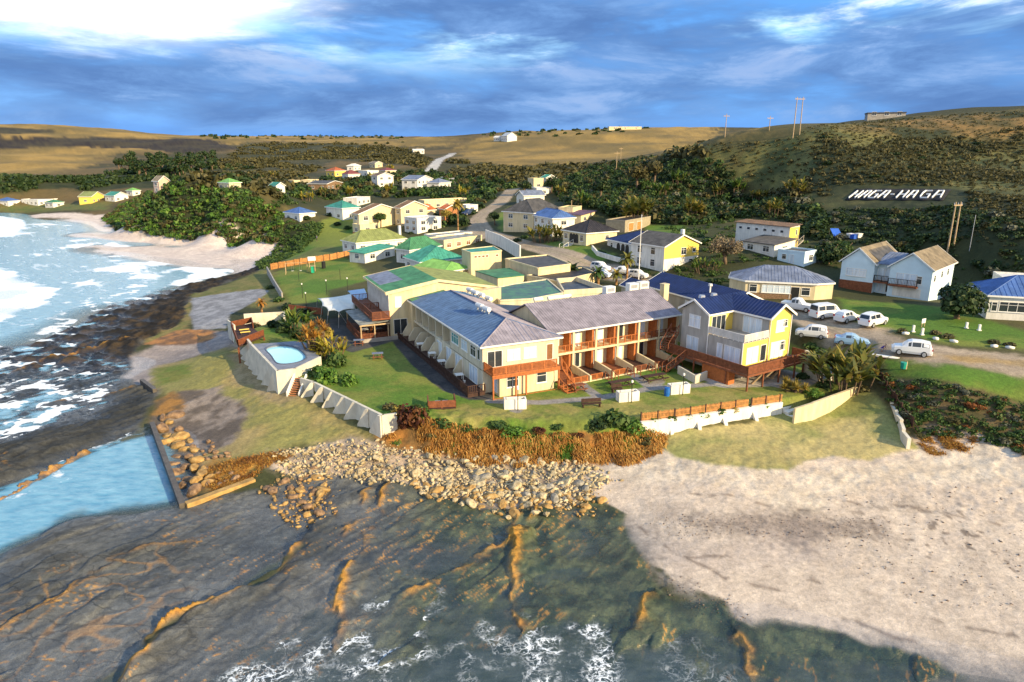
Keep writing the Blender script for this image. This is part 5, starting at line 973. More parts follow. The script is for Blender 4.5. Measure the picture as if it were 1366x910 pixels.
# ---------------------------------------------------------------- walls, pool, terraces
def wallrun(name, label, P, th, top, bot, m, cat='wall', group=None):
    """wall along world points; top/bot lists or numbers"""
    P = [np.array(p[:2], float) for p in P]; n = len(P); t = top if hasattr(top, '__len__') else [top]*n; b = bot if hasattr(bot, '__len__') else [bot]*n; mb = MB()
    for i in range(n-1):
        d = P[i+1]-P[i]; L_ = np.linalg.norm(d); s = np.array([-d[1], d[0]])/L_*th/2; e = d/L_*(th/2 if i < n-2 else 0); a, c = P[i], P[i+1]-d/L_*.004+e
        q = [a-s, c-s, c+s, a+s]; mb.solid([(*x, z) for x, z in zip(q, (b[i], b[i+1], b[i+1], b[i]))]+[(*x, z) for x, z in zip(q, (t[i], t[i+1], t[i+1], t[i]))], [(0, 3, 2, 1), (4, 5, 6, 7), (0, 1, 5, 4), (1, 2, 6, 5), (2, 3, 7, 6), (3, 0, 4, 7)])
    o = empty(name, (*P[0], 0), 0, label, cat, group); mb.v = [(x-P[0][0], y-P[0][1], z) for x, y, z in mb.v]; mb.build('wall', m, o); return o
def buttress(parent, top, tip, th, m, tb=0.9):
    """fin from the wall out to the ground"""
    o = np.array(parent.location); top = np.array(top)-o; tip = np.array(tip)-o; d = (tip-top)[:2]; L_ = np.linalg.norm(d); d /= L_; s = np.array([-d[1], d[0]])*th/2; k = top[:2]+d*L_*.22; z0 = tip[2]-.5
    side = [(*top[:2], z0), (*tip[:2], z0), (*tip[:2], tip[2]+.12), (*k, top[2]), (*top[:2], top[2])]
    vs = [(x-s[0], y-s[1], z) for x, y, z in side]+[(x+s[0], y+s[1], z) for x, y, z in side]; MB().solid(vs, [(0, 1, 2, 3, 4), (9, 8, 7, 6, 5)]+[((i+1) % 5, i, 5+i, 5+(i+1) % 5) for i in range(5)]).build('buttress', m, parent)
zt = 5.75
pw = wallrun('retaining_wall', 'white stained wall with triangular buttresses holding up the swimming pool terrace', [at(330, 452, zt), at(335, 458.5, zt), at(369.5, 494.5, zt), at(393, 491.5, zt), at(427, 475.5, zt)], .3, [zt]*5, [1.2]*5, STAINW)
for i, tp in enumerate(((319.7, 470.6), (323, 478), (327.6, 485), (332.8, 491), (337.7, 497.7), (344.3, 505), (350.4, 512.5), (357.2, 521.8))):
    s = (i+.45)/7.6; buttress(pw, at(335+34.5*s, 458.5+36*s, 5.4), ground(*tp), .38, STAINW)
bwl = wallrun('retaining_wall', 'white wall with seven broad buttresses along the lower edge of the hotel lawn', [at(401, 504, 4.9), at(418, 509, 4.9), at(510, 553.5, 4.9), at(529, 551, 4.9)], .3, 4.9, .8, STAINW)
for tp, bt in zip(((418, 510.5), (431, 516.5), (445, 522), (460.4, 529.5), (475, 536.5), (492, 545.5), (509, 554.5)), ((402.4, 529.3), (415.3, 536), (430.3, 543), (445.5, 550), (460, 558), (478.6, 566.4), (495, 575))): buttress(bwl, at(*tp, 4.86), ground(*bt), .5, STAINW)
PV = [at(*q, 5.5) for q in ((335.5, 459), (369.5, 493.5), (392.5, 490.5), (426, 475), (409, 457), (394, 455), (362, 457.5))]; KID = [at(290+x/7.587, 410+y/7.587, 5.5) for x, y in ((480, 425), (530, 395), (640, 381), (730, 386), (830, 420), (890, 480), (897, 520), (820, 555), (700, 575), (612, 570), (580, 540), (545, 480))]
def smooth(P, it=2):
    for _ in range(it): P = [q for i in range(len(P)) for q in (.75*P[i]+.25*P[(i+1) % len(P)], .25*P[i]+.75*P[(i+1) % len(P)])]
    return P
KID = smooth([np.array(k) for k in KID]); pc = np.mean(KID, 0)
SP = empty('swimming_pool', (pc[0], pc[1], 4.9), 0, 'kidney shaped swimming pool with pale turquoise water on the raised terrace', 'pool')
import mathutils.geometry as mg_
def ringfill(outer, inner, z, t):                # plate with a hole, from a strip between two outlines
    mb = MB(); n = len(inner); c = np.mean(inner, 0)[:2]; o = []
    for p in inner:
        d = p[:2]-c; d = d/np.linalg.norm(d); best = 1e9
        for i in range(len(outer)):
            a, b = outer[i][:2], outer[(i+1) % len(outer)][:2]; e = b-a; den = d[0]*e[1]-d[1]*e[0]
            if abs(den) < 1e-9: continue
            w = a-c; t_ = (w[0]*e[1]-w[1]*e[0])/den; s_ = (w[0]*d[1]-w[1]*d[0])/den
            if t_ > 0 and -.001 <= s_ <= 1.001: best = min(best, t_)
        o.append(c+d*best)
    for i in range(n):
        j = (i+1) % n; mb.solid([(*inner[i][:2], z), (*inner[j][:2], z), (*o[j], z), (*o[i], z), (*inner[i][:2], z-t), (*inner[j][:2], z-t), (*o[j], z-t), (*o[i], z-t)], [(0, 1, 2, 3), (1, 0, 4, 5), (3, 2, 6, 7)])
    mb.v = [(x-pc[0], y-pc[1], zz-4.9) for x, y, zz in mb.v]; return mb
ringfill(PV, KID, 5.5, .6).build('paving', mat('blue_grey_paving', (.20, .22, .27), .8, .2, 1.2, .2, 6), SP)
big_ = [pc+(k-pc)*1.07 for k in KID]; ringfill(big_, KID, 5.56, .1).build('coping', mat('slate_coping', (.11, .13, .18), .6, .2, 2), SP)
def pool_water():
    m = bpy.data.materials.new('pool_water'); m.use_nodes = True; b = m.node_tree.nodes['Principled BSDF']; b.inputs['Base Color'].default_value = (.36, .74, .84, 1); b.inputs['Roughness'].default_value = .05; b.inputs['IOR'].default_value = 1.33
    n = m.node_tree.nodes.new('ShaderNodeTexNoise'); n.inputs['Scale'].default_value = 3; bp = m.node_tree.nodes.new('ShaderNodeBump'); bp.inputs['Strength'].default_value = .15; bp.inputs['Distance'].default_value = .05
    m.node_tree.links.new(n.outputs[0], bp.inputs['Height']); m.node_tree.links.new(bp.outputs[0], b.inputs['Normal']); return m
MB().face([(k[0]-pc[0], k[1]-pc[1], .42) for k in KID]).build('water', pool_water(), SP)
st = empty('staircase', (*at(398, 505, 4.9)[:2], 0), 0, 'white walled brick staircase from the hotel lawn down to the sea grass', 'stairs'); o_ = np.array(st.location); a = at(401, 503.5, 4.7)-o_; b = ground(391, 529)-o_; q = MB(); stairs(q, a, b, 1.3, 9, False); q.build('tread', BRICKR, st)
d = (b-a)[:2]; d /= np.linalg.norm(d); s_ = np.array([-d[1], d[0], 0])
for k in (-1, 1): q = MB(); o2 = s_*k*.8; q.bar(a+o2+(0, 0, .5), b+o2+(0, 0, .45), .2, 1.4); q.build('side_wall', WHITEP, st)
# lookout deck left of the pool
DP = [at(*q, 5.2) for q in ((309, 437), (336, 431), (338, 438), (352, 448), (318, 462))]; c_ = np.mean(DP, 0); LK = empty('lookout_deck', (c_[0], c_[1], 0), 0, 'red brown timber lookout deck on posts at the seaward end of the pool terrace', 'deck'); DP = [p-(c_[0], c_[1], 0) for p in DP][::-1]
MB().slab(DP[::-1], .2).build('floor', DARKW, LK); q = MB()
for i in range(5):
    if i != 1: rail(q, DP[i], DP[(i+1) % 5], .95, 1.5, .13, .06)
q.build('railing', WOOD, LK)
for p in DP: MB().box(p[0]-.1, p[1]-.1, .8, p[0]+.1, p[1]+.1, 5.0).build('post', WOOD, LK)
for px, py in ((326, 443), (327.5, 446.5)):
    p = at(px, py, 5.2); b_ = empty('bench', p, .5, 'yellow topped bench on the lookout deck, %s of the pair' % ('rear' if py < 445 else 'front'), 'bench'); MB().box(-.7, -.2, .38, .7, .2, .46).build('seat', YELLOW, b_)
    for x in (-.55, .55): MB().box(x-.06, -.17, 0, x+.06, .17, .38).build('leg', DARKW, b_)
wallrun('garden_wall', 'white garden wall behind the lookout deck and the orange aloes', [at(304, 430, 5.6), at(313, 437, 5.6)], .22, 6.0, 3, STAINW)
wallrun('garden_wall', 'beige garden wall along the seaward side of the lawn by the slipway', [at(325, 418, 5.6), at(379, 415, 5.6), at(379, 424, 5.4)], .22, 5.5, 3, STAINW)
wallrun('garden_wall', 'long low concrete wall along the sea side of the playground lawn', [gpoly('357,366 366,382 377,400')[i] for i in range(3)], .25, [5.4, 5.5, 5.5], 1, CONC)
wallrun('garden_wall', 'low dark timber wall between the wild bananas and the marquee', [at(385, 407, 5.4), at(430, 412, 5.4)], .12, 5.5, 4, WOOD)
# sea wall of the tidal corner
q0, q1, q2 = at(203, 566, .7), at(243, 672, .7), at(339, 641, .7)
wallrun('sea_wall', 'dark stone arm of the corner sea wall, running out along the tidal pool', [q0, q1], .5, [1.0, .75], -1.2, mat('dark_stone', (.10, .085, .07), .5, .3, 1.5, .4, 4))  # darker stone colour than the other arm
wallrun('sea_wall', 'sunlight-yellow stone arm of the corner sea wall, turning back to the boulders', [q1+(.3, .05, 0), q2], .7, [.75, .95], -1.2, mat('sunlit_stone', (.42, .26, .09), .8, .3, 1.5, .4, 4))  # yellow puts the low sun on this arm into the stone colour
wallrun('sea_wall', 'short broken piece of dark wall on the wet gravel', [ground(190, 513), ground(207, 524)], .5, 1.3, .0, MATS['dark_stone'])
# retaining wall by the beach with timber fence
RW = [at(855, 562, 4.5), at(900, 557, 4.5), at(1000, 542, 4.5), at(1043, 535.5, 4.5)]
rw = wallrun('retaining_wall', 'low white wall between the hotel lawn and the beach grass, overgrown with creepers', RW, .4, 4.45, 1.5, WHITEP)
for px, py, bx_, by_ in ((893, 559, 897, 580), (930, 553, 934, 574), (963, 548, 969, 568), (1003, 543, 1010, 562)): buttress(rw, at(px, py, 4.2), ground(bx_, by_), .35, WHITEP)
def fence(label, P, h, m, bal=.2, group=None, zs=None, name='fence', solid=.06):
    P = [np.array(p, float) for p in P]; o = empty(name, P[0], 0, label, 'fence', group); L0 = P[0].copy(); pk = MB(); po = MB()
    for a, b in zip(P[:-1], P[1:]):
        a = a-L0; b = b-L0; L_ = np.linalg.norm((b-a)[:2]); d = (b-a)/L_; n = int(L_/bal)
        for z in (h*.25, h*.8): pk.bar(a+(0, 0, z), b+(0, 0, z), .05, .08)
        for i in range(n): c = a+(b-a)*(i+.5)/n; pk.obox(c, bal*solid*10, .03, c[2]-.1, c[2]+h*random.uniform(.93, 1.04), math.atan2(d[1], d[0]))
        for i in range(int(L_/1.9)+1): c = a+d*min(i*1.9, L_); MB().obox(c, .12, .12, c[2]-.4, c[2]+h+.06, math.atan2(d[1], d[0])).build('post', DARKW, o)
    pk.build('pickets', m, o); return o
fence('orange brown picket fence on top of the creeper covered wall', [at(x, y, 4.45) for x, y in ((855, 561.5), (900, 556.5), (998, 542))], .9, FENCEW, .16)
fence('short orange brown picket fence to the right of the wall gap', [at(x, y, 4.45) for x, y in ((1002, 541.5), (1043, 535.5))], .9, FENCEW, .16)
fence('long tan reed fence behind the playground swings', gpoly('361,360 400,353 440,347 471,341'), 1.5, FENCEW, .2, solid=.095)
cs = empty('beach_steps', (*at(1050, 545, 3)[:2], 0), 0, 'curved white concrete steps from the hotel lawn to the beach grass', 'steps'); o_ = np.array(cs.location); q = MB()
for i in range(7):
    t = i/6; p = at(1022+t*38, 527+t*32, 4.4-t*1.6)-o_; p2 = at(1048+t*22, 524+t*26, 4.4-t*1.6)-o_; dv = (p2-p)[:2]; q.obox((p+p2)/2, np.linalg.norm(dv)+.3, .95, 1.4, 4.45-t*1.7, math.atan2(dv[1], dv[0]))
q.build('tread', WHITEP, cs)
wallrun('retaining_wall', 'yellowish garden wall under the wild banana clump, running up from the beach steps', [at(1060, 546, 4.4), at(1084, 536, 5), at(1146, 517, 5)], .3, [4.5, 4.9, 5.2], 2, CREAM)
wallrun('garden_wall', 'pale block wall beside the deck of the yellow annexe', [at(1075, 468, 7.5), at(1098, 478, 7.5)], .3, 7.6, 4, BEIGE)
wallrun('garden_wall', 'low L shaped white planter wall beside the stilts', [at(905, 490, 5.3), at(928, 503, 5.3), at(943, 497, 5.3)], .2, 5.5, 4, STAINW)
q = MB(); ew = empty('retaining_wall', (*EWALL[0][:2], 0), 0, 'white wall stepping down beside the beach grass on the right', 'wall'); o_ = np.array(ew.location); NS = 12; ptsE = [EWALL[0]+(EWALL[-1]-EWALL[0])*i/NS+np.array([math.sin(i*2.1)*.12, 0, 0]) for i in range(NS+1)]
for i in range(NS): a, b = ptsE[i]-o_, ptsE[i+1]-o_; d = (b-a)[:2]; q.obox((a+b)/2, np.linalg.norm(d)*1.02, .32+.02*(i % 2), 1.0, 6.7-3.3*i/NS, math.atan2(d[1], d[0]))
q.build('wall', STAINW, ew)
fence('thin wire and pole fence beside the stepping wall', [ground(x, y) for x, y in ((1166, 498), (1182, 520), (1202, 550), (1224, 582))], 1.0, DARKW, 2.4)
wallrun('boundary_wall', 'long white boundary wall along the gravel road beside the cream cube building', [ground(648, 322), ground(668, 330), ground(694, 346)], .25, [12.2, 11.9, 11.4], 6, WHITEP)
wallrun('boundary_wall', 'low white curved wall in front of the navy roofed bungalow', [ground(x, y) for x, y in ((790, 333), (797, 341), (820, 348), (846, 354))], .3, [gz(*ground(x, y)[:2])+.9 for x, y in ((790, 333), (797, 341), (820, 348), (846, 354))], 5, WHITEP)
# ---------------------------------------------------------------- marquee and canopy by the restaurant
tz = 4.6; mq = empty('marquee', (*at(470, 432, tz)[:2], tz), 0, 'white stretch tent on slanting poles over the dark terrace', 'marquee'); o_ = np.array(mq.location)
TP = [(424, 398, 2.6), (448, 396, 3.0), (468, 392, 2.9), (478, 403, 2.7), (474, 412, 2.3), (452, 416, 2.5), (438, 415, 2.2), (430, 408, 2.4)]; T3 = [at(x, y, tz+z)-o_ for x, y, z in TP]; cc = np.mean(T3, 0)+(0, 0, .75); n = len(T3); V = []; Fq = []
for k in range(7):
    t = k/6
    for i in range(n*4):
        a, b = T3[i//4], T3[(i//4+1) % n]; f = (i % 4)/4; e = a+(b-a)*f; sag = 4*f*(1-f); e = e+(cc-e)*.10*sag; p = e*t+cc*(1-t); p[2] -= .35*math.sin(pi*t)*(1-.3*sag)+.12*math.sin(i*1.3)*t*(1-t); V.append(p)
for k in range(6):
    for i in range(n*4): j = (i+1) % (n*4); Fq.append((k*n*4+i, k*n*4+j, (k+1)*n*4+j, (k+1)*n*4+i))
me = npmesh('canopy', np.array(V), np.array(Fq), mat('white_canvas', (.80, .77, .68), .7, .06, .6, .15, 2), True); cn = bpy.data.objects.new('canopy', me); COL.objects.link(cn); cn.parent = mq; md = cn.modifiers.new('thickness', 'SOLIDIFY'); md.thickness = .03
for i, p in enumerate(T3): ft = p*np.array([1.12, 1.12, 0]); MB().tube(ft+(0, 0, -.3), p, .05).build('pole', METAL, mq)
for a, b in (((452, 416, 2.5), (464, 434, 0)), ((474, 412, 2.3), (483, 432, 0))): MB().tube(at(a[0], a[1], tz+a[2])-o_, at(b[0], b[1], tz)-o_, .05).build('guy_pole', METAL, mq)
CP4 = [at(x, y, tz+2.7)-np.array([*at(472, 396, tz)[:2], tz]) for x, y in ((464, 388), (486, 385), (491, 396), (477, 402))]; cp = empty('canopy_roof', (*at(472, 396, tz)[:2], tz), 0, 'flat pale blue sheet canopy between the marquee and the tower balcony', 'canopy'); MB().slab(CP4[::-1], .08).build('roof', mat('pale_blue_sheet', (.36, .50, .66), .4, .08, .5), cp)
for p in CP4: MB().tube((p[0], p[1], -.3), (p[0], p[1], p[2]-.08), .05).build('post', METAL, cp)
# ---------------------------------------------------------------- things on the lawns
def picnic(label, px, py, rz, m=WOOD, L_=2.0, group=None, top=None):
    p = ground(px, py); r = empty('picnic_table', p, rz, label, 'picnic table', group); MB().box(-L_/2, -.4, .7, L_/2, .4, .76).build('table_top', top or m, r)
    for s in (-1, 1): MB().box(-L_/2, s*.82-.14, .40, L_/2, s*.82+.14, .46).build('bench', m, r)
    for x in (-L_*.35, L_*.35): MB().bar((x, -.9, .4), (x, .9, .4), .08, .1).bar((x, -.62, .02), (x, -.2, .69), .09, .1).bar((x, .62, .02), (x, .2, .69), .09, .1).build('leg', m, r)
    return r
picnic('dark timber picnic table on the grass square nearest the stilts', 872, 508, .45, DARKW, 3.2); picnic('dark timber picnic table on the middle grass square', 827, 516, .45, DARKW, 3.0); picnic('short timber picnic table beside the first patio steps', 771, 521, .4, WOOD, 1.6)
picnic('timber picnic table with a blue grey top near the marquee', 479, 460, .2, WOOD, 1.5, None, R_SLATE); picnic('timber picnic table with a blue grey top in the middle of the shaded lawn', 504, 478, .2, WOOD, 1.5, None, R_SLATE)
def bench(label, px, py, rz, m=DARKW, w=2.0):
    r = empty('bench', ground(px, py), rz, label, 'bench'); MB().box(-w/2, -.22, .4, w/2, .22, .46).build('seat', m, r); MB().box(-w/2, .2, .5, w/2, .26, .92).build('backrest', m, r)
    for x in (-w*.42, w*.42): MB().box(x-.05, -.2, -.1, x+.05, .26, .4).build('leg', m, r)
bench('dark garden bench on the sunny front lawn facing the sea', 789, 543, .15, DARKW, 2.2); bench('small dark bench by the path under the sunlit wing', 823, 523, .3, DARKW, 1.3)
def planter(label, px, py, rz, w=2.4):
    p = ground(px, py); r = empty('planter', p, rz, label, 'planter'); q = MB(); q.box(-w/2, -.5, -.3, w/2, -.34, 1.1).box(-w/2, .34, -.3, w/2, .5, 1.1).box(-w/2, -.34, -.3, -w/2+.16, .34, 1.1).box(w/2-.16, -.34, -.3, w/2, .34, 1.1); q.build('box', WHITEP, r)
    MB().box(-w/2+.16, -.34, .5, w/2-.16, .34, .85).build('soil', mat('soil', (.05, .035, .02), .95, .3, 6), r)
    return p
def lamp(label, p, h=2.2, group='garden lamp posts', m=None):
    r = empty('lamp_post', p, 0, label, 'lamp', group); MB().tube((0, 0, -.3), (0, 0, h), .05).build('pole', m or BLACK, r); MB().tube((0, 0, h), (0, 0, h+.08), .06, .12).tube((0, 0, h+.08), (0, 0, h+.3), .13, .11, 8).build('lantern', TRIM, r); return r
for (px, py, rz), lb, ll in (((687, 544, .1), 'white planter box below the front balcony of the blue grey roofed wing', 'lamp post at the planter below the front balcony'), ((837, 534, .25), 'white planter box on the lawn left of the blue barrel', 'lamp post at the planter left of the blue barrel'), ((905, 524, .25), 'white planter box just right of the blue barrel', 'lamp post at the planter right of the blue barrel')):
    p = planter(lb, px, py, rz); lamp(ll, p+(.3, -.75, 0), 2.3, None)
for px, py, lb in ((404, 398, 'black lamp post on the playground lawn, leftmost of four'), (409, 411, 'black lamp post nearest the dark terrace corner'), (436, 393, 'black lamp post behind the marquee'), (464, 390, 'black lamp post beside the pale blue canopy')): lamp(lb, ground(px, py), 2.6)
for px, py, lb in ((399, 376, 'thin dark post on the playground lawn below the swings'), (454, 373, 'thin dark post on the playground lawn nearest the teal verandah')): r = empty('post', ground(px, py), 0, lb, 'post'); MB().tube((0, 0, -.3), (0, 0, 2.2), .045).build('pole', BLACK, r)
bl = [(555, 462), (566, 472), (579, 483), (589, 491), (606, 504), (620, 515)]
proto = None
for px, py in bl:
    p = ground(px, py)
    if proto is None: proto = empty('path_light', p, 0, 'small white bollard light along the dark path below the patios', 'bollard light', 'bollard lights along the dark path'); MB().tube((0, 0, -.2), (0, 0, .6), .09, .09, 8).build('post', TRIM, proto); MB().tube((0, 0, .601), (0, 0, .72), .13, .08, 8).build('cap', WHITEP, proto)
    else: copy_tree(proto, p)
r = empty('barrel', ground(889.5, 528), 0, 'blue plastic barrel beside the white planter', 'barrel'); MB().tube((0, 0, 0), (0, 0, .45), .3, .34, 12).tube((0, 0, .45), (0, 0, .92), .34, .3, 12).build('drum', mat('blue_plastic', (.02, .13, .45), .4, .1, 2), r); MB().tube((0, 0, .921), (0, 0, .97), .31, .31, 12).build('lid', MATS['blue_plastic'], r)
fp = empty('fire_deck', ground(589, 541), .15, 'dark red timber box deck at the edge of the front lawn', 'deck'); MB().box(-1.5, -1.1, -.8, 1.5, 1.1, .1).build('floor', DARKW, fp); q = MB()
for a, b in (((-1.45, -1.05, .1), (1.45, -1.05, .1)), ((-1.45, -1.05, .1), (-1.45, 1.05, .1)), ((1.45, -1.05, .1), (1.45, 1.05, .1))): rail(q, a, b, .85, 1.4, .15, .07)
q.build('railing', WOOD, fp)
for x in (-.4, .4): MB().box(x-.3, -.2, .1, x+.3, .3, .5).build('bench', METAL, fp)
# white tables and chairs on the patios of the long wing
wt = None
for s_, y_, lb in ((.30, -.8, 'white patio table and chairs on the dark deck, farthest from the corner'), (.48, -.8, 'white patio table on the dark deck, second from the far end'), (.62, -.85, 'white patio table on the dark deck, third from the far end'), (.84, -.8, 'white patio table on the dark deck nearest the front corner')):
    c, s = cos(A1.rotation_euler[2]), sin(A1.rotation_euler[2]); X_, Y_ = Lw*s_, y_; p = (A1.location[0]+X_*c-Y_*s, A1.location[1]+X_*s+Y_*c, G0+.42)
    if wt is None:
        wt = empty('patio_table', p, .3, lb, 'table', 'white tables on the shaded patios'); MB().box(-.5, -.5, .70, .5, .5, .75).build('table_top', TRIM, wt)
        for x in (-.4, .4):
            for y in (-.4, .4): MB().box(x-.04, y-.04, 0, x+.04, y+.04, .699).build('leg', TRIM, wt)
    else: copy_tree(wt, p, None, None, lb)
# playground
sw = empty('swing', ground(396, 364), .25, 'wooden A frame swing set in front of the tan reed fence', 'swing'); W_ = 2.4; MB().tube((-W_, 0, 2.3), (W_, 0, 2.3), .06).build('beam', PALEW, sw)
for x in (-W_, W_):
    for y in (-1, 1): MB().tube((x, y*1.0, -.2), (x, 0, 2.3), .06).build('leg', PALEW, sw)
for x in (-.9, .9):
    sx_ = MB().box(x-.25, -.1, .45, x+.25, .1, .5).build('seat', TRIM, sw); MB().tube((x-.2, 0, .5), (x-.2, 0, 2.26), .012, k=4).tube((x+.2, 0, .5), (x+.2, 0, 2.26), .012, k=4).build('chain', METAL, sx_)
pt = empty('play_tower', ground(417, 362), .3, 'small roofed play tower with a green slide on the playground lawn', 'play tower')
for x in (-.6, .6):
    for y in (-.6, .6): MB().box(x-.06, y-.06, -.2, x+.06, y+.06, 2.7).build('post', PALEW, pt)
MB().box(-.7, -.7, 1.2, .7, .7, 1.3).build('platform', PALEW, pt); roof_gable(-.85, .85, -.85, .85, 2.7, .7, 'x').build('roof', TRIM, pt); MB().bar((0, -.7, 1.25), (0, -2.9, .2), .6, .1).bar((-.3, -.7, 1.4), (-.3, -2.9, .35), .06, .2).bar((.3, -.7, 1.4), (.3, -2.9, .35), .06, .2).build('slide', mat('green_plastic', (.02, .38, .19), .4, .1, 2), pt)
r = empty('litter_bin', ground(432, 358), 0, 'black drum bin beside the play tower', 'bin'); MB().tube((0, 0, 0), (0, 0, 1.5), .45, .45, 10).build('drum', BLACK, r); MB().tube((0, 0, 1.501), (0, 0, 1.6), .48, .3, 10).build('lid', BLACK, r)
# ---------------------------------------------------------------- roof equipment: solar water heaters and ducts on the hotel roofs
def geyser(label, px, py, Z, rz, L_=1.6, group=None):
    r = empty('water_heater', at(px, py, Z), rz, label, 'water heater', group); MB().tube((-L_/2, 0, .35), (L_/2, 0, .35), .3, .3, 10).build('tank', TRIM, r); MB().box(-L_/2+.1, -.1, -.3, -L_/2+.2, .1, .1).box(L_/2-.2, -.1, -.3, L_/2-.1, .1, .1).build('bracket', METAL, r)
for i, (px, py, Z, rz, lb) in enumerate(((627, 389.5, 11.3, -1.0, 'white roof tank at the upper end of the patched roof gutter'), (634, 393, 11.2, -1.0, 'white roof tank, second down the gutter from the tower'), (642, 396, 11., -1.0, 'white roof tank above the middle of the gutter'), (652, 401, 10.6, -1.0, 'white roof tank lowest along the patched roof gutter'), (640, 411, 12.0, -1.0, 'white roof tank on the ridge of the blue grey hipped roof'), (649, 415.5, 11.9, -1.0, 'white roof tank just below the ridge of the hipped roof'), (718, 402.5, 10.3, .4, 'white roof tank beside the small gable of the ribbed roof'), (746, 399.5, 10.2, .5, 'long white roof duct behind the ribbed roof'))): geyser(lb, px, py, Z, rz, 1.4 if i < 7 else 4.)
for px, py, Z, lb in ((812, 391, 12.9, 'white box unit behind the ridge of the ribbed roof, leftmost'), (843, 386.5, 13., 'white box unit behind the middle of the ribbed roof ridge'), (857, 384.5, 13., 'white box unit near the right end of the ribbed roof ridge')): r = empty('roof_unit', at(px, py, Z-1.2), .5, lb, 'roof unit'); MB().box(-.8, -.5, -1.5, .8, .5, 1.).build('casing', TRIM, r); MB().box(-.6, -.52, .3, .6, -.501, .8).build('grille', METAL, r)
r = empty('chimney_stack', at(886, 392, 11.5), rz, 'square cream chimney at the right end of the ribbed roof', 'chimney'); MB().box(-.45, -.45, -1.5, .45, .45, 1.4).build('shaft', CREAM, r); MB().box(-.5, -.5, 1.401, .5, .5, 1.5).build('cap', CREAM, r)
for px, py, lb in ((936, 400.5, 'grey roof cowl on the navy roof, left of two'), (952, 398, 'grey roof cowl on the navy roof, right of two')): r = empty('roof_cowl', at(px, py, 12.), .3, lb, 'roof vent'); MB().tube((0, 0, -1.2), (0, 0, .35), .3, .3, 8).build('pipe', BLACK, r); MB().tube((0, 0, .351), (0, 0, .7), .5, .4, 8).build('hood', METAL, r)
r = empty('roof_cowl', at(947, 389, 12.5), .3, 'small white vent pipe on the ridge of the long navy roof', 'roof vent'); MB().tube((0, 0, -1.2), (0, 0, .8), .12, .12, 8).build('pipe', TRIM, r); MB().tube((0, 0, .801), (0, 0, 1.1), .3, .25, 8).build('hood', WHITEP, r)
# ---------------------------------------------------------------- poles
def tapole(r, p, h, rad, m=PALEW): MB().tube((p[0], p[1], -1), (p[0]*.9, p[1]*.9, h), rad, rad*.65, 7).build('pole', m, r)
def hpole(label, px, py, h, gap, rz):
    r = empty('power_pole', ground(px, py), rz, label, 'power pole'); tapole(r, (-gap/2, 0), h, .17); tapole(r, (gap/2, 0), h, .17); MB().box(-gap*.75, -.08, h-.7, gap*.75, .08, h-.5).build('crossarm', PALEW, r)
    for x in (-gap*.7, 0, gap*.7): MB().tube((x, 0, h-.499), (x, 0, h-.15), .07, .05, 6).build('insulator', METAL, r)
hpole('twin wooden power pole at the foot of the hill right of the hillside sign', 1268, 332, 8.6, 1.3, .3)
hpole('tall twin power pole standing on the ridge left of the low crest building', 1062, 182, 11.5, 2.2, .2); hpole('twin power pole behind the low building on the hill crest', 1182, 156, 8., 2.6, .1)
def pole(label, px, py, h, cross=True, rad=.14, name='power_pole', m=PALEW, cat='power pole'):
    r = empty(name, ground(px, py), .2, label, cat); tapole(r, (0, 0), h, rad, m)
    if cross: MB().box(-1.1, -.07, h-.8, 1.1, .07, h-.62).build('crossarm', m, r)
    return r
pole('single power pole above the thicket at the left end of the dark trees', 822, 232, 8.5); pole('thin power pole on the far gold slope, left of the thicket', 762, 292, 5., False); pole('short power pole on the slope behind the first thicket pole', 828, 212, 6); pole('lone power pole with a box near the low end of the right ridge', 967, 183, 7.5)
pole('small distant power pole on the far skyline', 1026, 174, 4.5); pole('thin white lamp post on the hill foot near the twin power pole', 1293, 335, 6.5, False, .06, 'lamp_post', METAL, 'lamp'); pole('short pole behind the crest building', 1160, 153, 6.)
r = empty('flagpole', at(851.5, 379, 7.6), 0, 'tall white flagpole behind the ribbed grey roof', 'flagpole'); MB().tube((0, 0, -1), (0, 0, 12.6), .11, .05, 8).build('mast', TRIM, r); MB().tube((0, 0, 12.601), (0, 0, 12.8), .1, .02, 6).build('finial', METAL, r)
# ---------------------------------------------------------------- the letters laid out on the hill
SG = empty('hillside_sign', ground(1197, 263), 0, 'white stone letters HAGA-HAGA laid out on a dark patch of the hillside', 'sign'); o_ = np.array(SG.location)
def onhill(px, py, up=.25): p = ground(px, py); return p+np.array([0, 0, up])-o_
c4 = [onhill(*q, .12) for q in ((1127, 267.5), (1258, 268), (1269, 253), (1142, 252.5))]
NG = 10; V = [];
for j in range(5):
    for i in range(NG*2+1):
        u_, v_ = i/(NG*2), j/4; a = np.array([1127+131*u_, 267.5+.5*u_]); b = np.array([1142+127*u_, 252.5+.5*u_]); e_ = .6*math.sin(i*1.7); q_ = a+(b-a)*v_; V.append(onhill(q_[0], q_[1]+(e_ if j in (0, 4) else 0), .14))
Fq = [(j*(NG*2+1)+i, j*(NG*2+1)+i+1, (j+1)*(NG*2+1)+i+1, (j+1)*(NG*2+1)+i) for j in range(4) for i in range(NG*2)]
o = bpy.data.objects.new('dark_patch', npmesh('dark_patch', np.array(V), np.array(Fq), mat('dark_earth', (.02, .02, .022), .95, .3, 1, .4, 3))); COL.objects.link(o); o.parent = SG; md = o.modifiers.new('t', 'SOLIDIFY'); md.thickness = .1
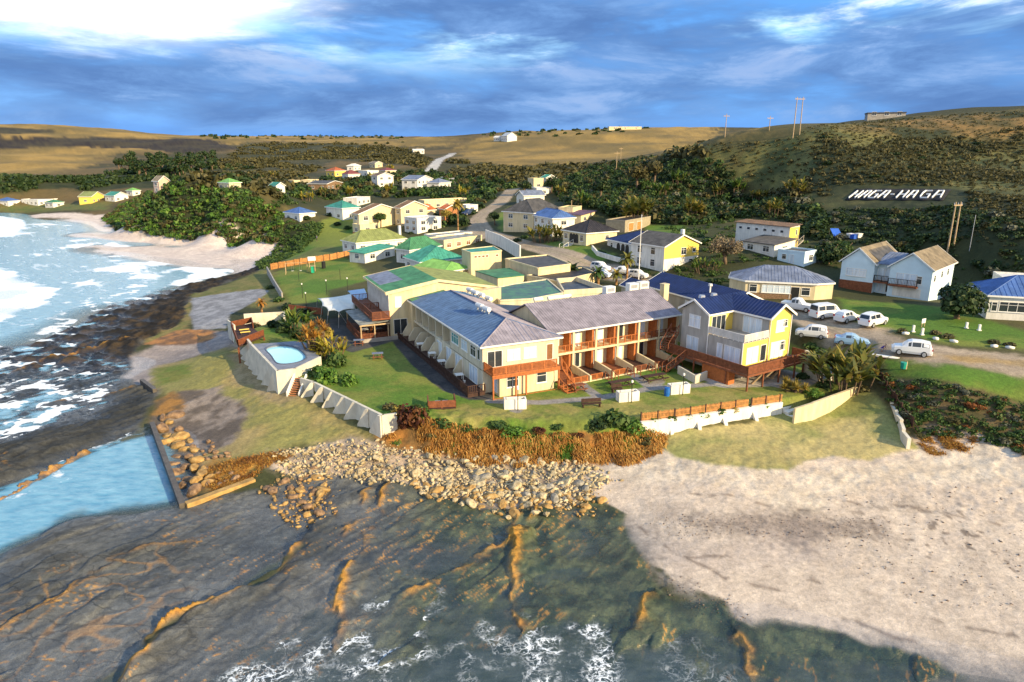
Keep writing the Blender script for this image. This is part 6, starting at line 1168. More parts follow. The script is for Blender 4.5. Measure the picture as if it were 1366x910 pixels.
GL = {'H': [((0, 0), (0, 1)), ((1, 0), (1, 1)), ((0, .5), (1, .5))], 'A': [((0, 0), (.25, 1)), ((.25, 1), (.95, 1)), ((.95, 1), (1, 0)), ((.1, .45), (1, .45))], 'G': [((1, 1), (.15, 1)), ((.15, 1), (0, .75)), ((0, .75), (0, .2)), ((0, .2), (.15, 0)), ((.15, 0), (1, 0)), ((1, 0), (1, .5)), ((1, .5), (.55, .5))], '-': [((0, .5), (1, .5))]}
def sgpx(u_, v_): return 1132+u_+12*v_*(1-u_/240), 265.3-9.2*v_
for ch, x0, w_ in (('H', 0, 8), ('A', 12, 8), ('G', 24.5, 9.5), ('A', 38, 8.5), ('-', 51, 5), ('H', 63, 9), ('A', 76.5, 9), ('G', 94, 11), ('A', 111, 11)):
    q = MB()
    for (a, b), (c, d) in GL[ch]: q.bar(onhill(*sgpx(x0+a*w_, b), .45), onhill(*sgpx(x0+c*w_, d), .45), .21, .3)
    o = q.build('letter', mat('whitewashed_stone', (.86, .86, .84), .8, .06, 3, .3, 6), SG)
# ---------------------------------------------------------------- odds and ends on the right
gb = empty('litter_bin', ground(1204, 495), .2, 'green litter bin hanging beside a wooden post on the roadside grass', 'bin'); MB().tube((0, 0, .3), (0, 0, 1.0), .28, .34, 10).build('drum', mat('green_bin', (.02, .30, .22), .4, .1, 2), gb); MB().box(.36, -.06, -.2, .48, .06, 1.1).build('post', PALEW, gb); MB().tube((0, 0, 1.001), (0, 0, 1.05), .35, .33, 10).build('lid', MATS['green_bin'], gb)
kb = ground(1176, 478)+(0, 0, .02); ky = empty('surf_ski', kb, -.55, 'long white surf ski lying on the grass beside the crouching person', 'kayak'); n = 14; V = []; Fq = []
for i in range(n+1):
    t = i/n*2-1; wd = .36*(1-abs(t)**2.6)+.015; hh = .2*(1-abs(t)**4)+.05+.12*abs(t)**3
    for k in range(8): a = 2*pi*k/8; V.append((t*2.7, cos(a)*wd, hh+sin(a)*(.15*(1-abs(t)**3)+.02)))
for i in range(n):
    for k in range(8): Fq.append((i*8+k, i*8+(k+1) % 8, (i+1)*8+(k+1) % 8, (i+1)*8+k))
o = bpy.data.objects.new('hull', npmesh('hull', np.array(V), np.array(Fq), TRIM, True)); COL.objects.link(o); o.parent = ky; MB().box(-.5, -.16, .33, .5, .16, .375).build('cockpit', METAL, ky)
r = empty('bucket', ground(1173.5, 481.5), 0, 'red bucket on the grass in front of the white surf ski', 'bucket'); MB().tube((0, 0, 0), (0, 0, .42), .2, .27, 10).build('pail', mat('red_plastic', (.55, .03, .02), .4, .1, 2), r); MB().tube((-.26, 0, .43), (.26, 0, .43), .015, k=5).build('handle', METAL, r)
for px, py, h_, lb in ((1218, 443, .9, 'short white roadside post, left of two'), (1230, 447, .9, 'short white roadside post, right of two'), (1108, 507, .8, 'short pale post at the top of the garden path'), (1289, 438, .8, 'pale gate post by the round dark tree, left of two'), (1306, 441, .8, 'pale gate post by the round dark tree, right of two')): r = empty('post', ground(px, py), 0, lb, 'post'); MB().box(-.12, -.12, -.2, .12, .12, h_).build('shaft', TRIM, r); MB().box(-.2, -.2, 0, .2, .2, .12).build('foot', WHITEP, r)
r = empty('sign', ground(1231, 436), .5, 'small white notice board on the roadside lawn', 'sign'); MB().box(-.4, -.03, .5, .4, .03, 1.1).build('board', TRIM, r)
for x in (-.3, .3): MB().box(x-.04, -.03, -.2, x+.04, .03, .499).build('leg', PALEW, r)
wst = None
for px, py in ((1208, 446), (1248, 453), (1272, 456.5), (1326, 463), (1347, 465)):
    p = ground(px, py); s_ = random.uniform(.25, .4)
    if wst is None: wst = tag(MB().solid([(cos(a)*.5, sin(a)*.35, z*.3) for z in (0, .8) for a in np.linspace(0, 2*pi, 7)[:-1]]+[(0, 0, .35)], [(5, 4, 3, 2, 1, 0)]+[(i, (i+1) % 6, 6+(i+1) % 6, 6+i) for i in range(6)]+[(6+i, 6+(i+1) % 6, 12) for i in range(6)]).build('stone', WHITEP, None, True, p), 'white painted stone along the edge of the gravel road', 'stone', 'white roadside stones')
    else: copy_tree(wst, p, random.random()*3)
tp_ = empty('tarpaulin', ground(1114, 316), .4, 'blue tarpaulin hung on a line behind the pale blue house', 'tarpaulin'); q = MB().slab([(-1.3, -.8, .3), (1.3, -.8, .2), (1.2, .5, 1.7), (-1.2, .5, 1.8)], .04); q.build('sheet', mat('blue_sheet', (.02, .10, .50), .6, .15, 1.5), tp_); MB().tube((-1.2, .5, -.3), (-1.2, .5, 1.8), .04).build('pole', PALEW, tp_); MB().tube((1.2, .5, -.3), (1.2, .5, 1.7), .04).build('pole', PALEW, tp_)
for px, py, mm_, lb in ((1134, 317, TRIM, 'white crate in the heap on the hill foot'), (1145, 317, WHITEP, 'pale crate at the right end of the heap on the hill foot'), (1139, 318.5, MATS['blue_sheet'], 'blue crate in the middle of the heap on the hill foot')): r = empty('crate', ground(px, py), .4, lb, 'crate'); q = MB().box(-.6, -.5, 0, .6, .5, .8); q.build('box', mm_, r); MB().box(-.65, -.55, .801, .65, .55, .88).build('lid', mm_, r)
# ---------------------------------------------------------------- cars
CARW = mat('white_car_paint', (.80, .80, .80), .25, .02, .3, spec=.6); CARB = mat('light_blue_car_paint', (.30, .48, .68), .25, .03, .3, spec=.6); CARD = mat('dark_blue_car_paint', (.03, .05, .12), .25, .05, .3, spec=.6); TYRE = mat('tyre', (.02, .02, .02), .8, .1, 3); RIM = mat('alloy', (.6, .6, .62), .3, .05, 3, metal=.7); LAMPR = mat('red_lens', (.5, .02, .02), .2, .05, 3); LAMPW = mat('clear_lens', (.75, .78, .8), .1, .05, 3, spec=.8)
# stations: x, belt z, roof z, half width at belt, half width at roof (x forward)
SHAPES = {'suv': (4.7, [(-2.35, .75, .78, .80, .75), (-2.28, 1.02, 1.05, .88, .70), (-2.0, 1.08, 1.62, .92, .64), (-1.0, 1.08, 1.74, .93, .68), (.1, 1.06, 1.72, .93, .68), (.55, 1.05, 1.60, .93, .67), (1.2, 1.02, 1.06, .92, .80), (2.05, .92, .94, .88, .78), (2.35, .72, .74, .76, .68)]),
 'hatch': (4.0, [(-2.0, .7, .72, .76, .7), (-1.93, .98, 1.0, .82, .66), (-1.55, 1.0, 1.40, .84, .60), (-.6, .98, 1.50, .85, .62), (.1, .96, 1.48, .85, .62), (.45, .95, 1.36, .85, .61), (1.05, .93, .96, .84, .72), (1.75, .82, .84, .80, .7), (2.0, .62, .64, .7, .6)]),
 'wagon': (4.8, [(-2.4, .75, .78, .80, .75), (-2.33, 1.0, 1.04, .86, .7), (-2.15, 1.04, 1.60, .90, .66), (-1.0, 1.04, 1.70, .91, .68), (.2, 1.03, 1.68, .91, .68), (.6, 1.02, 1.56, .91, .67), (1.25, 1.0, 1.05, .9, .8), (2.1, .92, .95, .88, .78), (2.4, .72, .74, .78, .7)]),
 'van': (4.9, [(-2.45, .8, .82, .86, .8), (-2.4, 1.1, 1.14, .92, .8), (-2.25, 1.15, 1.86, .95, .76), (-1.0, 1.15, 1.96, .96, .78), (.7, 1.13, 1.94, .96, .78), (1.1, 1.12, 1.80, .96, .77), (1.75, 1.08, 1.14, .94, .84), (2.25, .98, 1.0, .9, .8), (2.45, .75, .77, .8, .72)]),
 'pickup': (5.0, [(-2.5, .8, .82, .82, .8), (-2.45, 1.05, 1.07, .88, .84), (-.95, 1.06, 1.09, .90, .85), (-.85, 1.06, 1.60, .90, .66), (-.2, 1.06, 1.72, .90, .68), (.3, 1.05, 1.68, .90, .67), (.95, 1.03, 1.07, .9, .8), (2.2, .95, .97, .86, .78), (2.5, .74, .76, .78, .7)]),
 'sedan': (4.5, [(-2.25, .72, .74, .78, .72), (-2.18, .98, 1.0, .84, .74), (-1.45, 1.0, 1.03, .86, .74), (-.9, .98, 1.40, .87, .60), (-.1, .97, 1.45, .87, .61), (.3, .96, 1.36, .87, .6), (.95, .94, .97, .86, .74), (1.95, .82, .84, .82, .7), (2.25, .62, .64, .72, .62)])}
def car(kind, paint, px, py, rz, label, zoff=0, name='parked_car', sc=1.):
    L_, S = SHAPES[kind]; p = ground(px, py); r = empty(name, p+(0, 0, zoff), rz, label, 'van' if kind == 'van' else 'car', 'cars parked around the hotel'); r.scale = (sc*.93, sc, sc*1.1)
    V = []; Fq = []
    for x, zb_, zr, hb, hr in S:
        for y, z in ((-hb*.9, .28), (-hb, .55), (-hb, zb_), (-hr, zr-.05), (-hr*.85, zr), (hr*.85, zr), (hr, zr-.05), (hb, zb_), (hb, .55), (hb*.9, .28)): V.append((x, y, max(z, .28)))
    n = len(S)
    for i in range(n-1):
        for k in range(10): Fq.append((i*10+k, i*10+(k+1) % 10, (i+1)*10+(k+1) % 10, (i+1)*10+k))
    mb = MB(); mb.solid(V, [tuple(reversed(f)) for f in Fq]+[tuple(range(9, -1, -1))[::-1], tuple(range((n-1)*10, n*10))[::-1]][0:2]); mb.build('body', paint, r)
    cab = [i for i in range(n) if S[i][2]-S[i][1] > .25]; f0, f1 = cab[0], cab[-1]; nx = S[f1+1]; bk = S[f0-1]
    def P_(st, s, t): x, zb_, zr, hb, hr = st; return (x, s*(hb+(hr-hb)*t+.012), zb_+(zr-.05-zb_)*t)
    for s in (-1, 1):
        w = MB()
        for i in range(f0, f1):
            a, b = S[i], S[i+1]; e = .05
            A_ = [P_(a, s, .1), P_(b, s, .1), P_(b, s, .85), P_(a, s, .85)]; A_ = [(x_+(.06 if j in (0, 3) else -.06), y_, z_) for j, (x_, y_, z_) in enumerate(A_)]; w.face(A_ if s < 0 else A_[::-1])
        w.build('side_window', GLASS, r)
    def screen(a, b, nm):
        q = []
        for st, t in ((a, .1), (b, .88)):
            for s in (-1, 1): q.append((st, s, t))
        x0, z0, h0 = a[0], max(a[1], a[2]-.02), a[4]*.92; x1, z1, h1_ = b[0], b[2]-.06, b[4]*.9; dx = x1-x0; dz = z1-z0; l = math.hypot(dx, dz); nx_, nz_ = (-dz/l, dx/l) if dx > 0 else (dz/l, -dx/l)
        o3 = .018; pts = [(x0+dx*.1+nx_*o3, -h0, z0+dz*.1+nz_*o3), (x0+dx*.1+nx_*o3, h0, z0+dz*.1+nz_*o3), (x0+dx*.95+nx_*o3, h1_, z0+dz*.95+nz_*o3), (x0+dx*.95+nx_*o3, -h1_, z0+dz*.95+nz_*o3)]
        MB().face(pts).build(nm, GLASS, r)
    screen(S[f1+1], S[f1], 'windscreen'); screen(S[f0-1], S[f0], 'rear_window')
    for x in (-L_*.30, L_*.31):
        for s in (-1, 1):
            y = s*S[3][3]; w = bpy.data.objects.new('wheel', None); COL.objects.link(w); w.parent = r; w.location = (x, y, .34); MB().tube((0, s*-.17, 0), (0, s*.03, 0), .36, .35, 14).build('tyre', TYRE, w); MB().tube((0, s*.02, 0), (0, s*.045, 0), .24, .22, 10).build('rim', RIM, w)
    for s in (-1, 1):
        y = s*S[-1][3]*.8; x = S[-2][0]+.12; z = S[-1][1]; MB().box(x, y-.14, z-.08, x+.2, y+.14, z+.06).build('headlight', LAMPW, r); y = s*S[1][3]*.86; MB().box(S[0][0]-.02, y-.1, .8, S[1][0]+.1, y+.13, 1.02).build('tail_light', LAMPR, r)
    return r
car('suv', CARW, 1215, 473, 2.66, 'white SUV seen side on beside the gravel road near the surf ski', sc=.96)
car('wagon', CARW, 1164, 434, .55, 'white estate car at the right end of the row on the lawn edge'); car('hatch', CARW, 1129, 429, .5, 'small white hatchback between the van and the estate car'); car('van', CARW, 1101, 424, .3, 'white passenger van between the pickup and the small hatchback'); car('pickup', CARW, 1064, 414, -.7, 'white pickup truck at the left end of the row beside the brick bungalow')
car('suv', CARW, 1082, 450, 2.7, 'white hatchback half hidden behind the corner of the yellow annexe', 0, sc=.92); car('sedan', CARB, 1136, 461, -.45, 'light blue sedan behind the wild banana clump')
car('suv', CARW, 801, 361, -.75, 'white SUV on the grass verge behind the yellow walled building', 0, sc=.95); car('sedan', CARW, 831, 366, -.5, 'white sedan beside the short palm in the back car park'); car('hatch', CARW, 804, 370, -.9, 'white hatchback in front of the white SUV in the back car park'); car('hatch', CARW, 851, 371, -.6, 'white hatchback under the flagpole in the back car park')
car('suv', CARD, 625, 287, -2.4, 'dark blue car parked on the grass beside the gravel road')
# ---------------------------------------------------------------- plants
L_DARK = leafmat('dark_foliage', (.014, .030, .010), (.030, .058, .016), (.065, .095, .028)); L_MID = leafmat('mid_foliage', (.025, .055, .012), (.05, .10, .022), (.11, .16, .04)); L_OLIVE = leafmat('olive_foliage', (.045, .045, .016), (.085, .08, .028), (.16, .135, .05))
L_LIGHT = leafmat('fresh_foliage', (.04, .10, .012), (.09, .19, .025), (.18, .28, .05)); L_GREYG = leafmat('grey_foliage', (.06, .065, .04), (.12, .125, .08), (.22, .22, .15)); L_RUST = leafmat('rust_foliage', (.10, .035, .012), (.24, .085, .02), (.40, .17, .04)); L_GOLD = leafmat('golden_foliage', (.14, .12, .02), (.30, .22, .04), (.45, .34, .08))
L_STRAW = leafmat('dry_grass', (.16, .065, .014), (.40, .18, .035), (.58, .36, .10)); L_WINE = leafmat('red_brown_foliage', (.035, .012, .008), (.09, .03, .015), (.16, .07, .02)); L_BLADE = leafmat('paddle_leaves', (.05, .07, .012), (.15, .16, .03), (.38, .27, .06), .3); L_ALOE = leafmat('aloe_leaves', (.16, .06, .015), (.38, .17, .03), (.5, .30, .06)); L_PALM = leafmat('palm_leaves', (.06, .075, .015), (.14, .15, .03), (.32, .24, .05)); L_BARE = leafmat('twigs', (.10, .075, .05), (.2, .15, .09), (.32, .25, .13), .1)
BARK = mat('bark', (.16, .11, .07), .9, .3, 4, .4, 10); PBARK = mat('palm_bark', (.30, .17, .075), .9, .3, 5, .4, 10)
def leaves(n, seed, R_=1., flat=.8, lobes=7, leaf=.3, hollow=.55, lo=.0):
    """leaf quads spread over uneven lobes; unit size, base near z=0"""
    g = np.random.default_rng(seed); c = g.normal(size=(lobes, 3)); c /= np.linalg.norm(c, axis=1)[:, None]; c[:, 2] = np.abs(c[:, 2])*.8; c *= g.uniform(.25, .62, (lobes, 1)); rad = g.uniform(.30, .52, lobes)
    k = g.integers(0, lobes, n); d = g.normal(size=(n, 3)); d /= np.linalg.norm(d, axis=1)[:, None]; r = g.uniform(hollow, 1.08, n)**.6
    p = c[k]+d*(rad[k]*r)[:, None]; p[:, 2] = np.maximum(p[:, 2]*flat+.25*flat, lo+g.uniform(0, .12, n)); nrm = d+g.normal(size=(n, 3))*.55+(0, 0, .35); nrm /= np.linalg.norm(nrm, axis=1)[:, None]
    a = np.cross(nrm, g.normal(size=(n, 3))); a /= np.linalg.norm(a, axis=1)[:, None]; b = np.cross(nrm, a); s = leaf*g.uniform(.5, 1.25, (n, 1)); w = g.uniform(.5, .9, (n, 1))
    V = np.stack([p-a*s, p+b*s*w, p+a*s, p-b*s*w], 1)*R_
    return V.reshape(-1, 3), np.arange(n*4).reshape(n, 4)
def pts_in(polys, n, wexp=.5, mind=1.5, avoid=True, noise=None, seed=1):
    m = np.zeros(len(gx), bool)
    for P in polys: m |= sdist(gx, gy, P) > 0
    if avoid: m &= segd(gx, gy, ROADL)[0] > 4.2
    if noise is not None: m &= noise > 0
    idx = np.nonzero(m)[0]; g = np.random.default_rng(seed)
    if len(idx) == 0: return np.zeros((0, 3))
    w = (gr[idx]**2)**wexp; pick = g.choice(idx, min(len(idx), n*4), replace=False, p=w/w.sum()); out = []; seen = {}
    H_ = [(o.location.x, o.location.y, o.rotation_euler[2], o['_hx']+1.0, o['_hy']+1.0) for o in COL.objects if '_hx' in o.keys()] if avoid else []
    for i in pick:
        x, y = gx[i]+g.normal()*.4, gy[i]+g.normal()*.4; k = (int(x//mind), int(y//mind))
        if any((k[0]+a, k[1]+b) in seen and math.hypot(seen[(k[0]+a, k[1]+b)][0]-x, seen[(k[0]+a, k[1]+b)][1]-y) < mind for a in (-1, 0, 1) for b in (-1, 0, 1)): continue
        ok = True
        for hx_, hy_, a, w_, d_ in H_:
            dx, dy = x-hx_, y-hy_
            if abs(dx)+abs(dy) < 40 and abs(dx*cos(a)+dy*sin(a)) < w_ and abs(-dx*sin(a)+dy*cos(a)) < d_: ok = False; break
        if not ok: continue
        seen[k] = (x, y); out.append((x, y, gh[i]))
        if len(out) >= n: break
    return np.array(out).reshape(-1, 3)
def mass(name, pts, r0, r1, n, leaf, ms, flat=.8, seed=5, label=None, cat='bush'):
    """one mesh of many bushes nobody could count"""
    g = np.random.default_rng(seed); banks = [leaves(n, seed+i, 1, flat, 6, leaf)[0] for i in range(6)]; Vs = []
    for p in pts: s = g.uniform(r0, r1); a = g.uniform(0, 6.28); B = banks[g.integers(6)]; c, s2 = cos(a), sin(a); Vs.append(np.stack([B[:, 0]*c-B[:, 1]*s2, B[:, 0]*s2+B[:, 1]*c, B[:, 2]*g.uniform(.75, 1.25)], 1)*s+p-(0, 0, .15*s))
    if not Vs: return
    V = np.concatenate(Vs); me = npmesh(name, V, np.arange(len(V)).reshape(-1, 4), ms); o = bpy.data.objects.new(name, me); COL.objects.link(o); tag(o, label, cat, None, 'stuff'); return o
PROTO = {}
def shrub_mesh(kind, n, leaf, m, flat=.8, seeds=4, lobes=7):
    key = (kind, m.name)
    if key not in PROTO: PROTO[key] = [npmesh(kind, *leaves(n, 300+i*7+len(kind), 1, flat, lobes, leaf), m) for i in range(seeds)]
    return PROTO[key]
def shrub(kind, p, r, m, label, cat='shrub', group=None, n=260, leaf=.2, flat=.85, rz=None, sz=1., lobes=7):
    o = bpy.data.objects.new(kind, random.choice(shrub_mesh(kind, n, leaf, m, flat, lobes=lobes))); COL.objects.link(o); o.location = (p[0], p[1], p[2]-.12*r); o.rotation_euler = (0, 0, random.uniform(0, 6.28)); o.scale = (r, r*random.uniform(.85, 1.15), r*sz); return tag(o, label, cat, group)
def crown_tree(name, label, p, h, r, m, group=None, trunk=.35, n=900, leaf=.13, flat=.9, lobes=11, seed=1, cat='tree', hollow=.5):
    root = empty(name, p, random.uniform(0, 6.28), label, cat, group); q = MB(); g = random.Random(seed); z0 = h-r*1.15*flat; q.tube((0, 0, -.4), (.1*r, .05*r, max(.5, z0)), r*.11, r*.07, 7)
    for i in range(6): a = i*1.05+g.random(); q.tube((.1*r, .05*r, max(.4, z0*g.uniform(.7, 1))), (cos(a)*r*.55, sin(a)*r*.55, z0+r*g.uniform(.4, .8)), r*.05, r*.02, 5)
    q.build('trunk', BARK, root, True); V, Fq = leaves(n, seed, r, flat, lobes, leaf, hollow); o = bpy.data.objects.new('crown', npmesh('crown', V, Fq, m)); COL.objects.link(o); o.parent = root; o.location = (0, 0, max(0, z0)); return root
def strap(V, Fq, base, az, elev, L_, w, droop, seg=4, tip=.25):
    """one bent leaf blade"""
    d = np.array([cos(az)*cos(elev), sin(az)*cos(elev), sin(elev)]); s = np.array([-sin(az), cos(az), 0]); p = np.array(base, float); n0 = len(V)
    for i in range(seg+1):
        t = i/seg; ww = w*(math.sin(pi*min(1, .12+t*.88))*.9+.1) if tip else w*(1-t*.9); V.append(p-s*ww/2); V.append(p+s*ww/2); p = p+d*L_/seg; d = d-np.array([0, 0, droop/seg]); d /= np.linalg.norm(d)
    for i in range(seg): a = n0+i*2; Fq.append((a, a+1, a+3, a+2))
def blademesh(name, V, Fq, m): return npmesh(name, np.array(V), np.array(Fq), m)
def strelitzia(label, p, h, r, nst=16, seed=1, m=None, group=None, name='wild_banana', cat='wild banana'):
    g = random.Random(seed); root = empty(name, p, 0, label, cat, group); V = []; Fq = []; q = MB()
    for i in range(nst):
        a = g.uniform(0, 6.28); rr = r*math.sqrt(g.random()); b = np.array([cos(a)*rr, sin(a)*rr, 0]); hh = h*g.uniform(.30, .72)*(1-.25*rr/r); top = b+np.array([cos(a)*.3*rr, sin(a)*.3*rr, hh]); q.tube(b-(0, 0, .3), top, .09, .07, 5)
        for k in range(8): strap(V, Fq, top-(0, 0, g.random()*.35*hh), a+g.uniform(-1.9, 1.9) if g.random() < .6 else g.uniform(0, 6.28), g.uniform(.45, 1.35), h*g.uniform(.28, .46), h*g.uniform(.07, .11), g.uniform(.5, 1.5), 4)
    q.build('stem', BARK, root); o = bpy.data.objects.new('leaves', blademesh('leaves', V, Fq, m or L_BLADE)); COL.objects.link(o); o.parent = root; return root
def palm(label, p, h, r, n=26, seed=1, m=None, bark=None, droop=1.6, w=.32, group=None, name='palm_tree', cat='palm'):
    g = random.Random(seed); root = empty(name, p, 0, label, cat, group); q = MB(); x = y = 0.
    for i in range(6): z0, z1 = h*i/6, h*(i+1)/6; q.tube((x, y, z0-(.3 if i == 0 else 0)), (x+g.uniform(-.04, .04)*h/6, y, z1), .24*(1-.06*i), .24*(1-.06*(i+1)), 7)
    q.build('trunk', bark or PBARK, root, True); V = []; Fq = []
    for i in range(n): az = i*2.4; el = 1.25-1.7*(i/n); strap(V, Fq, (0, 0, h), az, el, r*g.uniform(.85, 1.1), w*r, droop*g.uniform(.8, 1.2), 5, .2)
    o = bpy.data.objects.new('fronds', blademesh('fronds', V, Fq, m or L_PALM)); COL.objects.link(o); o.parent = root; return root
def rosette(label, p, r, n=40, seed=1, m=None, stemh=.4, name='aloe', cat='aloe', heads=1, group=None):
    g = random.Random(seed); root = empty(name, p, 0, label, cat, group); V = []; Fq = []; q = MB()
    for k in range(heads):
        a = k*2.4; d = r*.75*math.sqrt(k/max(1, heads)); c = np.array([cos(a)*d, sin(a)*d, stemh*g.uniform(.7, 1.2)]); q.tube((c[0]*.4, c[1]*.4, -.2), c, .1+.05*r, .08, 6)
        for i in range(n): strap(V, Fq, c, g.uniform(0, 6.28), g.uniform(-.2, 1.4), r*g.uniform(.45, .75)/(1 if heads == 1 else 1.6), .11*r, g.uniform(-.3, .9), 3, 0)
    q.build('stem', BARK, root); o = bpy.data.objects.new('leaves', blademesh('leaves', V, Fq, m or L_ALOE)); COL.objects.link(o); o.parent = root; return root
# ---- thicket, valley and hill
A_T1 = [gpoly('700,250 745,243 800,222 860,212 915,212 975,232 1045,258 1105,288 1105,322 1062,316 1062,296 985,290 930,300 870,299 812,288 760,276 745,258')]
A_T2 = [gpoly('1085,305 1130,276 1262,274 1366,300 1366,372 1325,366 1282,350 1210,338 1130,322')]
A_T3 = [gpoly('905,214 1062,192 1366,165 1366,292 1262,268 1120,268 1050,255 980,228')]
A_T4 = [gpoly('250,246 330,238 400,236 420,246 380,254 360,262 330,256 290,250'), gpoly('330,190 470,192 560,198 575,215 560,225 500,216 450,214 400,234 330,238 270,222'), gpoly('600,215 650,222 760,224 940,206 900,214 800,222 745,240 690,248 640,236 610,238')]
A_T5 = [gpoly('355,246 400,240 470,240 560,230 640,240 690,252 650,282 560,262 500,262 480,270 430,266 390,276 365,280'), gpoly('560,300 640,270 668,256 640,300 630,305')]
A_T6 = [gpoly('140,292 160,276 200,256 250,248 330,256 378,286 374,326 350,324 300,316 220,315 170,308')]
A_T7 = [gpoly('-60,228 60,236 130,236 200,222 330,222 360,240 330,248 280,240 215,252 180,250 140,254 90,252 0,260 -60,262')]
A_T8 = [gpoly('372,300 400,292 430,300 425,316 408,330 380,346 352,360 345,350 370,330')]
SGP = gpoly('1112,251 1282,251 1280,276 1108,276')
def NOSIGN(p): return p[sdist(p[:, 0], p[:, 1], SGP) < -1.0]
mass('hill_scrub', NOSIGN(pts_in(A_T3, 900, .35, 1.6, noise=fbm(gx, gy, 16, 5, 301)-.50, seed=2)), .7, 1.9, 44, .26, L_OLIVE, .6, 11, 'low dark scrub in patches over the dry grass hill', 'scrub')
mass('hill_scrub', NOSIGN(pts_in(A_T2, 1100, .3, 1.1, noise=fbm(gx, gy, 12, 4, 302)-.34, seed=3)), .7, 1.7, 60, .22, L_DARK, .6, 12, 'low dark green scrub below the hillside letters', 'scrub')
mass('hill_scrub', NOSIGN(pts_in([gpoly('880,212 960,191 1064,184 1120,200 1112,262 1050,255 980,230'), gpoly('1060,186 1366,168 1366,250 1120,250')], 420, .3, 2.0, seed=46)), .6, 1.7, 44, .24, L_OLIVE, .6, 47, 'olive scrub dotted along the shoulder of the right hand hill', 'scrub')
mass('garden_scrub', pts_in([gpoly('880,300 985,292 1060,320 1110,330 1118,352 985,352 940,345 900,318'), gpoly('860,372 965,345 972,378 900,390'), gpoly('1095,330 1125,335 1122,372 1112,366'), gpoly('1265,345 1366,350 1366,372 1325,378 1290,400 1262,400')], 260, .2, 1.0, seed=48), .5, 1.3, 60, .2, L_MID, .7, 49, 'low dark green garden scrub around the houses at the hill foot', 'scrub')
mass('hill_grass', NOSIGN(pts_in([HILL], 3200, .35, .8, seed=36)), .35, .8, 18, .34, L_OLIVE, .6, 37, 'coarse grass clumps over the right hand hill', 'grass')
mass('valley_bush', pts_in(A_T5, 700, .35, 1.6, seed=44), 1.0, 2.2, 44, .26, L_MID, .8, 45, 'low green bush filling the gardens between the valley houses', 'bush')
mass('valley_bush', pts_in(A_T4, 2300, .45, 2.4, noise=fbm(gx, gy, 40, 4, 303)-.42, seed=4), 2.2, 5.0, 34, .30, L_OLIVE, .7, 13, 'olive bush covering the valley behind the houses', 'bush')
mass('far_bush', pts_in(A_T7, 1100, .45, 2.6, noise=fbm(gx, gy, 30, 4, 304)-.44, seed=5), 2.2, 4.6, 36, .30, L_DARK, .75, 14, 'dark bush behind the houses round the bay', 'bush')
mass('far_bush', pts_in([gpoly('620,180 700,176 860,168 1020,172 1060,180 940,188 640,186'), gpoly('250,180 480,182 600,184 600,192 480,192 280,188')], 260, .3, 8, noise=fbm(gx, gy, 90, 3, 305)-.5, seed=6), 3, 6.5, 26, .34, L_DARK, .6, 15, 'dark scrub scattered along the far skyline', 'bush')
for i_, (k_, m_, t_) in enumerate(((900, L_MID, 'mid green'), (500, L_LIGHT, 'bright green'), (500, L_OLIVE, 'brownish'))): mass('headland_bush', pts_in(A_T6, int(k_*1.3), .3, 1.1, False, seed=70+i_), 1.0, 2.7, 56, .2+.03*i_, m_, .7, 16+i_*7, t_+' wind cut bush over the headland between the bay and the village', 'bush')
mass('headland_bush', pts_in(A_T8, 420, .3, 1.0, seed=8), .9, 1.8, 70, .22, L_MID, .65, 17, 'low green bush on the slope above the back beach', 'bush')
for i_, (k_, m_, t_) in enumerate(((1000, L_DARK, 'dense dark'), (380, L_MID, 'mid green'), (260, L_OLIVE, 'olive'))): mass('thicket', pts_in(A_T1, k_, .3, 1.0, seed=90+i_), 1.2, 2.7, 70, .19+.03*i_, m_, .95, 18+i_*5, t_+' thicket climbing the hill behind the houses', 'bush')
for i, p in enumerate(pts_in(A_T1, 120, .1, 3.0, seed=10)):
    k = i % 6; shrub('shrub', p+(0, 0, .3), random.uniform(1.7, 3.1), (L_DARK, L_DARK, L_MID, L_OLIVE, L_DARK, L_GREYG)[k], ('rounded dark green shrub in the hillside thicket', 'rounded dark green shrub in the hillside thicket', 'mid green leafy shrub in the hillside thicket', 'olive brown shrub in the hillside thicket', 'rounded dark green shrub in the hillside thicket', 'grey green flowering shrub in the hillside thicket')[k], 'shrub', ('dark shrubs of the thicket', 'dark shrubs of the thicket', 'mid green shrubs of the thicket', 'olive shrubs of the thicket', 'dark shrubs of the thicket', 'grey green shrubs of the thicket')[k], 340, .17, sz=random.uniform(.8, 1.2))
for i, p in enumerate(pts_in(A_T5, 250, .15, 2.3, seed=12)):
    k = i % 4; shrub('garden_tree', p, random.uniform(1.9, 3.9), (L_DARK, L_MID, L_DARK, L_OLIVE)[k], ('dark green bushy tree between the village houses', 'leafy mid green tree between the village houses', 'dark green bushy tree between the village houses', 'olive brown tree between the village houses')[k], 'tree', ('dark garden trees of the village', 'mid green garden trees of the village', 'dark garden trees of the village', 'olive garden trees of the village')[k], 260, .19, sz=random.uniform(.8, 1.25))
for i, p in enumerate(NOSIGN(pts_in(A_T2, 46, .1, 4.0, seed=13))): shrub('shrub', p, random.uniform(1.0, 2.1), (L_DARK, L_OLIVE, L_GREYG)[i % 3], ('dark low shrub on the slope below the hillside letters', 'olive low shrub on the slope below the hillside letters', 'pale grey green shrub on the slope below the hillside letters')[i % 3], 'shrub', ('dark shrubs below the letters', 'olive shrubs below the letters', 'grey shrubs below the letters')[i % 3], 260, .2, sz=.8)
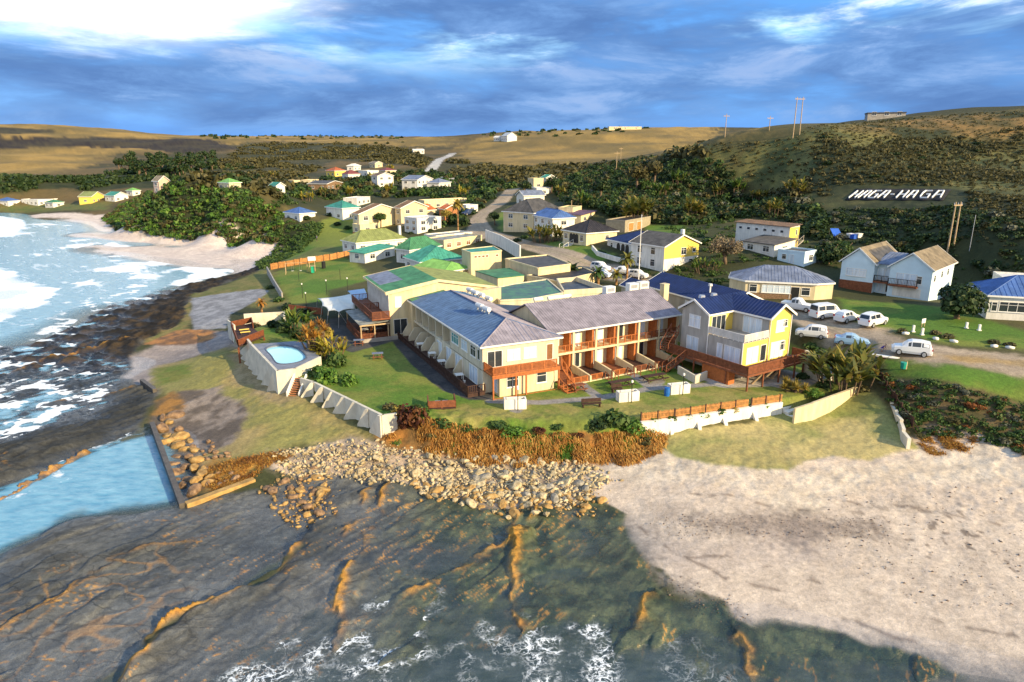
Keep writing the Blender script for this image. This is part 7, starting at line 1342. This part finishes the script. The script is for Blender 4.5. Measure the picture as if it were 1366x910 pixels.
for i, p in enumerate(NOSIGN(pts_in(A_T3, 40, .1, 6, noise=fbm(gx, gy, 16, 5, 301)-.5, seed=14))): shrub('shrub', p, random.uniform(1.2, 2.4), (L_OLIVE, L_DARK)[i % 2], ('olive shrub scattered on the dry grass hill', 'dark shrub scattered on the dry grass hill')[i % 2], 'shrub', ('olive shrubs of the dry hill', 'dark shrubs of the dry hill')[i % 2], 200, .22, sz=.6)
for i, p in enumerate(pts_in([gpoly('150,218 200,214 290,210 290,232 230,240 160,238')], 60, .2, 4, seed=15)): crown_tree('dense_tree', 'dark dense tree of the wood between the gold slope and the bay', p, random.uniform(8, 11), random.uniform(4.5, 6), L_DARK, 'trees of the dark wood by the bay', n=200, leaf=.2, seed=40+i)
for i, (px, py, h, r, lb) in enumerate(((850, 255, 9, 4.6, 'tall dark brown green tree on the crest of the thicket, left of two'), (872, 250, 9, 4.2, 'tall feathery brown green tree on the crest of the thicket, right of two'), (700, 262, 6, 3.2, 'dark tree at the bend of the gravel road'), (660, 300, 4, 2.2, 'round dark tree beside the gravel road bend'), (508, 305, 5, 2.2, 'leafy tree in front of the apartment gable'), (596, 300, 5, 2.4, 'rounded golden green tree beside the tall palm'), (800, 268, 7, 3.6, 'broad dark tree in the middle of the thicket'), (735, 258, 6.5, 3.4, 'dark tree behind the slate roofed gable'))): crown_tree('leafy_tree', lb, ground(px, py), h, r, (L_OLIVE, L_OLIVE, L_DARK, L_DARK, L_MID, L_GOLD, L_DARK, L_DARK)[i], n=900, leaf=.11, seed=80+i)
crown_tree('round_tree', 'round very dark tree on the lawn left of the right hand bungalow', ground(1277, 425), 5.2, 4.0, L_DARK, n=2600, leaf=.085, lobes=15, seed=91)
crown_tree('round_tree', 'dense dark tree between the slate roofed bungalow and the pale blue house', ground(1105, 352), 4.4, 3.6, L_DARK, n=1800, leaf=.1, lobes=13, seed=92); crown_tree('leafy_tree', 'dark leafy tree behind the red brown corner of the blue house', ground(1122, 345), 4., 3., L_MID, n=1300, leaf=.1, seed=93)
bt = crown_tree('bare_tree', 'nearly bare spreading tree with tan twigs between the yellow gable and the back block', ground(968, 352), 6.0, 3.9, L_BARE, n=2200, leaf=.05, lobes=13, seed=94, hollow=.25)
# wild bananas, palms, aloes
strelitzia('large golden wild banana clump beside the beach steps and the stepping wall', ground(1128, 516), 6.4, 2.7, 34, 3); strelitzia('broad wild banana clump on the lawn by the gravel road below the brown roofed house', ground(727, 322), 5.2, 3.0, 30, 4)
strelitzia('tall sunlit wild banana clump behind the tan garage', ground(846, 297), 8.5, 3.6, 34, 5); strelitzia('wild banana in the dark thicket right of the tan garage', ground(922, 290), 7, 2.2, 16, 6); strelitzia('wild banana plants at the foot of the yellow gable wall', ground(940, 362), 3.4, 2.4, 18, 7, leafmat('green_paddles', (.03, .07, .012), (.08, .15, .025), (.22, .24, .05)))
strelitzia('tall green wild bananas beside the garden wall by the pool lawn', ground(397, 442), 4.6, 1.6, 14, 8, MATS['green_paddles']); strelitzia('yellow leafed wild banana between the pool and the long wing', ground(440, 478), 3.8, 1.5, 16, 9, leafmat('yellow_paddles', (.12, .13, .015), (.34, .28, .03), (.5, .4, .07)))
for i, (px, py) in enumerate(((880, 262), (960, 262), (985, 258), (1010, 270), (905, 246), (1060, 262), (820, 285), (748, 262), (780, 276), (1032, 288))): strelitzia('wild banana standing in the hillside thicket', ground(px, py), random.uniform(5, 6.5), 1.8, 12, 20+i, None if i % 2 else MATS['green_paddles'], 'wild bananas of the thicket')
for i, (px, py) in enumerate(((470, 262), (455, 255), (520, 258), (538, 250), (500, 243), (430, 262), (410, 268), (366, 238), (520, 228), (545, 262), (620, 262))): strelitzia('wild banana between the valley houses', ground(px, py), random.uniform(4.5, 6.5), 2., 10, 40+i, None if i % 2 else MATS['yellow_paddles'], 'wild bananas of the valley')
palm('short golden palm with a shaggy trunk in the back car park', ground(836, 375), 4.2, 2.1, 30, 1); palm('small green palm behind the service yard, left of the golden palm', ground(798, 381), 2.6, 1.9, 24, 2, L_MID); palm('low palm between the two car park palms', ground(822, 380), 2.0, 1.8, 22, 3); palm('dark bushy palm in front of the yellow yard wall', ground(764, 374), 2.0, 2.4, 30, 4, L_DARK)
palm('tall golden palm beside the orange brick house', ground(611, 309), 7.5, 2.6, 34, 5, L_GOLD); palm('small golden palm behind the garden wall by the slipway', ground(350, 423), 2.6, 1.3, 22, 6, L_ALOE)
rosette('large branching aloe tree with orange foliage beside the swimming pool', ground(420, 474), 2.6, 30, 1, L_ALOE, 3.3, 'aloe_tree', 'aloe', 16); rosette('orange leafed aloe behind the lookout deck', ground(331, 430), 1.5, 60, 2, L_ALOE, .8, heads=4); rosette('yellow tipped aloe at the corner of the pool terrace', ground(425, 487), 1.3, 50, 3, L_GOLD, .5, heads=3); rosette('spiky golden plant in the bed between the stilts and the beach steps', ground(1058, 522), 2.0, 60, 4, L_GOLD, .6, 'yucca', 'yucca', 7)
rosette('pale grey aloe in the round bed by the restaurant verandah', ground(473, 446), 1.0, 50, 5, L_GREYG, .3, heads=4); rosette('golden aloe right of the tall golden pool plants', ground(455, 466), 1.4, 40, 6, L_GOLD, 1.2, heads=5)
for i, (px, py, r, m, lb, sz) in enumerate(((436, 508, 1.7, L_LIGHT, 'bright green rounded shrub below the pool terrace, larger of two', 1.1), (468, 512, 1.3, L_LIGHT, 'bright green shrub to the right of the larger bright green shrub', 1.2), (425, 500, 1.3, L_MID, 'mid green shrub at the foot of the pool wall', 1.), (450, 488, 1.5, L_MID, 'green shrub under the golden aloe by the pool', 1.2), (415, 455, 1.5, L_MID, 'dark green shrub behind the orange aloe tree', 1.1), (435, 448, 1.4, L_GOLD, 'yellow green shrub left of the marquee terrace', 1.2), (395, 450, 1.6, L_DARK, 'dark shrub under the tall green wild bananas', 1.), (380, 443, 1.5, L_DARK, 'dark shrub at the end of the beige garden wall', .9), (318, 440, 1.0, L_MID, 'green shrub inside the white wall by the lookout deck', .8), (340, 436, 1.1, L_OLIVE, 'olive shrub between the lookout deck and the aloes', .8), (365, 436, 1.3, L_DARK, 'dark hedge shrub along the beige garden wall', .9), (405, 420, 1.6, L_DARK, 'dark shrub between the marquee and the slipway wall', .9), (385, 412, 1.4, L_DARK, 'dark shrub at the seaward end of the playground wall', .8), (372, 402, 1.2, L_MID, 'creeper clad shrub below the playground wall', .8), (360, 385, 1.2, L_DARK, 'dark green creeper outside the playground wall', .8),
    (548, 568, 2.0, L_WINE, 'red brown bush at the end of the buttressed wall', 1.35), (536, 552, 1.2, L_GOLD, 'yellow green bush behind the last buttress', .9), (560, 552, 1.4, L_MID, 'green bush right of the red brown bush', .9), (520, 545, 1.0, L_OLIVE, 'olive bush on the lawn behind the buttressed wall', .8), (590, 566, 1.3, L_MID, 'green creeping bush on the bank below the fire deck', .6), (686, 578, 1.5, L_LIGHT, 'bright green patch of creeper half way down the grassy bank', .7), (665, 566, 1.2, L_MID, 'green shrub at the lip of the grassy bank', .5), (622, 572, .9, L_MID, 'green shrub high on the grassy bank, left of the bright creeper', .6), (645, 582, .8, L_OLIVE, 'olive shrub half way down the grassy bank', .6), (720, 575, .9, L_WINE, 'dark red shrub on the grassy bank right of the bright creeper', .7), (745, 570, .9, L_MID, 'green shrub on the grassy bank below the garden bench', .6), (770, 582, .9, L_WINE, 'dark shrub low on the right part of the grassy bank', .6), (575, 582, .9, L_OLIVE, 'olive shrub low on the bank beside the red brown bush', .7), (822, 566, 1.7, L_MID, 'large green bush at the lawn edge by the creeper wall', 1.1), (843, 575, 1.5, L_LIGHT, 'fresh green bush left of the white creeper wall', 1.), (800, 570, 1.2, L_DARK, 'dark green bush left of the large bank bush', .9), (856, 590, 1.1, L_OLIVE, 'olive bush at the foot of the bank beside the beach grass', .8),
    (872, 560, .8, L_LIGHT, 'creeper hanging over the white wall, left end', .8), (893, 559, .9, L_MID, 'creeper over the white wall beside the first buttress', .8), (915, 557, .9, L_MID, 'creeper over the white wall between two buttresses', .8), (938, 554, .9, L_LIGHT, 'creeper over the white wall right of the second buttress', .8), (958, 550, .9, L_MID, 'creeper over the white wall near the third buttress', .8), (978, 547, .8, L_GOLD, 'yellowing creeper over the white wall near the gap', .7), (1020, 541, .8, L_LIGHT, 'creeper over the short wall right of the gap', .7),
    (1083, 525, 1.2, L_LIGHT, 'fresh green shrub under the big wild banana', .8), (1100, 516, 1.3, L_DARK, 'dark shrub left of the big wild banana', .8), (1070, 505, 1.1, L_DARK, 'dark shrub under the deck of the yellow annexe', .9), (1095, 468, 1.2, L_MID, 'green hedge shrub beside the pale block wall', .6), (1082, 462, 1.1, L_MID, 'green shrub at the corner of the yellow annexe', .6), (926, 497, .5, L_LIGHT, 'small green shrub in the planter beside the stilts, left', .9), (947, 504, .5, L_LIGHT, 'small green shrub in front of the timber skirt', .9), (1150, 520, 1.0, L_OLIVE, 'brownish shrub at the top of the stepping wall', .8),
    (1204, 443, .8, L_OLIVE, 'roadside shrub left of the white posts', .8), (1247, 446, .9, L_OLIVE, 'roadside shrub just right of the white posts', .8), (1265, 450, 1.0, L_OLIVE, 'wide roadside shrub, second from the white posts', .6), (1325, 458, .9, L_OLIVE, 'roadside shrub below the right hand bungalow, left of two', .7), (1347, 461, .8, L_OLIVE, 'roadside shrub below the right hand bungalow, right of two', .7), (1328, 422, 1.2, L_DARK, 'dark hedge shrub under the windows of the right hand bungalow', .8), (1362, 425, 1.6, L_DARK, 'large dark shrub at the right edge in front of the bungalow', .9), (1325, 366, 1.8, L_GREYG, 'grey green shrub behind the right hand bungalow', .9),
    (830, 352, 1.2, L_MID, 'shrub in front of the navy roofed bungalow', .9), (802, 340, 1.1, L_DARK, 'dark shrub at the left corner of the navy roofed bungalow', 1.1), (862, 366, 1.2, L_DARK, 'dark shrub at the corner of the yellow gabled house', .9), (880, 372, 1.3, L_DARK, 'dark shrub beside the long navy roof', .9), (905, 360, 1.4, L_MID, 'green shrub below the yellow gable', .8), (920, 330, 2.2, L_OLIVE, 'wide olive shrub behind the yellow gabled house', .7), (945, 325, 2.2, L_MID, 'green hedge shrub between the yellow gable and the bare tree', .7), (905, 378, 1.5, L_DARK, 'dark shrub behind the long navy roof', .8), (955, 378, 1.6, L_DARK, 'dark shrub left of the slate roofed bungalow', .8),
    (690, 322, 1.3, L_DARK, 'dark shrub at the roadside lawn corner', .9), (700, 318, 1.2, L_MID, 'green shrub beside the low porch of the brown roofed house', .9), (548, 312, 1.2, L_DARK, 'dark shrub at the foot of the apartment house', .7), (575, 308, 1.2, L_DARK, 'dark hedge shrub under the orange brick house', .7), (450, 300, 1.6, L_DARK, 'dark shrub on the green slope left of the apartment house', .8), (465, 305, 1.5, L_MID, 'mid green shrub beside the low cream wing', .8), (410, 292, 1.8, L_DARK, 'dark shrub below the small blue roofed cottage', .8), (440, 288, 1.8, L_DARK, 'dark shrub below the teal roofed house verandah', .8), (880, 297, 1.6, L_MID, 'shrub at the right end of the tan garage', .8), (1100, 325, 1.5, L_GREYG, 'grey green shrub left of the blue tarpaulin', .8))): shrub('shrub', ground(px, py), r*(1.3 if px < 480 and 400 < py < 520 else 1.12), m, lb, n=520, leaf=.115, sz=sz, lobes=9)
# roadside bank on the right
A_B = [gpoly('1168,500 1205,508 1290,522 1366,540 1440,560 1440,625 1366,602 1292,577 1240,584 1218,572')]
for i, p in enumerate(pts_in(A_B, 110, .1, .9, False, seed=31)): k = i % 5; shrub('bank_shrub', p, random.uniform(.45, .95), (L_OLIVE, L_RUST, L_MID, L_GREYG, L_MID)[k], 'small %s shrub on the bank between the road and the beach' % ('olive', 'rusty', 'green', 'grey', 'green')[k], 'shrub', '%s shrubs of the beach bank' % ('olive', 'rusty', 'green', 'grey', 'green')[k], 220, .17, sz=.8)
mass('bank_scrub', pts_in(A_B, 420, .1, .5, False, seed=33), .4, .85, 60, .2, L_MID, .6, 34, 'low green scrub carpeting the bank between the road and the beach', 'scrub')
# ---- hanging grass on the bank in front of the hotel and on the sea grass edge
def tufts(name, pts, h, n, m, label, seed=3, droop=1.3, out=None, w=.05):
    g = np.random.default_rng(seed); Vs = []
    for p in pts:
        k = n; az = g.uniform(0, 6.28, k) if out is None else g.normal(out, .9, k); el = g.uniform(.2, 1.3, k); L_ = h*g.uniform(.5, 1.2, k); b = p+np.stack([g.normal(0, .16, k), g.normal(0, .16, k), np.full(k, -.05)], 1)
        d = np.stack([np.cos(az)*np.cos(el), np.sin(az)*np.cos(el), np.sin(el)], 1); s = np.stack([-np.sin(az), np.cos(az), 0*az], 1)*w; m1 = b+d*(L_*.55)[:, None]; d2 = d-np.array([0, 0, droop]); d2 /= np.linalg.norm(d2, axis=1)[:, None]; e = m1+d2*(L_*.6)[:, None]
        Vs.append(np.stack([b-s, b+s, m1+s*.8, m1-s*.8, m1-s*.8, m1+s*.8, e+s*.15, e-s*.15], 1).reshape(-1, 3))
    V = np.concatenate(Vs); o = bpy.data.objects.new(name, npmesh(name, V, np.arange(len(V)).reshape(-1, 4), m)); COL.objects.link(o); return tag(o, label, 'grass', None, 'stuff')
m_ = (np.abs(sdn*db-(-1.2)) < 1.9); bi = np.nonzero((sdn < 0) & (db < 2.7+(NZ1-.5)*3) & (gr < 100) & (fbm(gx, gy, 2.0, 3, 311) > .45))[0]; g_ = np.random.default_rng(5); bi = g_.choice(bi, min(len(bi), 1500), replace=False)
tufts('bank_grass', np.stack([gx[bi], gy[bi], gh[bi]], 1), .75, 14, L_STRAW, 'orange brown dry grass hanging over the bank in front of the hotel', 3, 1.3, -pi/2)
bi = np.nonzero((sdn < 0) & (db < 2.2) & (gr < 100) & (fbm(gx, gy, 3.0, 3, 312) > .54))[0]; bi = g_.choice(bi, min(len(bi), 520), replace=False)
tufts('bank_grass', np.stack([gx[bi], gy[bi], gh[bi]], 1), .45, 14, L_LIGHT, 'green grass along the lip of the bank in front of the hotel', 4, 1.0, -pi/2)
P_ = gpoly('275,625 330,610 400,598 418,604 350,625 330,645 285,655 268,640'); bi = np.nonzero((sdist(gx, gy, P_) > 0) & (NZ2 > .42))[0]; bi = g_.choice(bi, min(len(bi), 420), replace=False)
tufts('shore_grass', np.stack([gx[bi], gy[bi], gh[bi]], 1), .4, 12, L_ALOE, 'orange dry grass at the edge of the sea grass by the corner wall', 5, .8)
P_ = gpoly('1225,590 1245,575 1310,575 1290,602 1240,606'); bi = np.nonzero((sdist(gx, gy, P_) > 0) & (NZ2 > .5))[0]; bi = g_.choice(bi, min(len(bi), 160), replace=False)
tufts('shore_grass', np.stack([gx[bi], gy[bi], gh[bi]], 1), .4, 12, L_ALOE, 'orange dry grass at the end of the stepping wall', 6, .9)
# ---------------------------------------------------------------- stones of the shore
def rockmesh(seed, sub=3, lo=.42):
    bm_ = __import__('bmesh'); b = bm_.new(); bm_.ops.create_icosphere(b, subdivisions=sub, radius=1); g = np.random.default_rng(seed); cut = [(v/np.linalg.norm(v), g.uniform(lo, lo+.36)) for v in g.normal(size=(11, 3))]; sc_ = g.uniform(.7, 1.25, 3)*np.array([1.15, .9, .72])
    for v in b.verts:
        p = np.array(v.co)
        for n_, d_ in cut:
            k = p@n_-d_
            if k > 0: p = p-n_*k*.97
        v.co = p*sc_*(1+.06*math.sin(p[0]*7+seed)*math.cos(p[1]*6))
    me = bpy.data.meshes.new('boulder'); b.to_mesh(me); b.free(); return me
STT = mat('tan_boulder', (.40, .30, .15), .85, .35, 1.3, .35, 7, coord='Object', col2=(.60, .50, .32)); STO = mat('ochre_boulder', (.34, .19, .06), .8, .35, 1.1, .4, 7, col2=(.50, .33, .13)); STD = mat('wet_brown_boulder', (.16, .10, .06), .55, .4, 1.2, .4, 7, col2=(.34, .21, .11))
RM = {}
for nm, m in (('t', STT), ('o', STO), ('d', STD), ('g', mat('grey_boulder', (.22, .20, .17), .85, .3, 1.3, .35, 7, col2=(.42, .38, .30)))):
    RM[nm] = [rockmesh(i*3+len(nm)+ord(nm), 3, .55 if nm == 't' else .68) for i in range(7)]
    for me in RM[nm]: me.materials.append(m)
def rocks(poly, n, r0, r1, kinds, label, group, seed, mind=.5, sink=.25):
    for p in pts_in([gpoly(poly)], n, .0, mind, False, seed=seed):
        r = r0+(r1-r0)*random.random()**2; o = bpy.data.objects.new('boulder', random.choice(RM[random.choice(kinds)])); COL.objects.link(o); o.location = (p[0], p[1], p[2]+r*(.6-sink-.25)); o.rotation_euler = (random.uniform(-.4, .4), random.uniform(-.4, .4), random.uniform(0, 6.28)); o.scale = (r, r, r); tag(o, label, 'boulder', group)
rocks('440,600 520,592 600,604 700,612 775,622 800,645 760,668 690,668 640,662 560,640 470,632', 165, .2, .64, 'tttg', 'pale tan boulder in the stone bank below the grassy bank', 'pale boulders of the stone bank', 41, .62)
rocks('545,640 640,655 700,660 770,660 800,664 790,680 720,682 640,682 550,660', 60, .28, .62, 'oot', 'ochre boulder along the seaward foot of the stone bank', 'ochre boulders at the foot of the stone bank', 42, .62)
rocks('350,650 400,625 440,640 440,690 410,705 370,690', 46, .22, .62, 'od', 'wet ochre brown boulder in the pool beside the corner sea wall', 'wet boulders beside the sea wall', 43, .55)
rocks('212,560 228,556 262,610 285,655 250,662 232,620', 30, .55, 1.05, 'do', 'large brown boulder packed behind the corner sea wall', 'large boulders behind the sea wall', 44, .9, .1)
rocks('230,585 300,590 330,640 290,650 262,630', 22, .25, .5, 'd', 'small dark rock on the sea grass behind the corner wall', 'small dark rocks behind the sea wall', 45, .6)
def pebbles(name, polys, n, r0, r1, m, label, seed):
    g = np.random.default_rng(seed); P = pts_in(polys, n, .0, .16, False, seed=seed); b = rockmesh(seed, 1); nv = len(b.vertices); co = np.empty(nv*3); b.vertices.foreach_get('co', co); co = co.reshape(-1, 3); fi = np.empty(len(b.polygons)*3, int); b.polygons.foreach_get('vertices', fi); fi = fi.reshape(-1, 3); Vs = []; Fs = []
    for i, p in enumerate(P): r = r0+(r1-r0)*g.random()**2.5; a = g.uniform(0, 6.28); s = co*g.uniform(.7, 1.3, 3); c, d = cos(a), sin(a); Vs.append(np.stack([s[:, 0]*c-s[:, 1]*d, s[:, 0]*d+s[:, 1]*c, s[:, 2]], 1)*r+p+(0, 0, r*.2)); Fs.append(fi+i*nv)
    o = bpy.data.objects.new(name, npmesh(name, np.concatenate(Vs), np.concatenate(Fs), m, False)); COL.objects.link(o); return tag(o, label, 'stones', None, 'stuff')
pebbles('cobbles', [gpoly('365,602 470,588 560,600 700,607 780,615 815,640 770,672 640,668 545,645 440,635 380,632')], 2600, .07, .30, STT, 'small pale cobbles filling the stone bank', 51)
pebbles('cobbles', [gpoly('545,635 700,650 790,655 800,682 720,686 560,664'), gpoly('350,640 440,625 445,700 380,705')], 600, .08, .28, STO, 'small ochre cobbles along the water edge', 52)
pebbles('beach_stones', [gpoly('870,690 1190,690 1170,715 900,716'), gpoly('870,765 985,800 1000,835 890,795')], 900, .03, .10, mat('dark_shingle', (.16, .12, .10), .8, .4, 2), 'dark shingle and weed along the tide line of the beach', 53)
pebbles('beach_stones', [gpoly('1090,650 1366,640 1480,700 1460,830 1200,800 1090,720')], 420, .04, .13, MATS['dark_shingle'], 'small dark stones and clumps scattered over the sand', 54)
# ---------------------------------------------------------------- people
SKIN = mat('skin', (.42, .25, .17), .6, .08, 6); HAIR = mat('dark_hair', (.03, .02, .015), .7, .2, 8)
def skinmesh(name, J, E, m, parent=None, sub=1):
    me = bpy.data.meshes.new(name); me.from_pydata([j[:3] for j in J], E, []); me.materials.append(m); o = bpy.data.objects.new(name, me); COL.objects.link(o); o.parent = parent
    md = o.modifiers.new('skin', 'SKIN'); md.use_smooth_shade = True
    if not me.skin_vertices:
        bpy.context.view_layer.objects.active = o
    sv = me.skin_vertices[0].data if me.skin_vertices else None
    if sv:
        for i, j in enumerate(J): sv[i].radius = (j[3], j[3]*(j[4] if len(j) > 4 else 1)); sv[i].use_root = (i == 0)
    s = o.modifiers.new('smooth', 'SUBSURF'); s.levels = s.render_levels = sub; return o
POSES = {}
def person(label, p, rz, pose, top, trouser, group=None):
    r = empty('person', p, rz, label, 'person', group)
    if pose == 'stand': hip, kn, an, sh, el, ha, hd, nk = .92, [(.10, .03, .50), (-.10, .06, .50)], [(.11, -.02, .07), (-.11, .10, .07)], (0, .0, 1.42), [(.25, -.02, 1.15), (-.25, .03, 1.15)], [(.25, .08, .90), (-.25, .12, .92)], (0, .03, 1.66), (0, .01, 1.50)
    elif pose == 'sit': hip, kn, an, sh, el, ha, hd, nk = .50, [(.11, .42, .52), (-.11, .42, .52)], [(.12, .40, .07), (-.12, .40, .07)], (0, .04, 1.02), [(.25, .10, .80), (-.25, .10, .80)], [(.14, .36, .78), (-.14, .36, .78)], (0, .08, 1.27), (0, .06, 1.10)
    else: hip, kn, an, sh, el, ha, hd, nk = .34, [(.16, .34, .50), (-.16, .34, .50)], [(.14, .10, .07), (-.14, .10, .07)], (0, .34, .80), [(.26, .42, .58), (-.26, .42, .58)], [(.12, .58, .36), (-.12, .58, .36)], (0, .52, .98), (0, .42, .88)
    J = [(0, 0, hip, .13, .8), (sh[0], sh[1]*.55, hip+(sh[2]-hip)*.55, .125, .75), (*sh, .12, .8), (*nk, .055), (hd[0], hd[1], hd[2]-.05, .085), (hd[0], hd[1]+.01, hd[2]+.06, .085)]; E = [(0, 1), (1, 2), (2, 3), (3, 4), (4, 5)]
    for s, i in ((1, 0), (-1, 1)):
        b = len(J); J += [(s*.18, sh[1], sh[2]-.02, .058), (*el[i], .042), (*ha[i], .03), (ha[i][0], ha[i][1]+.07, ha[i][2]-.05, .028)]; E += [(2, b), (b, b+1), (b+1, b+2), (b+2, b+3)]
        b = len(J); J += [(s*.10, .0, hip-.06, .085), (*kn[i], .06), (*an[i], .042), (an[i][0], an[i][1]+.15, an[i][2]-.03, .035)]; E += [(0, b), (b, b+1), (b+1, b+2), (b+2, b+3)]
    skinmesh('body', J, E, SKIN, r)
    T = [(0, 0, hip+.03, .15, .85), (sh[0], sh[1]*.55, hip+(sh[2]-hip)*.55, .145, .8), (*sh, .14, .85)]; Et = [(0, 1), (1, 2)]
    for s, i in ((1, 0), (-1, 1)): b = len(T); T += [(s*.19, sh[1], sh[2]-.02, .078), tuple(np.array([s*.18, sh[1], sh[2]-.02])*.3+np.array(el[i])*.7)+(.06,)]; Et += [(2, b), (b, b+1)]
    skinmesh('shirt', T, Et, top, r)
    T = [(0, 0, hip+.02, .152, .9)]; Et = []
    for s, i in ((1, 0), (-1, 1)): b = len(T); T += [(s*.10, .0, hip-.06, .102), (*kn[i], .078), tuple(np.array(kn[i])*.25+np.array(an[i])*.75)+(.062,)]; Et += [(0, b), (b, b+1), (b+1, b+2)]
    skinmesh('trousers', T, Et, trouser, r)
    skinmesh('hair', [(hd[0], hd[1]-.02, hd[2]+.09, .085), (hd[0], hd[1]-.05, hd[2]+.02, .08)], [(0, 1)], HAIR, r)
    f = MB()
    for s in (-1, 1): f.box(hd[0]+s*.035-.014, hd[1]+.078, hd[2]+.0, hd[0]+s*.035+.014, hd[1]+.092, hd[2]+.018)
    f.build('eyes', BLACK, r); MB().solid([(hd[0]-.014, hd[1]+.08, hd[2]-.035), (hd[0]+.014, hd[1]+.08, hd[2]-.035), (hd[0], hd[1]+.112, hd[2]-.03), (hd[0], hd[1]+.085, hd[2]+.01)], [(0, 1, 2), (0, 2, 3), (1, 3, 2), (0, 3, 1)]).build('nose', SKIN, r); MB().box(hd[0]-.024, hd[1]+.076, hd[2]-.062, hd[0]+.024, hd[1]+.088, hd[2]-.054).build('mouth', mat('lips', (.30, .09, .07), .6, .05, 3), r)
    return r
c_pur = mat('purple_cloth', (.10, .06, .34), .85, .1, 5); c_or = mat('orange_cloth', (.62, .24, .04), .85, .1, 5); c_bl = mat('blue_cloth', (.10, .20, .50), .85, .1, 5); c_dk = mat('dark_cloth', (.03, .03, .04), .85, .1, 5); c_gr = mat('pale_green_cloth', (.40, .50, .22), .85, .1, 5); c_pk = mat('pale_cloth', (.55, .42, .36), .85, .1, 5)
person('person in a purple top crouching behind the white surf ski', ground(1174.5, 469), -2.4, 'crouch', c_pur, c_pk); person('person in a blue top standing on the green slope above the back beach', ground(423, 322), 2.2, 'stand', c_bl, c_dk)
def on_v(x, y): c, s = cos(V0.rotation_euler[2]), sin(V0.rotation_euler[2]); return (V0.location.x+x*c-y*s, V0.location.y+x*s+y*c, 4.6+.46)
V0 = [o for o in COL.objects if o.name.startswith('restaurant_verandah')][0]; rv = V0.rotation_euler[2]
for i, (x, y) in enumerate(((Lt*.82, -3.0), (Lt*.84, -1.0))):
    t_ = empty('dining_table', on_v(x, y), rv, ('white clothed dining table at the seaward side of the verandah', 'grey dining table next to the orange shirted diner')[i], 'table'); MB().box(-.5, -.5, .72, .5, .5, .77).build('table_top', (TRIM, METAL)[i], t_)
    for a in (-.4, .4):
        for b in (-.4, .4): MB().box(a-.04, b-.04, 0, a+.04, b+.04, .719).build('leg', DARKW, t_)
def chair(lb, x, y, a):
    k = empty('chair', on_v(x, y), rv+a, lb, 'chair', None); MB().box(-.22, -.22, .42, .22, .22, .46).build('seat', RUST, k); MB().box(-.22, -.24, .46, .22, -.20, .95).build('backrest', RUST, k)
    for a_ in (-.18, .18):
        for b_ in (-.2, .18): MB().box(a_-.025, b_-.025, 0, a_+.025, b_+.025, .42).build('leg', RUST, k)
chair('dining chair under the orange shirted diner', Lt*.84, -1.95, 0); person('diner in an orange shirt seated between the two verandah tables', on_v(Lt*.84, -1.95), rv, 'sit', c_or, c_dk)
chair('dining chair at the back of the white clothed table', Lt*.66, -3.0, -pi/2); person('diner in a pale green shirt seated behind the white clothed table', on_v(Lt*.66, -3.0), rv-pi/2, 'sit', c_gr, c_dk)
chair('dining chair behind the grey table by the verandah back panel', Lt*.66, -1.0, -pi/2); person('diner in dark clothes seated behind the grey table', on_v(Lt*.66, -1.0), rv-pi/2, 'sit', c_dk, c_dk)
